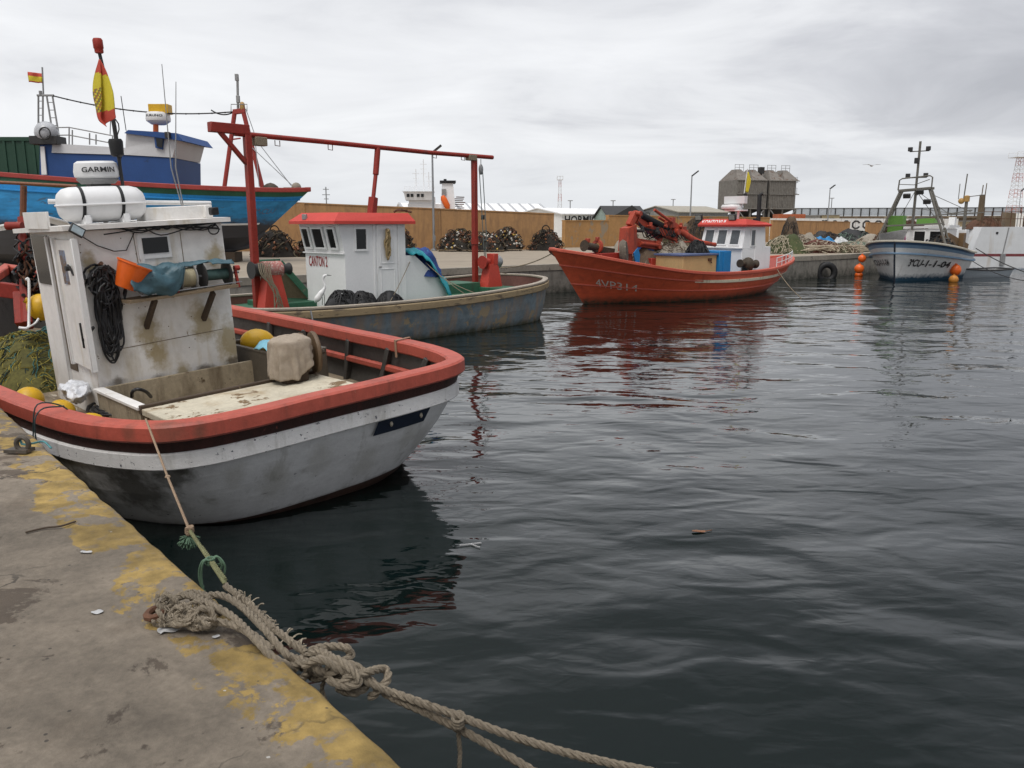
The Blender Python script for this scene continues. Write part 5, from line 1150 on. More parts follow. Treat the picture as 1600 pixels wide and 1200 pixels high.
# ================================================================== red boat
B3 = Frame(1.3, 27.6, (.78, .63))
b3 = thing('fishing_boat', 'bright red wooden boat with folded crane and high pointed bow', 'fishing boat', B3, (0, 0, 0), 'boats moored in the harbour')
r3 = mat('red_boat_hull', (.62, .105, .045), (.16, .04, .03), .12, 4, (.24, .045, .03), .32, ds=1.3, rough=.5, var=.2, vs_=5, bump=.35, low=((.05, .045, .03), .0, .30), stretch=(1, 1, 2))
r3b = mat('red_boat_rail', (.52, .10, .06), (.2, .07, .05), .2, 6, var=.2)
H3 = Hull([((14.3, 0, 1.38), (12.6, 0, 0), (12.2, 0, -.5), .05), ((13.6, .75, 1.30), (12.2, .4, 0), (11.8, .1, -.5), .08), ((12.2, 1.45, 1.15), (11.3, .95, 0), (11, .2, -.5), .1), ((10, 2.0, 1.0), (9.6, 1.65, 0), (9.5, .4, -.5), .1), ((7, 2.25, .98), (7, 1.98, 0), (7, .4, -.5), .1),
           ((4.5, 2.2, 1.14), (4.8, 1.55, 0), (5, .3, -.5), .0), ((2.3, 1.7, 1.48), (3.2, .8, 0), (3.5, .15, -.5), -.08), ((.9, .85, 1.78), (2.1, .25, 0), (2.8, .05, -.5), -.06), ((0, 0, 1.96), (1.6, 0, 0), (2.2, 0, -.5), 0)], [0, .12, .24, .36, .5, .65, .8, .92, 1])
H3.shell([(9, 0)]).build('hull', r3, b3, ang=70)
H3.rail(-.12, .07, -.05, .06, bev=.015).build('gunwale_rail', r3b, b3)
for v_, w_ in ((.28, .03), (.62, .025)): H3.rail(.0, w_, -.03, .03, v=v_, bev=.01).build('rubbing_strake', r3b, b3)
mb = MB(); us = [.28 + .36 * i / 24 - .0 for i in range(25)]; us = [.035 + .56 * i / 36 for i in range(37)]
mb.grid([[H3.at(u, .34, -1, .05) + Vector((0, 0, .0)) for u in us], [H3.at(u, .34, -1, .055) + Vector((0, 0, .05)) for u in us], [H3.at(u, .34, -1, .055) + Vector((0, 0, .10)) for u in us], [H3.at(u, .34, -1, .0) + Vector((0, 0, .11)) for u in us]])
mb.build('rubbing_plank', mat('worn_white_plank', (.55, .5, .38), (.16, .10, .06), .28, 6, (.25, .15, .08), .4, var=.2), b3)
mb = MB(); textmesh('4VP314', mb, lambda x, y: H3.at(.865 - .135 * x, .64 - .17 * y + .06 * x, -1, .015), bold=.0, res=3); mb.build('registration_number', mat('faded_white_lettering', (.62, .54, .48), (.3, .1, .07), .2, 12), b3)
H3.inner(-.1, .0, lambda x: .55 + max(0, 3.5 - x) * .25).build('bulwark', mat('red_inside', (.32, .05, .035), (.05, .2, .4), .1, 2, var=.3), b3)
H3.deck(-.08, lambda x: .60 + max(0, 3.5 - x) * .28).build('deck', mat('blue_deck', (.035, .17, .33), (.14, .1, .08), .35, 3, (.08, .06, .05), .4, var=.3), b3)
# wheelhouse: front towards the bow (small x), near side y<0
f0, f1, s0_, s1_ = 8.6, 10.15, -1.62, .42
w3 = MB().box(((f0 + f1) / 2, (s0_ + s1_) / 2, 1.2), (f1 - f0, s1_ - s0_, 1.3)).build('wheelhouse', white2, b3)
up = MB().add([(f0, s0_, 1.85), (f1, s0_, 1.85), (f1, s1_, 1.85), (f0, s1_, 1.85), (f0 + .22, s0_ + .04, 2.72), (f1 - .02, s0_ + .04, 2.72), (f1 - .02, s1_ - .04, 2.72), (f0 + .22, s1_ - .04, 2.72)], [(0, 1, 5, 4), (1, 2, 6, 5), (2, 3, 7, 6), (3, 0, 4, 7), (4, 5, 6, 7)]).build('upper_house', white2, w3, smooth=False)
MB().box((f0 - .03, (s0_ + s1_) / 2, 1.87), (.1, s1_ - s0_ + .06, .05)).build('ledge', white, w3)
nf = Vector((-.87, 0, .22)).normalized()
for cy_ in (-1.2, -.58, .04): window('window', w3, (f0 + .105, cy_, 2.28), nf, (0, 1, 0), .40, .56, white2, mat('grey_glass', (.10, .11, .12), var=.3, rough=.15, bump=0), depth=.03, th=.05)
window('window', w3, (f0 + .68, s0_ + .003, 2.26), (0, -1, 0), (1, 0, 0), .26, .6, white2, MATS['grey_glass'], depth=.03, th=.03)
MB().box((f0 + 1.15, s0_ - .005, 1.6), (.6, .03, 1.9)).build('door', white2, w3)
MB().add([(f0 + .0, s0_ - .14, 2.70), (f1 + .12, s0_ - .14, 2.70), (f1 + .12, s1_ + .14, 2.70), (f0 + .0, s1_ + .14, 2.70), (f0 - .02, s0_ - .16, 2.78), (f1 + .14, s0_ - .16, 2.78), (f1 + .14, s1_ + .16, 2.78), (f0 - .02, s1_ + .16, 2.78), (f0 + .14, s0_, 3.0), (f1, s0_, 2.86), (f1, s1_, 2.86), (f0 + .14, s1_, 3.0)],
         [(3, 2, 1, 0)] + [(i, (i + 1) % 4, 4 + (i + 1) % 4, 4 + i) for i in range(4)] + [(4 + i, 4 + (i + 1) % 4, 8 + (i + 1) % 4, 8 + i) for i in range(4)] + [(8, 9, 10, 11)]).build('roof', redr, w3, smooth=False)
mb = MB(); textmesh('KONTOXUI', mb, flat((f0 + .015, .42, 2.80), (0, -1.15, 0), (.10, 0, .15), (-.01, 0, .01)), bold=.02); mb.build('lettering', white2, w3)
fmet = mat('lamp_lens', (.30, .30, .26), var=.2, rough=.3)
for y, x in ((.62, f0 + .1), (-1.02, f0 + .1)):
    o = MB().box((x, y, 3.06), (.1, .34, .24), Matrix.Rotation(R(-15), 3, 'Y')).build('floodlight', darkm, w3)
    o = MB().box((x - .06, y, 3.05), (.02, .26, .17), Matrix.Rotation(R(-15), 3, 'Y')).build('floodlight_lens', fmet, w3)
MB().box((f0 + .9, s0_ + .1, 2.92), (.14, .14, .2)).build('horn', black, w3)
MB().tube([(f1 - .1, -.3, 2.85), (f1 - .05, -.3, 3.6)], .05, 8).box((f1 - .1, -.2, 3.35), (.5, .8, .06)).build('radar_mast', white2, b3)
o = MB().lathe([(.02, 0), (.42, 0), (.45, .05), (.45, .12), (.4, .18), (.02, .2)], (f1 - .1, .0, 3.4), n=24).build('radar', radw, b3)
MB().slab([(f1 - .2, -.65, 3.62), (f1, -.65, 3.62), (f1, .35, 3.62), (f1 - .2, .35, 3.62)], (0, 0, .3)).build('radar_scanner', radw, o)
MB().tube([(f1 + .1, -.35, 3.5), (f1 + .1, -.5, 5.0), ], .022, 6).build('flag_staff', white, b3)
MB().box((f1 + .1, -.45, 3.95), (.1, .1, .16)).build('staff_lamp', black, b3)
pf = thing('flag', 'small limp yellow flag on the red boat staff in front of the silos', 'flag', B3, (f1 + .1, -.5, 4.9)); mb = flagmesh([Vector((f1 + .1, -.49, 4.9)), Vector((f1 + .1, -.47, 4.6)), Vector((f1 + .1, -.45, 4.1))], [Vector((f1 + .12, -.56, 4.86)), Vector((f1 + .15, -.66, 4.5)), Vector((f1 + .14, -.58, 4.05))], 0, 8, .02, (1, 0, 0), crest=False, diag=0, b0=.08, b1_=.8)
c_ = mb.build('cloth', [fm_y, fm_y], pf); md = c_.modifiers.new('t', 'SOLIDIFY'); md.thickness = .005
MB().tube([(f1 + .25, -1.05, 1.2), (f1 + .25, -1.05, 3.95), (f1 + .32, -1.15, 4.0)], .085, 10).build('exhaust_pipe', black, b3)
MB().box((f1 + .3, -.9, 2.05), (.6, .5, .3)).build('red_box', redp, b3)
MB().box((f1 + .28, -.8, 1.3), (.56, 1.4, 1.2)).build('aft_cabin', white2, b3)
mb = MB()
for k in range(6):
    p = H3.at(.34 - .032 * k, 0, -1, -.03); mb.tube([p, p + Vector((0, 0, .42))], .018, 5)
P = [H3.at(.34 - .032 * k, 0, -1, -.03) + Vector((0, 0, .42)) for k in range(6)]; mb.tube(P, .018, 5); mb.tube([p - Vector((0, 0, .2)) for p in P], .014, 5)
mb.build('stern_rail', white, b3)
# crane
cm = mat('crane_red', (.40, .06, .03), (.08, .04, .03), .24, 9, (.05, .025, .02), .5, var=.2)
cb = MB().cyl((3.95, .1, .8), (3.95, .1, 1.85), .2, 12, r2=.17).add([(3.68, -.15, 1.8), (4.22, -.15, 1.8), (4.22, .35, 1.8), (3.68, .35, 1.8), (3.72, -.12, 2.65), (4.15, -.12, 2.78), (4.15, .32, 2.78), (3.72, .32, 2.65)], [(0, 1, 5, 4), (1, 2, 6, 5), (2, 3, 7, 6), (3, 0, 4, 7), (4, 5, 6, 7), (3, 2, 1, 0)]).cyl((3.95, .1, 1.72), (3.95, .1, 1.8), .32, 14).build('crane_column', cm, b3)
mb = MB().bar((4.0, .1, 2.75), (4.25, .05, 3.22), .28, .22).bar((4.2, .05, 3.2), (6.1, .0, 2.55), .2, .2).bar((4.3, .0, 2.95), (5.7, .0, 2.25), .16, .26).bar((5.3, .0, 2.62), (6.4, -.1, 2.3), .3, .34)
for x, z in ((4.22, 3.18), (5.3, 2.1), (5.35, 1.95), (6.2, 2.55)): mb.cyl((x, -.26, z), (x, .3, z), .09, 10)
mb.build('crane_boom', cm, b3)
MB().cyl((4.45, -.05, 3.12), (5.9, -.1, 2.62), .13, 14).build('hydraulic_cylinder', black, b3)
MB().bar((4.15, .05, 2.15), (5.45, .0, 1.98), .26, .3).cyl((4.3, -.2, 2.1), (5.3, -.2, 2.02), .07, 10).build('lower_cylinder', cm, b3)
mb = MB()
for k in range(9): mb.tube(cr([(4.2 + .05 * k, -.15, 2.9 - .04 * k), (4.35 + .12 * k, -.2, 2.55), (4.6 + .13 * k, -.15, 2.3 + .05 * math.sin(k * 2)), (5 + .14 * k, -.1, 2.45)], 5), .018, 5)
for k in range(8): mb.tube(cr([(5.2 + .2 * k, -.3, 2.75 - .05 * k), (5.35 + .2 * k, -.38, 2.45 - .04 * k), (5.6 + .18 * k, -.3, 2.35 + .06 * math.sin(k)), (5.9 + .12 * k, -.25, 2.6 - .03 * k)], 5), .016, 5)
mb.build('hydraulic_hoses', black, b3)
for x, z, s_ in ((4.3, 2.55, .1), (4.75, 2.72, .08), (5.15, 2.5, .12), (5.6, 2.72, .09), (6.05, 2.35, .1), (6.5, 2.7, .08), (6.85, 2.42, .09)): MB().cyl((x, -.34, z), (x, .25, z), s_ * .6, 10).box((x + .08, -.2, z + .08), (s_, .12, s_ * 1.6), .4).build('crane_joint', darkm if s_ > .09 else cm, b3)
mb = MB().cyl((4.95, -.25, 3.32), (5.95, -.3, 2.85), .055, 10).cyl((5.6, .1, 3.05), (6.6, .0, 2.62), .05, 10).bar((5.85, -.1, 2.95), (6.9, -.15, 2.45), .18, .2).box((6.0, -.15, 2.85), (.3, .3, .4), .3).box((6.7, -.1, 2.55), (.4, .3, .3), .2).cyl((6.3, -.35, 2.5), (6.3, .25, 2.5), .12, 10)
mb.tube(cr([(6.5, -.2, 2.55), (7.0, -.4, 2.25), (7.4, -.55, 2.1), (8.05, -.7, 2.0)], 6), [.13 - .0027 * i for i in range(19)], 10).ball((8.08, -.7, 2.0), .09, 10)
mb.tube([(6.0, -.2, 2.1), (6.9, -.4, 2.12), (7.5, -.3, 1.95)], .03, 6)
mb.build('folded_jib', cm, b3)
MB().bar((3.9, -.5, 1.25), (5.0, -.6, 1.1), .12, .14).box((4.7, -.4, 1.3), (.25, .25, .5)).box((5.1, -.4, 1.22), (.5, .16, .12)).build('crane_outrigger', redp, b3)
# bow roller
MB().box((2.5, -.1, 1.60), (1.1, .8, .38)).build('bow_platform', redp, b3)
rl3 = MB().cyl((1.45, -.25, 2.05), (2.0, -.2, 1.98), .13, 16).lathe([(.13, 0), (.2, -.1)], (1.45, -.25, 2.05), (1, .1, -.1), 16).bar((1.9, -.2, 1.95), (2.85, -.2, 1.82), .2, .22).build('bow_roller', mat('dirty_brown_metal', (.06, .045, .03), (.15, .09, .05), .3, 7, var=.4, rough=.7), b3)
MB().lathe([(.13, -.04), (.24, -.04), (.24, .04), (.13, .04), (.13, -.04)], (2.05, -.2, 2.02), (1, .1, -.1), 18, cap=False).box((1.52, -.25, 2.24), (.12, .16, .14)).box((2.05, -.2, 2.28), (.12, .12, .14)).build('roller_flange', cm, rl3)
tr = thing('tyre_fender', 'grey-brown disc-shaped line wheel beside blue plate on the red bow', 'line wheel', B3, (3.1, -.4, 1.4)); MB().lathe([(.05, -.1), (.4, -.12), (.48, 0), (.4, .12), (.05, .1)], (3.15, -.45, 1.78), (.6, -.8, .1), 24, cap=False).build('wheel', mat('net_grey_brown', (.16, .135, .105), (.3, .26, .2), .3, 12, var=.4, rough=.9), tr)
bp_ = thing('blue_plate', 'bright blue pointed plate leaning against the crane column', 'plate', B3, (3.5, -.6, 1.4)); MB().slab([(3.35, -.75, 1.78), (3.62, -.7, 1.95), (3.75, -.7, 1.7), (3.72, -.7, 1.4), (3.55, -.72, 1.25)], (.03, .06, 0)).build('plate', mat('bright_blue_paint', (.01, .19, .46), (.05, .1, .2), .08, 6, var=.15), bp_)
# cargo on the red boat
ib = thing('ice_box', 'yellow-beige insulated box with blue lid on the red boat', 'box', B3, (6.0, -1.2, .6)); MB().box((5.8, -1.15, 1.2), (1.95, 1.3, .92)).build('box_body', mat('beige_box_paint', (.55, .37, .17), (.3, .2, .1), .08, 5, (.35, .24, .12), .3, var=.12), ib)
MB().box((5.8, -1.15, 1.69), (2.07, 1.42, .07)).build('box_lid', mat('slate_blue_lid', (.10, .13, .24), (.2, .2, .22), .1, 5, var=.2), ib)
MB().box((6.35, -1.82, 1.5), (.2, .05, .1)).bar((6.35, -1.84, 1.5), (6.45, -1.84, 1.36), .03, .03, up=(0, 1, 0)).build('latch', rust, ib)
bb = thing('box', 'bright blue upright box between the beige box and the wheelhouse', 'box', B3, (7.75, -1.5, .6)); MB().box((7.18, -1.25, 1.27), (.72, 1.3, 1.06)).build('box_body', MATS['bright_blue_paint'], bb)
MB().box((7.26, -1.91, 1.3), (.42, .02, .9)).box((7.44, -1.93, 1.0), (.06, .03, .12)).build('box_door', MATS['bright_blue_paint'], bb)
gd = thing('net_hauler', 'dirty brown hauler drum on the red boat beside the wheelhouse', 'hauler', B3, (9.0, -1.85, .8)); MB().ball((8.75, -1.82, 1.25), .25, 16, 0, (1, 1, 1.1)).lathe([(.08, 0), (.11, .1), (.10, .25), (.17, .34), (.17, .38)], (8.9, -1.82, 1.28), (1, 0, -.1), 16).lathe([(.08, 0), (.11, .1), (.10, .25), (.16, .34), (.16, .38)], (8.6, -1.82, 1.28), (-1, 0, .05), 16).box((8.75, -1.8, .95), (.3, .3, .5)).build('drum', MATS['dirty_brown_metal'], gd)
netg = mat('pale_net', (.30, .265, .215), (.16, .13, .1), .3, 8, rough=.95, var=.3, bump=.8, bs=30); netg2 = mat('brown_net', (.13, .09, .06), (.25, .2, .14), .25, 9, var=.4, rough=.95)
def netheap(label, fr, c, r, h, seed, mats_, n=90, th=.012, cat='fishing net', group=None, name='net_heap', st=.1):
    t = thing(name, label, cat, fr, c, group); mb = MB().grid(heap(c, r, h, fr, seed, 26, .28), 0).jitter(.03, 6, seed); strands(mb, c, r, h, n, th, seed, tuple(range(len(mats_))), 9, st, .06, 4); mb.build('net', mats_, t); return t
netheap('pale grey net heap spilling over the beige box on the red boat', B3, (6.2, -.2, 1.3), (1.3, .9), .75, 21, [netg, netg2])
netheap('brown net pile at the foot of the crane column', B3, (4.9, .1, .9), (.9, .8), .85, 22, [netg2, netg])
netheap('black netting bag on top of the beige box', B3, (6.5, -1.1, 1.72), (.48, .4), .42, 23, [black, black], n=40)
bs_ = thing('fish_box', 'royal blue fish box behind the crane of the red boat', 'box', B3, (5.6, .9, 1.3)); MB().box((5.7, .8, 1.75), (.9, .6, .4), .2).build('box_body', mat('royal_blue_plastic', (.02, .08, .33), var=.2, rough=.4), bs_)
p = onz(B3, 888, 432, .55); buoy('orange buoy hanging under the red bow', B3, (p.x, p.y, .62), .26, orangep, ax=(0, 0, 1), group='orange buoys by the boats', sc=(1, 1, 1.2))
# ================================================================== white and blue boat
B4 = Frame(18.9, 39.9, (.65, .76))
b4 = thing('fishing_boat', 'white boat with blue bands and tall A-frame mast, bow facing out', 'fishing boat', B4, (0, 0, 0), 'boats moored in the harbour')
h4 = mat('white_boat_hull', (.70, .70, .69), (.3, .27, .22), .05, 4, (.36, .33, .28), .3, var=.1, vs_=4, low=((.02, .06, .10), .12, .36))
blu = mat('slate_blue_band', (.045, .10, .19), (.3, .32, .34), .07, 6, var=.2); lbl = mat('pale_blue_band', (.18, .28, .40), var=.15)
H4 = Hull([((9.2, 0, 1.35), (8.4, 0, 0), (8, 0, -.5), .05), ((9.0, 1.3, 1.32), (8.3, .9, 0), (8, .2, -.5), .05), ((7.6, 2.0, 1.28), (7.4, 1.6, 0), (7.2, .4, -.5), .06), ((5, 2.3, 1.38), (5, 1.95, 0), (5, .5, -.5), .05), ((2.8, 2.22, 1.62), (3, 1.45, 0), (3.2, .3, -.5), -.02), ((1.0, 1.55, 1.85), (1.4, .62, 0), (1.9, .1, -.5), -.1), ((.1, .75, 1.95), (.7, .18, 0), (1.2, .02, -.5), -.06), ((-.3, 0, 1.98), (.25, 0, 0), (.8, 0, -.5), 0)], [0, .08, .16, .20, .26, .4, .6, .8, 1])
H4.shell([(.12, 0), (.18, 1), (9, 2)]).build('hull', [blu, lbl, h4], b4, ang=70)
H4.rail(-.1, .09, -.04, .06).build('gunwale_rail', mat('cream_rail', (.50, .46, .38), (.2, .18, .14), .15, 5, var=.15), b4)
MB().tube([(-.33, 0, 1.9), (-.1, 0, 1.0), (.22, 0, .0), (.28, 0, -.3)], .045, 8).build('stem', mat('stem_black', (.02, .025, .04), var=.2), b4)
H4.inner(-.1, 0, lambda x: .9).build('bulwark', white, b4); H4.deck(-.08, lambda x: .92 + max(0, 3 - x) * .2).build('deck', deckm, b4)
H4.rail(.06, .12, -.1, .0, v=.27, bev=.02).build('rubbing_strake', lbl, b4)
def h4t(u0, u1, v0, v1, side): return lambda x, y: H4.at(u0 + (u1 - u0) * x, v0 + (v1 - v0) * y, side, .045)
mb = MB(); textmesh('3ªCU-1-1-04', mb, h4t(.835, .57, .62, .43, -1), bold=.02, res=3); mb.build('registration_number', blk, b4)
mb = MB(); textmesh('3ªCU-1-1-04', mb, h4t(.56, .86, .62, .45, 1), bold=.015, res=3); mb.build('registration_number', blk, b4)
# A-frame
grey4 = mat('grey_brown_metal', (.15, .14, .12), (.26, .24, .2), .2, 8, var=.25, rough=.6)
for sgn, xo, yo in ((1, 1.75, .75), (-1, -1.75, -.62)):
    MB().tube([(2.3, xo, 1.55), (2.6, yo, 4.5)], .06, 6).tube([(3.0, xo * 1.05, 1.5), (3.0, yo, 4.5)], .06, 6).build('mast_leg', grey4, b4)
mb = MB()
for k in range(7):
    for xo, yo in ((1.75, .75), (-1.75, -.62)):
        q = (k + .5) / 8; a = Vector((2.3, xo, 1.55)).lerp(Vector((2.6, yo, 4.5)), q); b = Vector((3.0, xo * 1.05, 1.5)).lerp(Vector((3.0, yo, 4.5)), q); mb.tube([a, b], .03, 5)
mb.build('leg_rungs', grey4, b4)
MB().bar((2.55, .85, 4.48), (2.55, -.72, 4.58), .1, .12).bar((3.05, .85, 4.48), (3.05, -.72, 4.58), .1, .12).bar((2.4, 1.3, 2.7), (2.4, -1.3, 2.82), .06, .08).build('crossbeam', grey4, b4)
mb = MB(); P = [(2.5, .85, 4.5), (2.5, .82, 5.0), (2.5, .7, 5.08), (2.5, -.6, 5.18), (2.5, -.72, 5.1), (2.5, -.72, 4.6)]; mb.tube(P, .035, 6); mb.tube([(2.5, .85, 4.8), (2.5, .1, 4.75), (2.5, -.6, 5.0)], .02, 5); mb.build('platform_rail', grey4, b4)
mast4 = MB().tube([(2.8, .08, 2.5), (2.8, .08, 6.9)], .06, 8).build('mast', grey4, b4)
for z, w_ in ((6.5, .42), (5.2, .42)):
    MB().bar((2.8, .08 - w_, z - .08), (2.8, .08 + w_, z - .08), .05, .05).build('lamp_bar', grey4, mast4)
    for s_ in (-1, 1): MB().box((2.72, .08 + s_ * w_, z + .03), (.16, .2, .2)).cyl((2.8, .08 + s_ * w_, z - .1), (2.8, .08 + s_ * w_, z + .1), .05, 8).build('mast_lamp', darkm, mast4)
MB().box((2.7, .14, 5.95), (.2, .2, .28)).build('mast_lamp', darkm, mast4)
for y, z in ((.35, 4.2), (-.25, 4.38), (-.62, 3.9)): MB().box((2.3, y, z), (.14, .34, .22), Matrix.Rotation(R(-25), 3, 'Y')).build('deck_floodlight', darkm, b4)
mb = MB()
for a, b in (((2.8, .08, 4.5), (3.6, 1.2, 2.6)), ((2.8, .08, 4.5), (3.4, -.9, 3.0)), ((2.8, .08, 4.5), (4.2, -1.4, 3.2)), ((2.8, .08, 3.6), (3.4, -1.8, 3.3)), ((3, -.6, 4.3), (4.6, -2.2, 3.4))): mb.tube([a, b], .018, 4)
mb.bar((3.2, .4, 3.0), (4.8, -2.2, 3.5), .05, .05); mb.build('rigging', grey4, b4)
# cabin
w4 = MB().box((4.0, -.55, 1.75), (1.9, 2.0, 1.6)).build('wheelhouse', white2, b4)
MB().slab([(2.95, .55, 2.55), (2.95, -1.62, 2.62), (5.1, -1.62, 2.62), (5.1, .55, 2.55)], (0, 0, .12)).build('roof', white2, w4)
for cy_, ww in ((-.25, .5), (-1.05, .62)): window('window', w4, (3.04, cy_, 2.15), (-1, 0, 0), (0, 1, 0), ww, .55, white2, depth=.03, th=.06)
mb = MB(); textmesh('HELEN', mb, flat((3.03, .25, 1.56), (0, -1.3, 0), (0, 0, .22)), bold=.02); mb.build('lettering', blk, w4)
MB().add([(2.1, 1.4, 1.75), (2.1, .35, 1.75), (2.1, .15, 2.55), (2.1, 1.45, 2.3)], [(0, 1, 2, 3)]).slab([(2.1, 1.45, 1.75), (2.1, .35, 1.75), (2.1, .1, 2.5), (2.1, 1.45, 2.3)], (.06, 0, 0)).build('windbreak', alu, b4)
lim = mat('lime_green_plastic', (.12, .27, .05), var=.2, rough=.5)
cr1 = thing('crate', 'tall lime green stacked tubs on the white and blue boat', 'crate', B4, (3.0, 1.15, 2.3)); MB().box((3.2, .95, 2.75), (.55, .75, .95)).build('tub_stack', lim, cr1)
cr2 = thing('crate', 'flat lime green tub behind the cabin roof of the white and blue boat', 'crate', B4, (4.6, -.4, 2.7)); MB().box((5, -.1, 2.95), (.9, .9, .28)).build('tub', lim, cr2)
pk = thing('pink_rope', 'pink rope bundle hanging by the windbreak', 'rope', B4, (2.6, .3, 1.8)); mb = MB()
for k in range(6): mb.tube(cr([(2.5, .32 + .03 * k, 2.35), (2.45, .3 + .05 * math.sin(k * 3), 2.1), (2.5, .35 + .04 * math.cos(k * 2), 1.75)], 5), .035, 5)
mb.build('rope_body', mat('pink_rope', (.5, .18, .32), var=.25), pk)
tg = thing('gear_tangle', 'dark tangle of pots and nets beside the cabin window', 'gear', B4, (3.2, -1.7, 1.2)); mb = MB().grid(heap((3.1, -1.2, 1.4), (.5, .9), .75, B4, 4, 18)); strands(mb, (3.1, -1.2, 1.4), (.5, .9), .75, 60, .03, 5, (0, 1, 2), 7, .12, .1, 5); mb.build('tangle', [darkm, black, netg2], tg)
mp4 = MB().tube([(6.2, -1.6, 1.2), (6.2, -1.6, 4.1)], .08, 8).tube([(6.2, -1.45, 4.1), (6.2, -1.5, 5.4)], .03, 6).tube([(6.2, -1.2, 4.1), (6.2, -1.2, 4.9)], .02, 5).bar((6.2, -.9, 3.3), (6.2, -2.5, 3.4), .06, .06).bar((6.2, -1.5, 4.2), (6.2, -2.4, 4.3), .04, .04).build('aft_mast', grey4, b4)
MB().lathe([(.05, 0), (.14, .02), (.14, .3), (.05, .34)], (6.2, -1.6, 3.95), n=12).ball((6.2, -1.35, 4.0), .16, 10).build('signal_lamp', mat('dull_orange_yellow', (.42, .25, .08), var=.2), mp4)
MB().box((5.6, -1.75, 1.7), (.7, .35, 1.6)).box((5.4, -1.2, 2.85), (.4, .3, .6)).build('life_ring_box', white2, b4)
MB().bar((3.0, -1.5, 2.2), (5.2, -2.0, 1.6), .25, .35).box((4.4, -1.95, 2.0), (.5, .25, .7)).build('net_drum', mat('ochre_rust', (.17, .10, .045), (.1, .07, .05), .35, 5, var=.3), b4)
netheap('brown net heap between the mast legs of the white and blue boat', B4, (3.6, 1.5, 1.4), (1.0, .8), 1.1, 31, [netg2, rust], n=90)
p = B4.M.inverted() @ at(1347, 404, 42.0); buoy('orange buoy hanging highest at the left bow of the white boat', B4, tuple(p), .2, orangep, group='orange buoys by the boats')
p = B4.M.inverted() @ at(1342.5, 420, 41.6); buoy('orange buoy hanging lower at the left bow of the white boat', B4, tuple(p), .24, orangep, group='orange buoys by the boats')
p = onz(B4, 1342, 428, .12); buoy('orange float half sunk below the hanging buoys', B4, (p.x, p.y, .05), .22, orangep, group='orange buoys by the boats', sc=(1, 1, .8))
p = B4.M.inverted() @ at(1493, 422, 41.2); buoy('orange buoy hanging on the right side of the white boat', B4, tuple(p), .27, orangep, group='orange buoys by the boats', sc=(1, 1, 1.1))
MB().tube([(p.x, p.y, p.z + .2), (p.x + .1, p.y + .15, p.z + .9)], .02, 5).build('buoy_rope', darkm, b4)
p = onz(B4, 1490, 437, .12); buoy('ochre-topped orange buoy floating beside the white boat', B4, (p.x, p.y, .12), .22, mat('ochre_orange', (.5, .2, .03), var=.25), group='orange buoys by the boats')
# dinghy + big white hull
fr6 = Frame(*onz(WORLD, 1512, 433, 0).xy, (1, .35)); dg = thing('dinghy', 'small grey dinghy between the blue-banded boat and the big white hull', 'dinghy', fr6, (0, 0, 0))
H6 = Hull([((2.6, 0, .42), (2.5, 0, 0), (2.4, 0, -.1), .02), ((2.5, .6, .42), (2.4, .5, 0), (2.3, .2, -.1), .02), ((1.0, .75, .38), (1, .6, 0), (1, .2, -.1), .03), ((-.6, .5, .45), (-.5, .3, 0), (-.4, .1, -.1), 0), ((-1.2, 0, .6), (-1, 0, 0), (-.8, 0, -.1), 0)], [0, .3, .7, 1])
H6.shell([(9, 0)]).build('hull', mat('dinghy_grey', (.38, .42, .46), var=.12), dg); H6.rail(-.05, .05, -.03, .04, bev=.01).build('gunwale', darkm, dg); H6.inner(-.04, 0, lambda x: .12).build('lining', alu, dg); H6.deck(-.03, lambda x: .13).build('floor', alu, dg)
MB().box((.3, 0, .3), (.25, 1.1, .04)).build('thwart', wood, dg)
o5 = onz(WORLD, 1512, 421, 0); B5 = Frame(o5.x, o5.y, (1, .02)); b5 = thing('ship', 'large blank white steel hull with maroon stripe at the right edge', 'ship', B5, (0, 0, 0))
h5 = mat('white_steel_hull', (.66, .67, .68), (.4, .3, .2), .05, 3, (.45, .38, .3), .3, ds=.8, var=.07, vs_=2, low=((.02, .07, .14), -.05, .14))
mb = MB(); zt5 = 2.62
secs = [(-.15 + .95 * (1 - z / zt5) ** 0 * (z / zt5) ** 1.6, z) for z in (-.5, 0, .4, .8, 1.2, 1.7, 2.2, zt5)]
secs = [(.0 + .62 * (max(z, 0) / zt5) ** 1.5, z) for z in (-.6, 0, .3, .6, .8, .97, 1.2, 1.5, 2.0, 2.3, zt5)]
rows = [[Vector((s_, 0, z)), Vector((2.5, 0, z)), Vector((6, 0, z)), Vector((14, 0, z)), Vector((14, 5, z)), Vector((s_ + .3, 5, z)), Vector((s_, 4.4, z))] for s_, z in secs]
mb.grid(rows, 0, closed=True); mb.m = [1 if (k // 7) == 4 else 0 for k in range(len(mb.f))]; mb.add(rows[-1], [tuple(range(7))], 0); mb.build('hull', [h5, mat('maroon_stripe', (.20, .045, .05), var=.2)], b5, smooth=False)
MB().bar((2.1, -.02, .95), (2.3, -.02, 2.6), .03, .06).box((2.1, -.06, .62), (.28, .14, .7)).build('fender_rail', alu, b5)
MB().box((1.6, -.01, 2.25), (.14, .03, .14)).build('scupper', blk, b5)
mb = MB()
for i in range(14): mb.cyl((.7 + i * .62, .3, zt5), (.7 + i * .62, .3, zt5 + .95), .025, 5)
for z in (.5, .93): mb.bar((.7, .3, zt5 + z), (9, .3, zt5 + z), .035, .035)
mb.build('deck_rail', rust, b5)
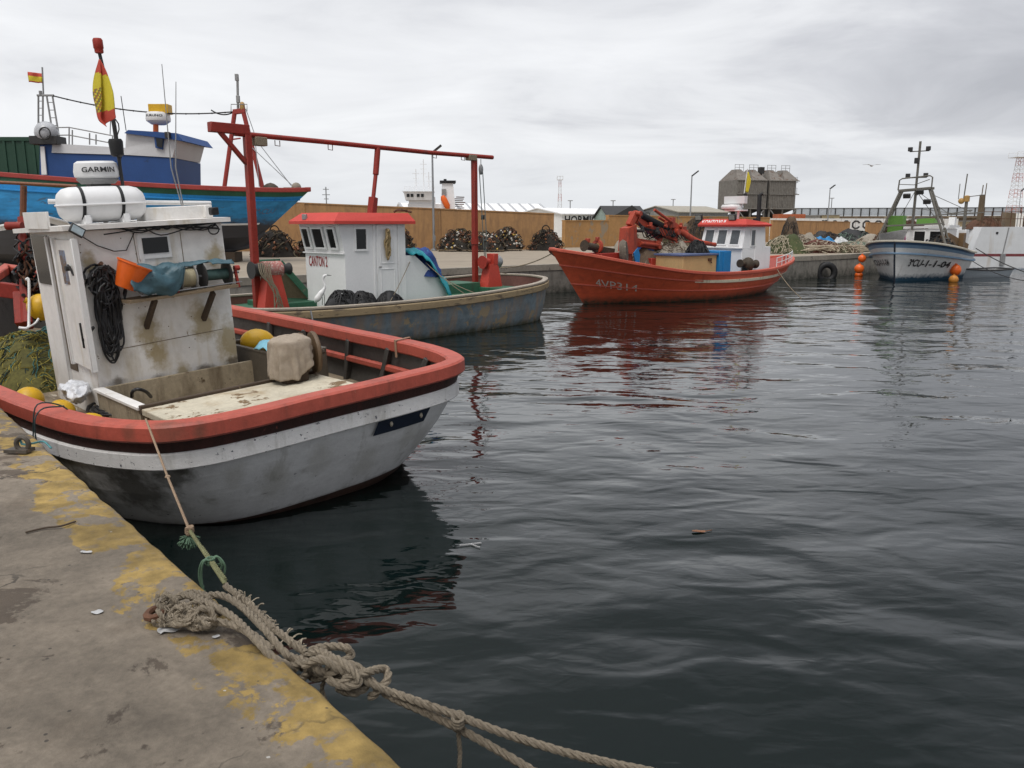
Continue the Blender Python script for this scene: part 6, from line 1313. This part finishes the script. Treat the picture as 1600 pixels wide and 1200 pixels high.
mb = MB().cyl((1.15, 1.2, zt5), (1.15, 1.2, zt5 + 2.0), .22, 8, r2=.16).tube([(1.1, 1.2, zt5 + 2.0), (1.1, 1.2, zt5 + 2.6)], .03, 5).tube([(1.3, 1.2, zt5 + 1.9), (1.32, 1.2, zt5 + 2.7)], .03, 5); mb.jitter(.03, 4).build('deck_post', mat('brown_post', (.14, .10, .06), var=.3), b5)
MB().box((3.6, 2.2, zt5 + .45), (.7, .5, .9)).jitter(.1, 3).build('deck_machinery', MATS['brown_post'], b5)
MB().cyl((4.1, 1.2, zt5), (4.2, 1.2, zt5 + 2.0), .1, 8).build('davit', black, b5)
netheap('brown gear heap along the deck of the big white hull', B5, (1.6, 1.4, zt5 - .1), (1.2, .8), .7, 44, [rust, netg2], n=60)
# ================================================================== blue boat on the hard
B0 = Frame(-8.85, 36.0, (-1, 0), z=0)
b0 = thing('fishing_boat', 'large blue wooden boat with red rail propped up on the quay', 'fishing boat', B0, (0, 0, 1.15), 'boats hauled out')
h0 = mat('blue_hull_paint', (.03, .25, .52), (.05, .13, .22), .30, 1.6, (.02, .12, .24), .36, ds=1.0, rough=.6, var=.3, vs_=3, bump=.35, stretch=(.6, 1, 2.0), low=((.045, .045, .05), 1.6, 2.0))
h0g = mat('green_strake', (.02, .10, .055), (.08, .08, .06), .2, 4, var=.3); h0r = mat('dark_red_rail', (.33, .045, .035), (.4, .16, .13), .15, 4, var=.2)
h0b = mat('bright_blue_strake', (.015, .24, .58), (.35, .4, .5), .10, 5, (.02, .1, .3), .3, var=.2)
def c0(x, y, zg, xw, yw, zw, xk, zk, b): return ((x, y, zg), (xw, yw, zw), (xk, .12 if y > 0 else 0, zk), b)
H0 = Hull([c0(19, 0, 5.5, 18, 0, 2.4, 17.5, 1.75, .0), c0(18.6, 1.6, 5.4, 17.6, 1.2, 2.3, 17.5, 1.75, .1), c0(16, 2.4, 5.1, 15.5, 2.0, 2.15, 15, 1.7, .2), c0(12, 2.6, 4.75, 12, 2.2, 2.1, 12, 1.7, .2), c0(8, 2.5, 4.45, 8, 2.0, 2.1, 8.2, 1.7, .16), c0(5, 2.15, 4.28, 5.4, 1.45, 2.15, 5.8, 1.7, .06), c0(2.4, 1.35, 4.2, 3.5, .7, 2.2, 4.2, 1.7, -.04), c0(.8, .55, 4.2, 2.6, .2, 2.25, 3.4, 1.75, -.05), c0(0, 0, 4.25, 2.25, 0, 2.3, 3.0, 1.75, 0)],
          [0, .07, .13, .2, .34, .5, .65, .82, 1], vk=4)
H0.shell([(.12, 1), (.22, 2), (9, 0)]).build('hull', [h0, h0g, h0b], b0, ang=70)
H0.rail(-.14, .09, -.06, .13).build('gunwale_rail', h0r, b0)
H0.rail(0, .05, -.03, .04, v=.21, bev=.01).build('rubbing_strake', h0b, b0)
H0.inner(-.1, .0, lambda x: 3.7).build('bulwark', h0r, b0); H0.deck(-.08, lambda x: 3.72).build('deck', deckm, b0)
mb = MB(); us = [.70 + .16 * i / 8 for i in range(9)]; mb.grid([[H0.at(u, .73, 1, .03) for u in us], [H0.at(u, .70, 1, .04) for u in us], [H0.at(u, .69, 1, .0) for u in us]]); mb.build('white_batten', white, b0)
mb = MB(); textmesh('3ª-CU-1', mb, lambda x, y: H0.at(.80 + .09 * x, .50 - .12 * y, 1, .02), bold=.0); mb.build('registration_number', mat('faded_number', (.12, .14, .22), (.3, .3, .35), .2, 10), b0)
MB().tube([(2.1, 0, 2.45), (2.75, 0, 1.85), (3.6, 0, 1.68), (17.5, 0, 1.68)], .11, 8).build('keel', h0, b0)
for i in range(6):
    x = 3.6 + 2.4 * i; t = thing('prop_block', 'dark timber block number one nearest the bow under the blue hull' if i == 0 else 'dark timber support block under the keel of the blue hull', 'support block', B0, (x, 0, 1.15), 'timber blocks under the blue hull')
    MB().box((x, 0, 1.38), (.6, 1.0, .42)).build('block', darkwood, t)
bc4 = mat('deep_blue_cabin', (.02, .07, .23), (.015, .045, .14), .2, .8, var=.15)
g0 = lambda u, v, y: B0.M.inverted() @ at(u, v, y)
A, B_, C_, D_ = g0(62, 282, 36.5), g0(271, 295, 36.5), g0(270, 248, 36.5), g0(62, 225, 36.5); D2 = g0(85, 226, 36.5); dep = Vector((0, -3.2, 0))
C1 = g0(200, 243, 36.5); C2 = g0(270, 247, 36.5)
cb0 = MB().slab([A, B_, C2, C1, g0(82, 239.5, 36.5), g0(82, 224, 36.5), D_], dep).build('deckhouse', bc4, b0, smooth=False)
wt = MB().slab([g0(82, 239.5, 36.5) + Vector((.01, .05, .02)), C1 + Vector((0, .05, .02)), C2 + Vector((0, .05, .02)), g0(278, 212, 36.5), g0(197, 204, 36.5), g0(196, 231, 36.5), g0(82, 224, 36.5)], dep).build('upper_cabin', mat('greyish_white_cabin', (.55, .55, .56), (.4, .36, .3), .08, 2, var=.08), cb0, smooth=False)
MB().slab([g0(194, 208, 36.3), g0(286, 220, 36.3), g0(276, 208, 36.3), g0(200, 203, 36.3)], (0, -3.6, 0)).build('cabin_roof', bc4, cb0, smooth=False)
MB().slab([g0(242, 214, 36.45), g0(257, 215, 36.45), g0(255, 234, 36.45), g0(244, 231, 36.45)], (0, .08, 0)).build('window_surround', bc4, cb0)
MB().slab([g0(244.5, 216, 36.35), g0(255, 217, 36.35), g0(253.5, 231, 36.35), g0(246, 229, 36.35)], (0, .06, 0)).build('window_pane', wgl, cb0)
MB().slab([g0(64, 229, 36.45), g0(70, 229, 36.45), g0(74, 273, 36.45), g0(66, 273, 36.45)], (0, .06, 0)).build('white_door_strip', white2, cb0)
mb = MB()
for u, v in ((75, 198), (108, 199), (113, 203), (140, 208), (150, 210), (176, 212)): mb.cyl(g0(u, 226, 36.6), g0(u, v, 36.6), .03, 5)
for dv in (0, 12): mb.tube([g0(55, 200 + dv, 36.6), g0(108, 199 + dv, 36.6), g0(176, 212 + dv, 36.6)], .028, 5)
mb.build('upper_rail', alu, cb0)
mb = MB(); 
for a, b in (((60, 220), (60, 150)), ((67, 220), (67, 150)), ((73, 150), (86, 232)), ((82, 150), (96, 236))): mb.tube([g0(*a, 36.8), g0(*b, 36.8)], .04, 6)
for k in range(6): mb.tube([g0(75 + 2.1 * k, 160 + 12 * k, 36.8), g0(84 + 2.1 * k, 160 + 12 * k, 36.8)], .022, 4); mb.tube([g0(60, 158 + 11 * k, 36.8), g0(67, 158 + 11 * k, 36.8)], .02, 4)
mb.tube([g0(58, 149, 36.8), g0(84, 149, 36.8)], .05, 6); mb.tube([g0(68, 150, 36.8), g0(66, 105, 36.8)], .035, 6).tube([g0(64, 150, 36.8), g0(63, 142, 36.8)], .07, 6); mb.build('stern_mast', alu, b0)
MB().ball(g0(73, 208, 36.6), .5, 16).build('radome', mat('shiny_dome', (.45, .46, .48), rough=.2, var=.2), cb0)
MB().tube([g0(70, 208, 36.1) + Vector((math.cos(i * .42) * .24, 0, math.sin(i * .42) * .24)) for i in range(15)], .03, 5, closed=True).box(g0(75, 220, 36.6), (1.2, .8, .35)).build('deck_gear', darkm, cb0)
f2 = thing('flag', 'small red and yellow striped flag on the far left mast', 'flag', B0, tuple(g0(66, 115, 36.8)))
mb = flagmesh([g0(67, 115, 36.8), g0(67, 130, 36.8)], [g0(43, 112, 36.8), g0(44, 128, 36.8)], 0, 10, .08, (0, 1, 0), crest=False, diag=0, b0=.28, b1_=.72); c_ = mb.build('cloth', [fm_r, fm_y], f2); md = c_.modifiers.new('t', 'SOLIDIFY'); md.thickness = .02
rd0 = MB().cyl(g0(243.5, 206, 36.8), g0(243.5, 192, 36.8), .12, 8).build('radar_post', orangep, b0)
MB().lathe([(.02, -.02), (.3, -.02), (.5, .12), (.52, .2), (.5, .42), (.45, .48), (.02, .5)], g0(248, 194, 36.8), n=24).build('radar', radw, rd0)
mb = MB(); q = g0(248, 194, 36.8); textmesh('FURUNO', mb, lambda x, y: q + Vector((-math.sin((x - .5) * 1.5) * -.0 - (x - .5) * .72, math.sqrt(max(.01, .525 ** 2 - ((x - .5) * .72) ** 2)), .27 + y * .1)), bold=.02); mb.build('lettering', blk, rd0)
MB().box(g0(250.5, 171, 36.8), (.85, .5, .4)).box(g0(250.5, 178, 36.8), (.7, .4, .15)).build('yellow_box', yellow, rd0)
mb = MB().box(g0(262, 211, 36.2), (.2, .2, .25)).build('roof_floodlight', darkm, cb0)
MB().tube([g0(197, 204, 36.7), g0(189, 150, 36.7)], .018, 5).tube([g0(172, 212, 36.7), g0(174, 138, 36.7)], .018, 5).build('whip_antenna', darkm, cb0)
# bow A-frame
mb = MB().tube([g0(350, 297, 36.4), g0(367, 173, 36.4)], .1, 8).tube([g0(411, 297, 36.4), g0(379, 170, 36.4)], .1, 8).bar(g0(365, 175, 36.4), g0(383, 173, 36.4), .2, .2).bar(g0(362, 218, 36.4), g0(376, 216, 36.4), .06, .06).build('bow_frame', h0r, b0)
MB().tube([g0(372, 175, 36.4), g0(371, 122, 36.4)], .055, 8).box(g0(370, 121, 36.4), (.14, .14, .28)).box(g0(372, 155, 36.4), (.14, .14, .3)).build('bow_mast', alu, b0)
MB().lathe([(.1, 0), (.12, .05), (.1, .28), (.04, .34)], g0(379, 172, 36.4), n=12).build('orange_lamp', MATS['dull_orange_yellow'], b0)
MB().tube([g0(361, 174, 36.3), g0(361, 163, 36.3), g0(386, 163, 36.3), g0(386, 174, 36.3)], .02, 5).build('top_guard', alu, b0)
mb = MB()
for a, b, d in (((84, 150), (372, 174), .35), ((330, 172), (365, 175), .15)): mb.tube(sag(g0(*a, 36.7), g0(*b, 36.5), d, 20), .03, 5)
for k in range(14): p = Vector(sag(g0(84, 150, 36.7), g0(372, 174, 36.5), .35, 14)[k]); mb.ball(p, .04, 6)
mb.build('slung_cable', black, b0)
mb = MB(); mb.tube([g0(386, 200, 36.3), g0(455, 290, 36)], .02, 4).tube([g0(388, 225, 36.3), g0(460, 293, 36)], .025, 4).tube([g0(384, 170, 36.3), g0(398, 210, 36.3), g0(405, 292, 36.2)], .02, 4).build('stay', steel, b0)
MB().ball(g0(463, 293, 36.1), .22, 12).box(g0(455, 296, 36.1), (.6, .3, .18)).build('bow_fender', netg, b0)
MB().ball(g0(423, 295, 36.3), .3, 12, 0, (1.2, 1, .8)).jitter(.06, 5).build('bow_gear', MATS['dirty_brown_metal'], b0)
# green container behind left
p = at(-60, 300, 42); cg = mat('dark_green_container', (.018, .06, .035), (.05, .05, .03), .12, 3, var=.2)
t = thing('container', 'dark green steel container standing behind the blue boat at the left edge', 'container', WORLD, (-30, 43, 1.15)); q0 = at(60, 214, 42); q1 = at(-80, 212, 42)
MB().box(((q0.x + q1.x) / 2, 43.2, (q0.z + 1.15) / 2), (q0.x - q1.x, 2.4, q0.z - 1.15)).build('container_body', cg, t)
mb = MB()
for i in range(9): mb.box((q1.x + .3 + i * (q0.x - q1.x - .6) / 8, 41.98, (q0.z + 3) / 2), (.12, .08, q0.z - 3.2))
mb.box(((q0.x + q1.x) / 2, 41.98, q0.z - .1), (q0.x - q1.x, .1, .2)); mb.build('corner_frame', cg, t)
# small blue boat seen low at the left edge
fr7 = Frame(-15.0, 26.5, (-.7, .714), z=0); b7 = thing('boat', 'blue and white small boat glimpsed low at the left edge behind the red hauler post', 'boat', fr7, (0, 0, 1.15))
H7 = Hull([((9, 0, 2.7), (9, 0, 1.8), (9, 0, 1.35), .05), ((8.6, 1.1, 2.7), (8.6, .9, 1.8), (8.6, .1, 1.35), .1), ((4, 1.3, 2.6), (4, 1.1, 1.8), (4, .1, 1.35), .1), ((1, .8, 2.8), (1.4, .5, 1.8), (1.8, .05, 1.4), 0), ((0, 0, 3.0), (.8, 0, 1.9), (1.4, 0, 1.5), 0)], [0, .15, .4, .7, 1])
H7.shell([(.2, 1), (9, 0)]).build('hull', [h0, white], b7); H7.rail(-.08, .05, -.03, .05).build('gunwale', white, b7); H7.deck(-.05, lambda x: 2.45).build('deck', alu, b7)
MB().box((4, 0, 1.22), (5, .2, .24)).build('keel_block', darkwood, b7)
# ================================================================== clutter on the far quay
gr = [mat('net_green_brown', (.07, .085, .035), (.16, .13, .07), .3, 6, var=.4, rough=.95), netg, netg2, mat('maroon_net', (.12, .035, .025), (.2, .09, .06), .3, 6, var=.4, rough=.95), mat('pale_green_net', (.18, .25, .20), (.3, .3, .25), .3, 6, var=.3, rough=.95), mat('pale_cord', (.45, .38, .28), var=.2), black]
def qh(u, v, zq=1.15): return onz(WORLD, u, v, zq)
for i, (u, Y_, rx, ry, h, idx, lab) in enumerate((
    (1226, 46.5, 1.3, 1.0, .95, (0, 5), 'green-brown net heap right behind the red boat stern'),
    (1252, 49.5, 1.5, 1.2, .95, (1, 2, 5), 'pale net heap left of the maroon nets'),
    (1232, 56, .75, .7, 2.0, (2, 6), 'dark upright clump of old nets against the ochre wall'),
    (1282, 48.0, 1.6, 1.1, .62, (3, 5, 3), 'maroon net pile streaked with pale ropes'),
    (1308, 48.0, 1.4, 1.0, .45, (2, 0, 5), 'brown and olive net heap near the kerb'),
    (1335, 50, 1.6, 1.2, .55, (4, 1, 5), 'pale green net heap left of the white bow'),
    (1368, 52, 1.9, 1.4, .85, (1, 5, 2), 'light beige net mound behind the white bow'),
    (1288, 54.5, 1.5, 1.1, 1.05, (6, 2), 'black covered net heap behind the blue tarpaulins'),
    (1332, 57, 2.0, 1.4, 1.15, (6, 4), 'largest black net mound behind the white sacks'),
    (1415, 60, 2.2, 1.5, 1.8, (2, 3), 'brown net heap behind the A-frame mast'),
    (1050, 46, 1.6, 1.1, 1.5, (2, 0), 'brown net heap behind the red boat, left of its wheelhouse'),
    (1088, 49, 1.4, 1.0, 1.9, (2, 6), 'dark net heap directly left of the red-roofed wheelhouse'),
    (1000, 42, 1.5, 1.0, 1.35, (1, 2), 'grey net heap on the quay behind the crane'))):
    p = at(u, 400, Y_); netheap(lab, WORLD, (p.x, p.y, 1.15), (rx, ry), h, 50 + i, [gr[k] for k in idx], n=210, th=.013, group='net heaps along the far quay', st=.2)
tarb = mat('cyan_blue_tarp', (.012, .20, .46), (.03, .3, .5), .2, 4, rough=.4, var=.3)
for u, Y_, r_, h, lab, mt in ((1279, 51.5, .6, .78, 'left blue tarpaulin bundle on the net quay', tarb), (1294, 51.5, .55, .80, 'right blue tarpaulin bundle next to the white sacks', tarb), (1314, 52, .85, .78, 'white and patterned sacks heap beside the blue tarpaulins', mat('white_sack', (.55, .56, .55), (.12, .16, .3), .3, 3.5, var=.2)), (1262, 51, .7, .75, 'dark grey crate cover beside the pale board', darkm), (1240, 47.5, .5, .7, 'grey flat board leaning among nets', conc)):
    p = at(u, 400, Y_); t = thing('sack_heap', lab, 'bundle', WORLD, (p.x, p.y, 1.15), 'bundles on the far quay'); mb = MB().grid(heap((p.x, p.y, 1.15), (r_, r_), h, WORLD, u, 26, .3)); mb.jitter(.09, 3).jitter(.04, 8); mb.build('bundle', mt, t)
mb = MB(); rd = random.Random(77)
t = thing('rope_tangle', 'pale ropes trailing over the quay edge between the boats', 'rope', WORLD, tuple(at(1300, 400, 46)))
for k in range(26):
    u = rd.uniform(1228, 1335); p = at(u, 400, 46 + (u - 1225) * .03); pts = [Vector((p.x + rd.uniform(-1, 1) + i * rd.uniform(-.3, .5), p.y + rd.uniform(-.8, .8) , 1.25 + rd.uniform(0, .35))) for i in range(6)]
    mb.tube(cr(pts, 4), rd.uniform(.02, .04), 5)
pe = at(1303, 402, 45.5); mb.tube(cr([pe + Vector((-.5, .5, .3)), pe + Vector((0, -.4, .0)), pe + Vector((.3, -1.0, -.5)), pe + Vector((-.3, -.9, -.9))], 6), .03, 5); mb.build('rope', gr[5], t)
for u, lab in ((1290, 'black tyre fender hanging on the quay face beside trailing ropes'),):
    p = onz(WORLD, u, 425, .3); p.z = .12; t = thing('tyre_fender', lab, 'tyre', WORLD, (p.x, p.y, .3)); MB().tube([p + Vector((math.cos(i * .35) * .42, -.12, math.sin(i * .35) * .42 + .15)) for i in range(18)], .17, 10, closed=True).build('tyre', black, t)
# ================================================================== mooring lines
ml = thing('mooring_line', 'dark line from the red bow down to the far quay beside the gantry boat', 'mooring line', WORLD, (1.3, 27.6, 1.9)); MB().tube(sag(B3.w((.3, -.1, 1.95)), at(780, 418, 30.3), .18, 14), .022, 5).build('line', ropem, ml)
ml = thing('mooring_line', 'thin line running from the red boat stern into the water', 'mooring line', WORLD, tuple(B3.w((9, -2.1, 1.0)))); MB().tube(sag(B3.w((10.6, -1.85, 1.1)), onz(WORLD, 1255, 468, -.05), .12, 14), .018, 5).build('line', ropem, ml)
ml = thing('mooring_line', 'long slack line from the white bow rail across the big white hull', 'mooring line', WORLD, tuple(at(1525, 388, 43))); MB().tube(sag(at(1525, 388, 43), at(1610, 428, 38), .1, 14), .025, 5).build('line', darkm, ml)
ml = thing('mooring_line', 'lower line from the white and blue boat toward the right edge', 'mooring line', WORLD, tuple(at(1515, 405, 43))); MB().tube(sag(at(1515, 405, 43), at(1610, 440, 36), .2, 14), .02, 5).build('line', darkm, ml)
# near ropes
nr = mat('weathered_hemp_rope', (.30, .25, .185), (.16, .13, .09), .3, 30, rough=.95, var=.4, vs_=90, bump=.9, bs=420)
thn = mat('thin_tan_rope', (.34, .24, .16), var=.25, rough=.9, vs_=80, bump=.6, bs=400); gfr = mat('green_frayed_rope', (.10, .17, .11), var=.4, rough=.95); yfr = mat('yellow_green_rope', (.20, .20, .10), var=.3, rough=.95, bs=300, bump=.7)
lt = thing('mooring_line', 'thin tan line from the red gunwale down to the heap of rope on the quay', 'mooring line', WORLD, (-1.7, 4.0, 1.2))
T0 = onz(WORLD, 228, 655, 1.30); T1 = at(262, 745, 5.2); T2 = at(296, 828, 4.30); T3 = at(352, 912, 3.60)
MB().rope(sag(T0, T1, .0, 8)[:-1] + sag(T1, T2, 0, 8), .0085, pitch=.05).ball(T1, .02, 8, 0, (1, 1, .6)).build('thin_rope', thn, lt)
mb = MB().ball(T2, .020, 12, 0, (1, 1, 1.0)); 
for k in range(5): mb.tube([T2 + Vector((math.cos(i * .8 + k) * .018, math.sin(i * .8 + k) * .018, .012 - k * .007 + .006 * math.sin(i * 1.3 + k))) for i in range(9)], .009, 6)
mb.build('joining_knot', thn, lt)
mb = MB(); rd = random.Random(3)
for k in range(60):
    d = Vector((rd.uniform(-1, .9), rd.uniform(-1, .6), rd.uniform(-1.3, .3))).normalized(); c = T2 + Vector((.0, -.02, -.04)); mb.tube(cr([c, c + d * .03, c + d * .055 + Vector((rd.uniform(-.012, .012), 0, -.014))], 3), .0035, 4)
mb.build('frayed_end', gfr, lt)
MB().rope([T2.lerp(T3, i / 8) for i in range(9)], .011, pitch=.07).rope([T2.lerp(T3 + Vector((.015, 0, 0)), .35 + i / 12) for i in range(8)], .010, pitch=.07).build('lower_rope', yfr, lt)
mb = MB(); C1 = T2.lerp(T3, .62)
for k, (a, b, c) in enumerate(((-.05, -.03, -.12), (-.035, -.04, -.14), (.05, .02, -.05), (.065, .02, -.08), (.04, .03, -.03))): mb.tube(cr([C1, C1 + Vector((a * .5, b, .015)), C1 + Vector((a, b, c * .4)), C1 + Vector((a * .9, b, c)), C1 + Vector((a * .6, b, c * 1.05))], 4), .006, 6)
for k in range(3): mb.tube([C1 + Vector((math.cos(i * .8) * .02, math.sin(i * .8) * .02, (k - 1) * .012)) for i in range(9)], .008, 6)
mb.build('green_ties', gfr, lt)
rp = thing('rope_heap', 'thick knotted hemp mooring rope lying over the yellow quay edge', 'rope', WORLD, (-1.45, 3.15, 1.16))
gz = lambda u, v, z: onz(WORLD, u, v, z)
z_ = 1.19
# bundle on the quay
paths = [
    [(352, 915, 1.2), (385, 940, 1.18), (420, 975, 1.17), (455, 1003, 1.15), (478, 1020, 1.12)],
    [(300, 935, 1.2), (345, 930, 1.24), (380, 950, 1.22), (415, 985, 1.19), (445, 1020, 1.14), (470, 1035, 1.1)],
    [(255, 950, 1.18), (290, 930, 1.22), (330, 945, 1.24), (365, 965, 1.22), (400, 1000, 1.19), (430, 1030, 1.14), (465, 1045, 1.08)],
    [(250, 968, 1.18), (280, 975, 1.2), (305, 962, 1.22), (330, 970, 1.2), (360, 975, 1.2), (392, 990, 1.19), (425, 1015, 1.15)],
    [(245, 960, 1.17), (262, 945, 1.19), (280, 930, 1.2), (305, 925, 1.22), (325, 935, 1.22), (345, 960, 1.2)],
    [(262, 975, 1.18), (270, 955, 1.21), (290, 945, 1.23), (300, 960, 1.23), (290, 975, 1.2), (275, 965, 1.22), (285, 950, 1.25)],
    [(330, 940, 1.2), (310, 955, 1.24), (300, 972, 1.2), (318, 980, 1.18), (332, 972, 1.2), (330, 955, 1.24), (312, 950, 1.26)],
]
mb = MB()
for i, pth in enumerate(paths): mb.rope(cr([gz(*q) for q in pth], 8), .0165 if i in (0, 1, 2, 3) else .013, pitch=.10, n=6)
hp_ = mb.build('quay_bundle', nr, rp)
mb = MB(); rd = random.Random(31)
for k in range(22):
    c = gz(rd.uniform(250, 330), rd.uniform(935, 972), 1.19 + rd.uniform(0, .05)); a0_ = rd.uniform(0, 6); r_ = rd.uniform(.02, .05); tl = Vector((rd.uniform(-1, 1), rd.uniform(-1, 1), rd.uniform(.2, 1))).normalized(); e1 = tl.orthogonal().normalized(); e2 = tl.cross(e1)
    mb.rope([c + (e1 * math.cos(a0_ + i * .5) + e2 * math.sin(a0_ + i * .5)) * r_ for i in range(rd.randint(6, 11))], .010, pitch=.05, n=5)
mb.build('tangled_loops', nr, rp)
MB().tube([gz(243, 965, 1.17) + Vector((math.cos(i * .6) * .03, math.sin(i * .6) * .045, .02)) for i in range(11)], .016, 7, closed=True).build('iron_ring', rust, rp)
mb = MB()
for k in range(46):
    q = rd.random(); c = gz(370 + 100 * q + rd.uniform(-8, 8), 925 + 95 * q + rd.uniform(-10, 8), 1.2 - .07 * q); d = Vector((rd.uniform(-.5, 1), rd.uniform(-.3, 1), rd.uniform(-.2, 1))).normalized() * rd.uniform(.02, .045); mb.tube(cr([c, c + d * .6, c + d + Vector((0, 0, -.008))], 3), .0028, 4)
for k in range(120):
    c = gz(rd.uniform(255, 335), rd.uniform(930, 978), 1.2 + rd.uniform(0, .04)); d = Vector((rd.uniform(-1, 1), rd.uniform(-1, 1), rd.uniform(-.2, 1))).normalized() * rd.uniform(.015, .035); mb.tube([c, c + d], .0015, 3)
mb.build('frayed_fibres', mat('pale_fibre', (.32, .27, .2), var=.2), rp)['kind'] = 'stuff'
# knots over the water
mb = MB()
kn = [
    [(465, 1035, 1.1), (490, 1015, 1.12), (515, 1010, 1.14), (540, 1012, 1.15), (548, 1025, 1.12), (530, 1035, 1.12), (505, 1030, 1.16), (495, 1045, 1.14), (520, 1055, 1.1)],
    [(470, 1045, 1.06), (480, 1025, 1.12), (500, 1018, 1.16), (520, 1030, 1.17), (515, 1048, 1.12), (490, 1050, 1.1), (478, 1040, 1.15), (500, 1030, 1.19), (530, 1045, 1.15), (560, 1062, 1.1)],
    [(478, 1050, 1.04), (495, 1060, 1.06), (520, 1050, 1.13), (545, 1038, 1.15), (568, 1050, 1.12), (575, 1068, 1.08), (555, 1082, 1.06), (530, 1075, 1.08), (545, 1058, 1.13), (575, 1050, 1.14), (600, 1045, 1.1), (606, 1060, 1.08), (590, 1080, 1.05), (578, 1090, 1.02)],
    [(520, 1060, 1.08), (545, 1050, 1.13), (575, 1065, 1.1), (600, 1078, 1.06), (620, 1088, 1.02)],
    [(535, 1040, 1.12), (550, 1040, 1.1), (575, 1060, 1.06), (605, 1085, 1.03), (625, 1095, 1.0)],
    [(512, 1040, 1.16), (510, 1055, 1.1), (503, 1075, 1.02), (508, 1094, .96)],
    [(495, 1035, 1.12), (520, 1028, 1.17), (548, 1045, 1.16), (560, 1065, 1.12), (540, 1072, 1.1), (512, 1062, 1.11)],
    [(450, 1030, 1.08), (470, 1030, 1.12), (485, 1045, 1.1), (470, 1060, 1.04), (455, 1052, 1.04), (462, 1038, 1.1), (490, 1035, 1.14)],
]
for i, pth in enumerate(kn): mb.rope(cr([gz(*q) for q in pth], 8), .0165 if i != 5 else .009, pitch=.10)
mb.build('knot', nr, rp)
E1 = [gz(612, 1082, 1.04), gz(700, 1113, .99), gz(800, 1150, .93), gz(900, 1180, .87), gz(1000, 1202, .81)]; E1 += [E1[-1] + (E1[-1] - E1[-2]) * k for k in (1.5, 4, 8)]
E2_ = [gz(618, 1092, 1.01), gz(690, 1125, .95), gz(760, 1162, .89), gz(832, 1204, .83)]; E2_ += [E2_[-1] + (E2_[-1] - E2_[-2]) * k for k in (1.5, 4, 8)]
MB().rope(cr(E1, 8), .0165, pitch=.105).build('outer_strand', nr, rp); MB().rope(cr(E2_, 8), .0165, pitch=.105).build('inner_strand', nr, rp)
c = gz(716, 1125, .97); mb = MB()
for k in range(3): mb.tube([c + Vector((math.cos(i * .7) * .022, math.sin(i * .7) * .035, (k - 1) * .012)) for i in range(10)], .007, 6)
mb.rope([c, c + Vector((0, 0, -.06)), c + Vector((.005, 0, -.14)), c + Vector((0, -.01, -.22))], .009, pitch=.06).build('whipping', nr, rp)
# mooring eye with turquoise line
ey = thing('mooring_eye', 'rusty mooring eye with a turquoise line tied to it on the yellow edge', 'mooring eye', WORLD, tuple(gz(30, 708, 1.15))); c = gz(28, 706, 1.16)
MB().slab([c + Vector((-.08, -.04, 0)), c + Vector((.09, -.05, 0)), c + Vector((.10, .05, 0)), c + Vector((-.06, .06, 0))], (0, 0, .025)).tube([c + Vector((.04 + math.cos(i * .5) * .045, 0, .06 + math.sin(i * .5) * .05)) for i in range(13)], .018, 8, closed=True).build('iron_eye', mat('dull_iron', (.09, .075, .06), (.18, .1, .06), .3, 14, var=.3), ey)
MB().rope(cr([c + Vector((.08, .0, .07)), gz(50, 693, 1.2), gz(68, 690, 1.19), gz(80, 700, 1.18)], 6), .008, pitch=.05).tube([c + Vector((.05 + math.cos(i) * .03, .01, .08 + math.sin(i) * .03)) for i in range(8)], .009, 6).build('turquoise_line', mat('turquoise_rope', (.08, .26, .28), var=.3), ey)
t = thing('driftwood', 'thin dark twig lying on the concrete near the yellow edge', 'twig', WORLD, tuple(gz(80, 828, 1.15))); MB().tube(cr([gz(40, 832, 1.16), gz(70, 825, 1.16), (gz(95, 822, 1.165)), gz(118, 815, 1.16)], 5), .006, 5).build('twig', darkwood, t)
wf = mat('pale_scrap', (.42, .42, .42), var=.15)
for u, v, s_, lab in ((262, 985, .05, 'pale feather-like scrap lying just below the rope heap'), (135, 861, .035, 'small pale scrap near the yellow patch on the quay'), (152, 955, .03, 'pale scrap with thin tail at the quay middle'), (337, 994, .018, 'tiny pale pebble by the yellow edge below the rope')):
    c = gz(u, v, 1.158); t = thing('scrap', lab, 'litter', WORLD, tuple(c), 'pale scraps on the quay'); MB().ball(c, s_ * .8, 16, 0, (1.2, .6, .12)).jitter(s_ * .35, 30).build('scrap_body', wf, t)
c = gz(1092, 832, .0); t = thing('leaf', 'small brown leaf floating alone on the open water', 'leaf', WORLD, tuple(c)); MB().ball(c + Vector((0, 0, .01)), .045, 10, 0, (1.5, .6, .12)).jitter(.015, 14).tube([c + Vector((.05, 0, .01)), c + Vector((.13, .04, .01))], .004, 4).build('leaf_body', mat('leaf_brown', (.22, .10, .05), var=.3), t)
t = thing('straw', 'thin pale straw floating near the boat reflection', 'straw', WORLD, tuple(gz(735, 850, 0))); MB().tube([gz(718, 852, .01), gz(752, 848, .01)], .006, 4).tube([gz(735, 850, .01), gz(750, 855, .01)], .005, 4).build('straw_body', wf, t)
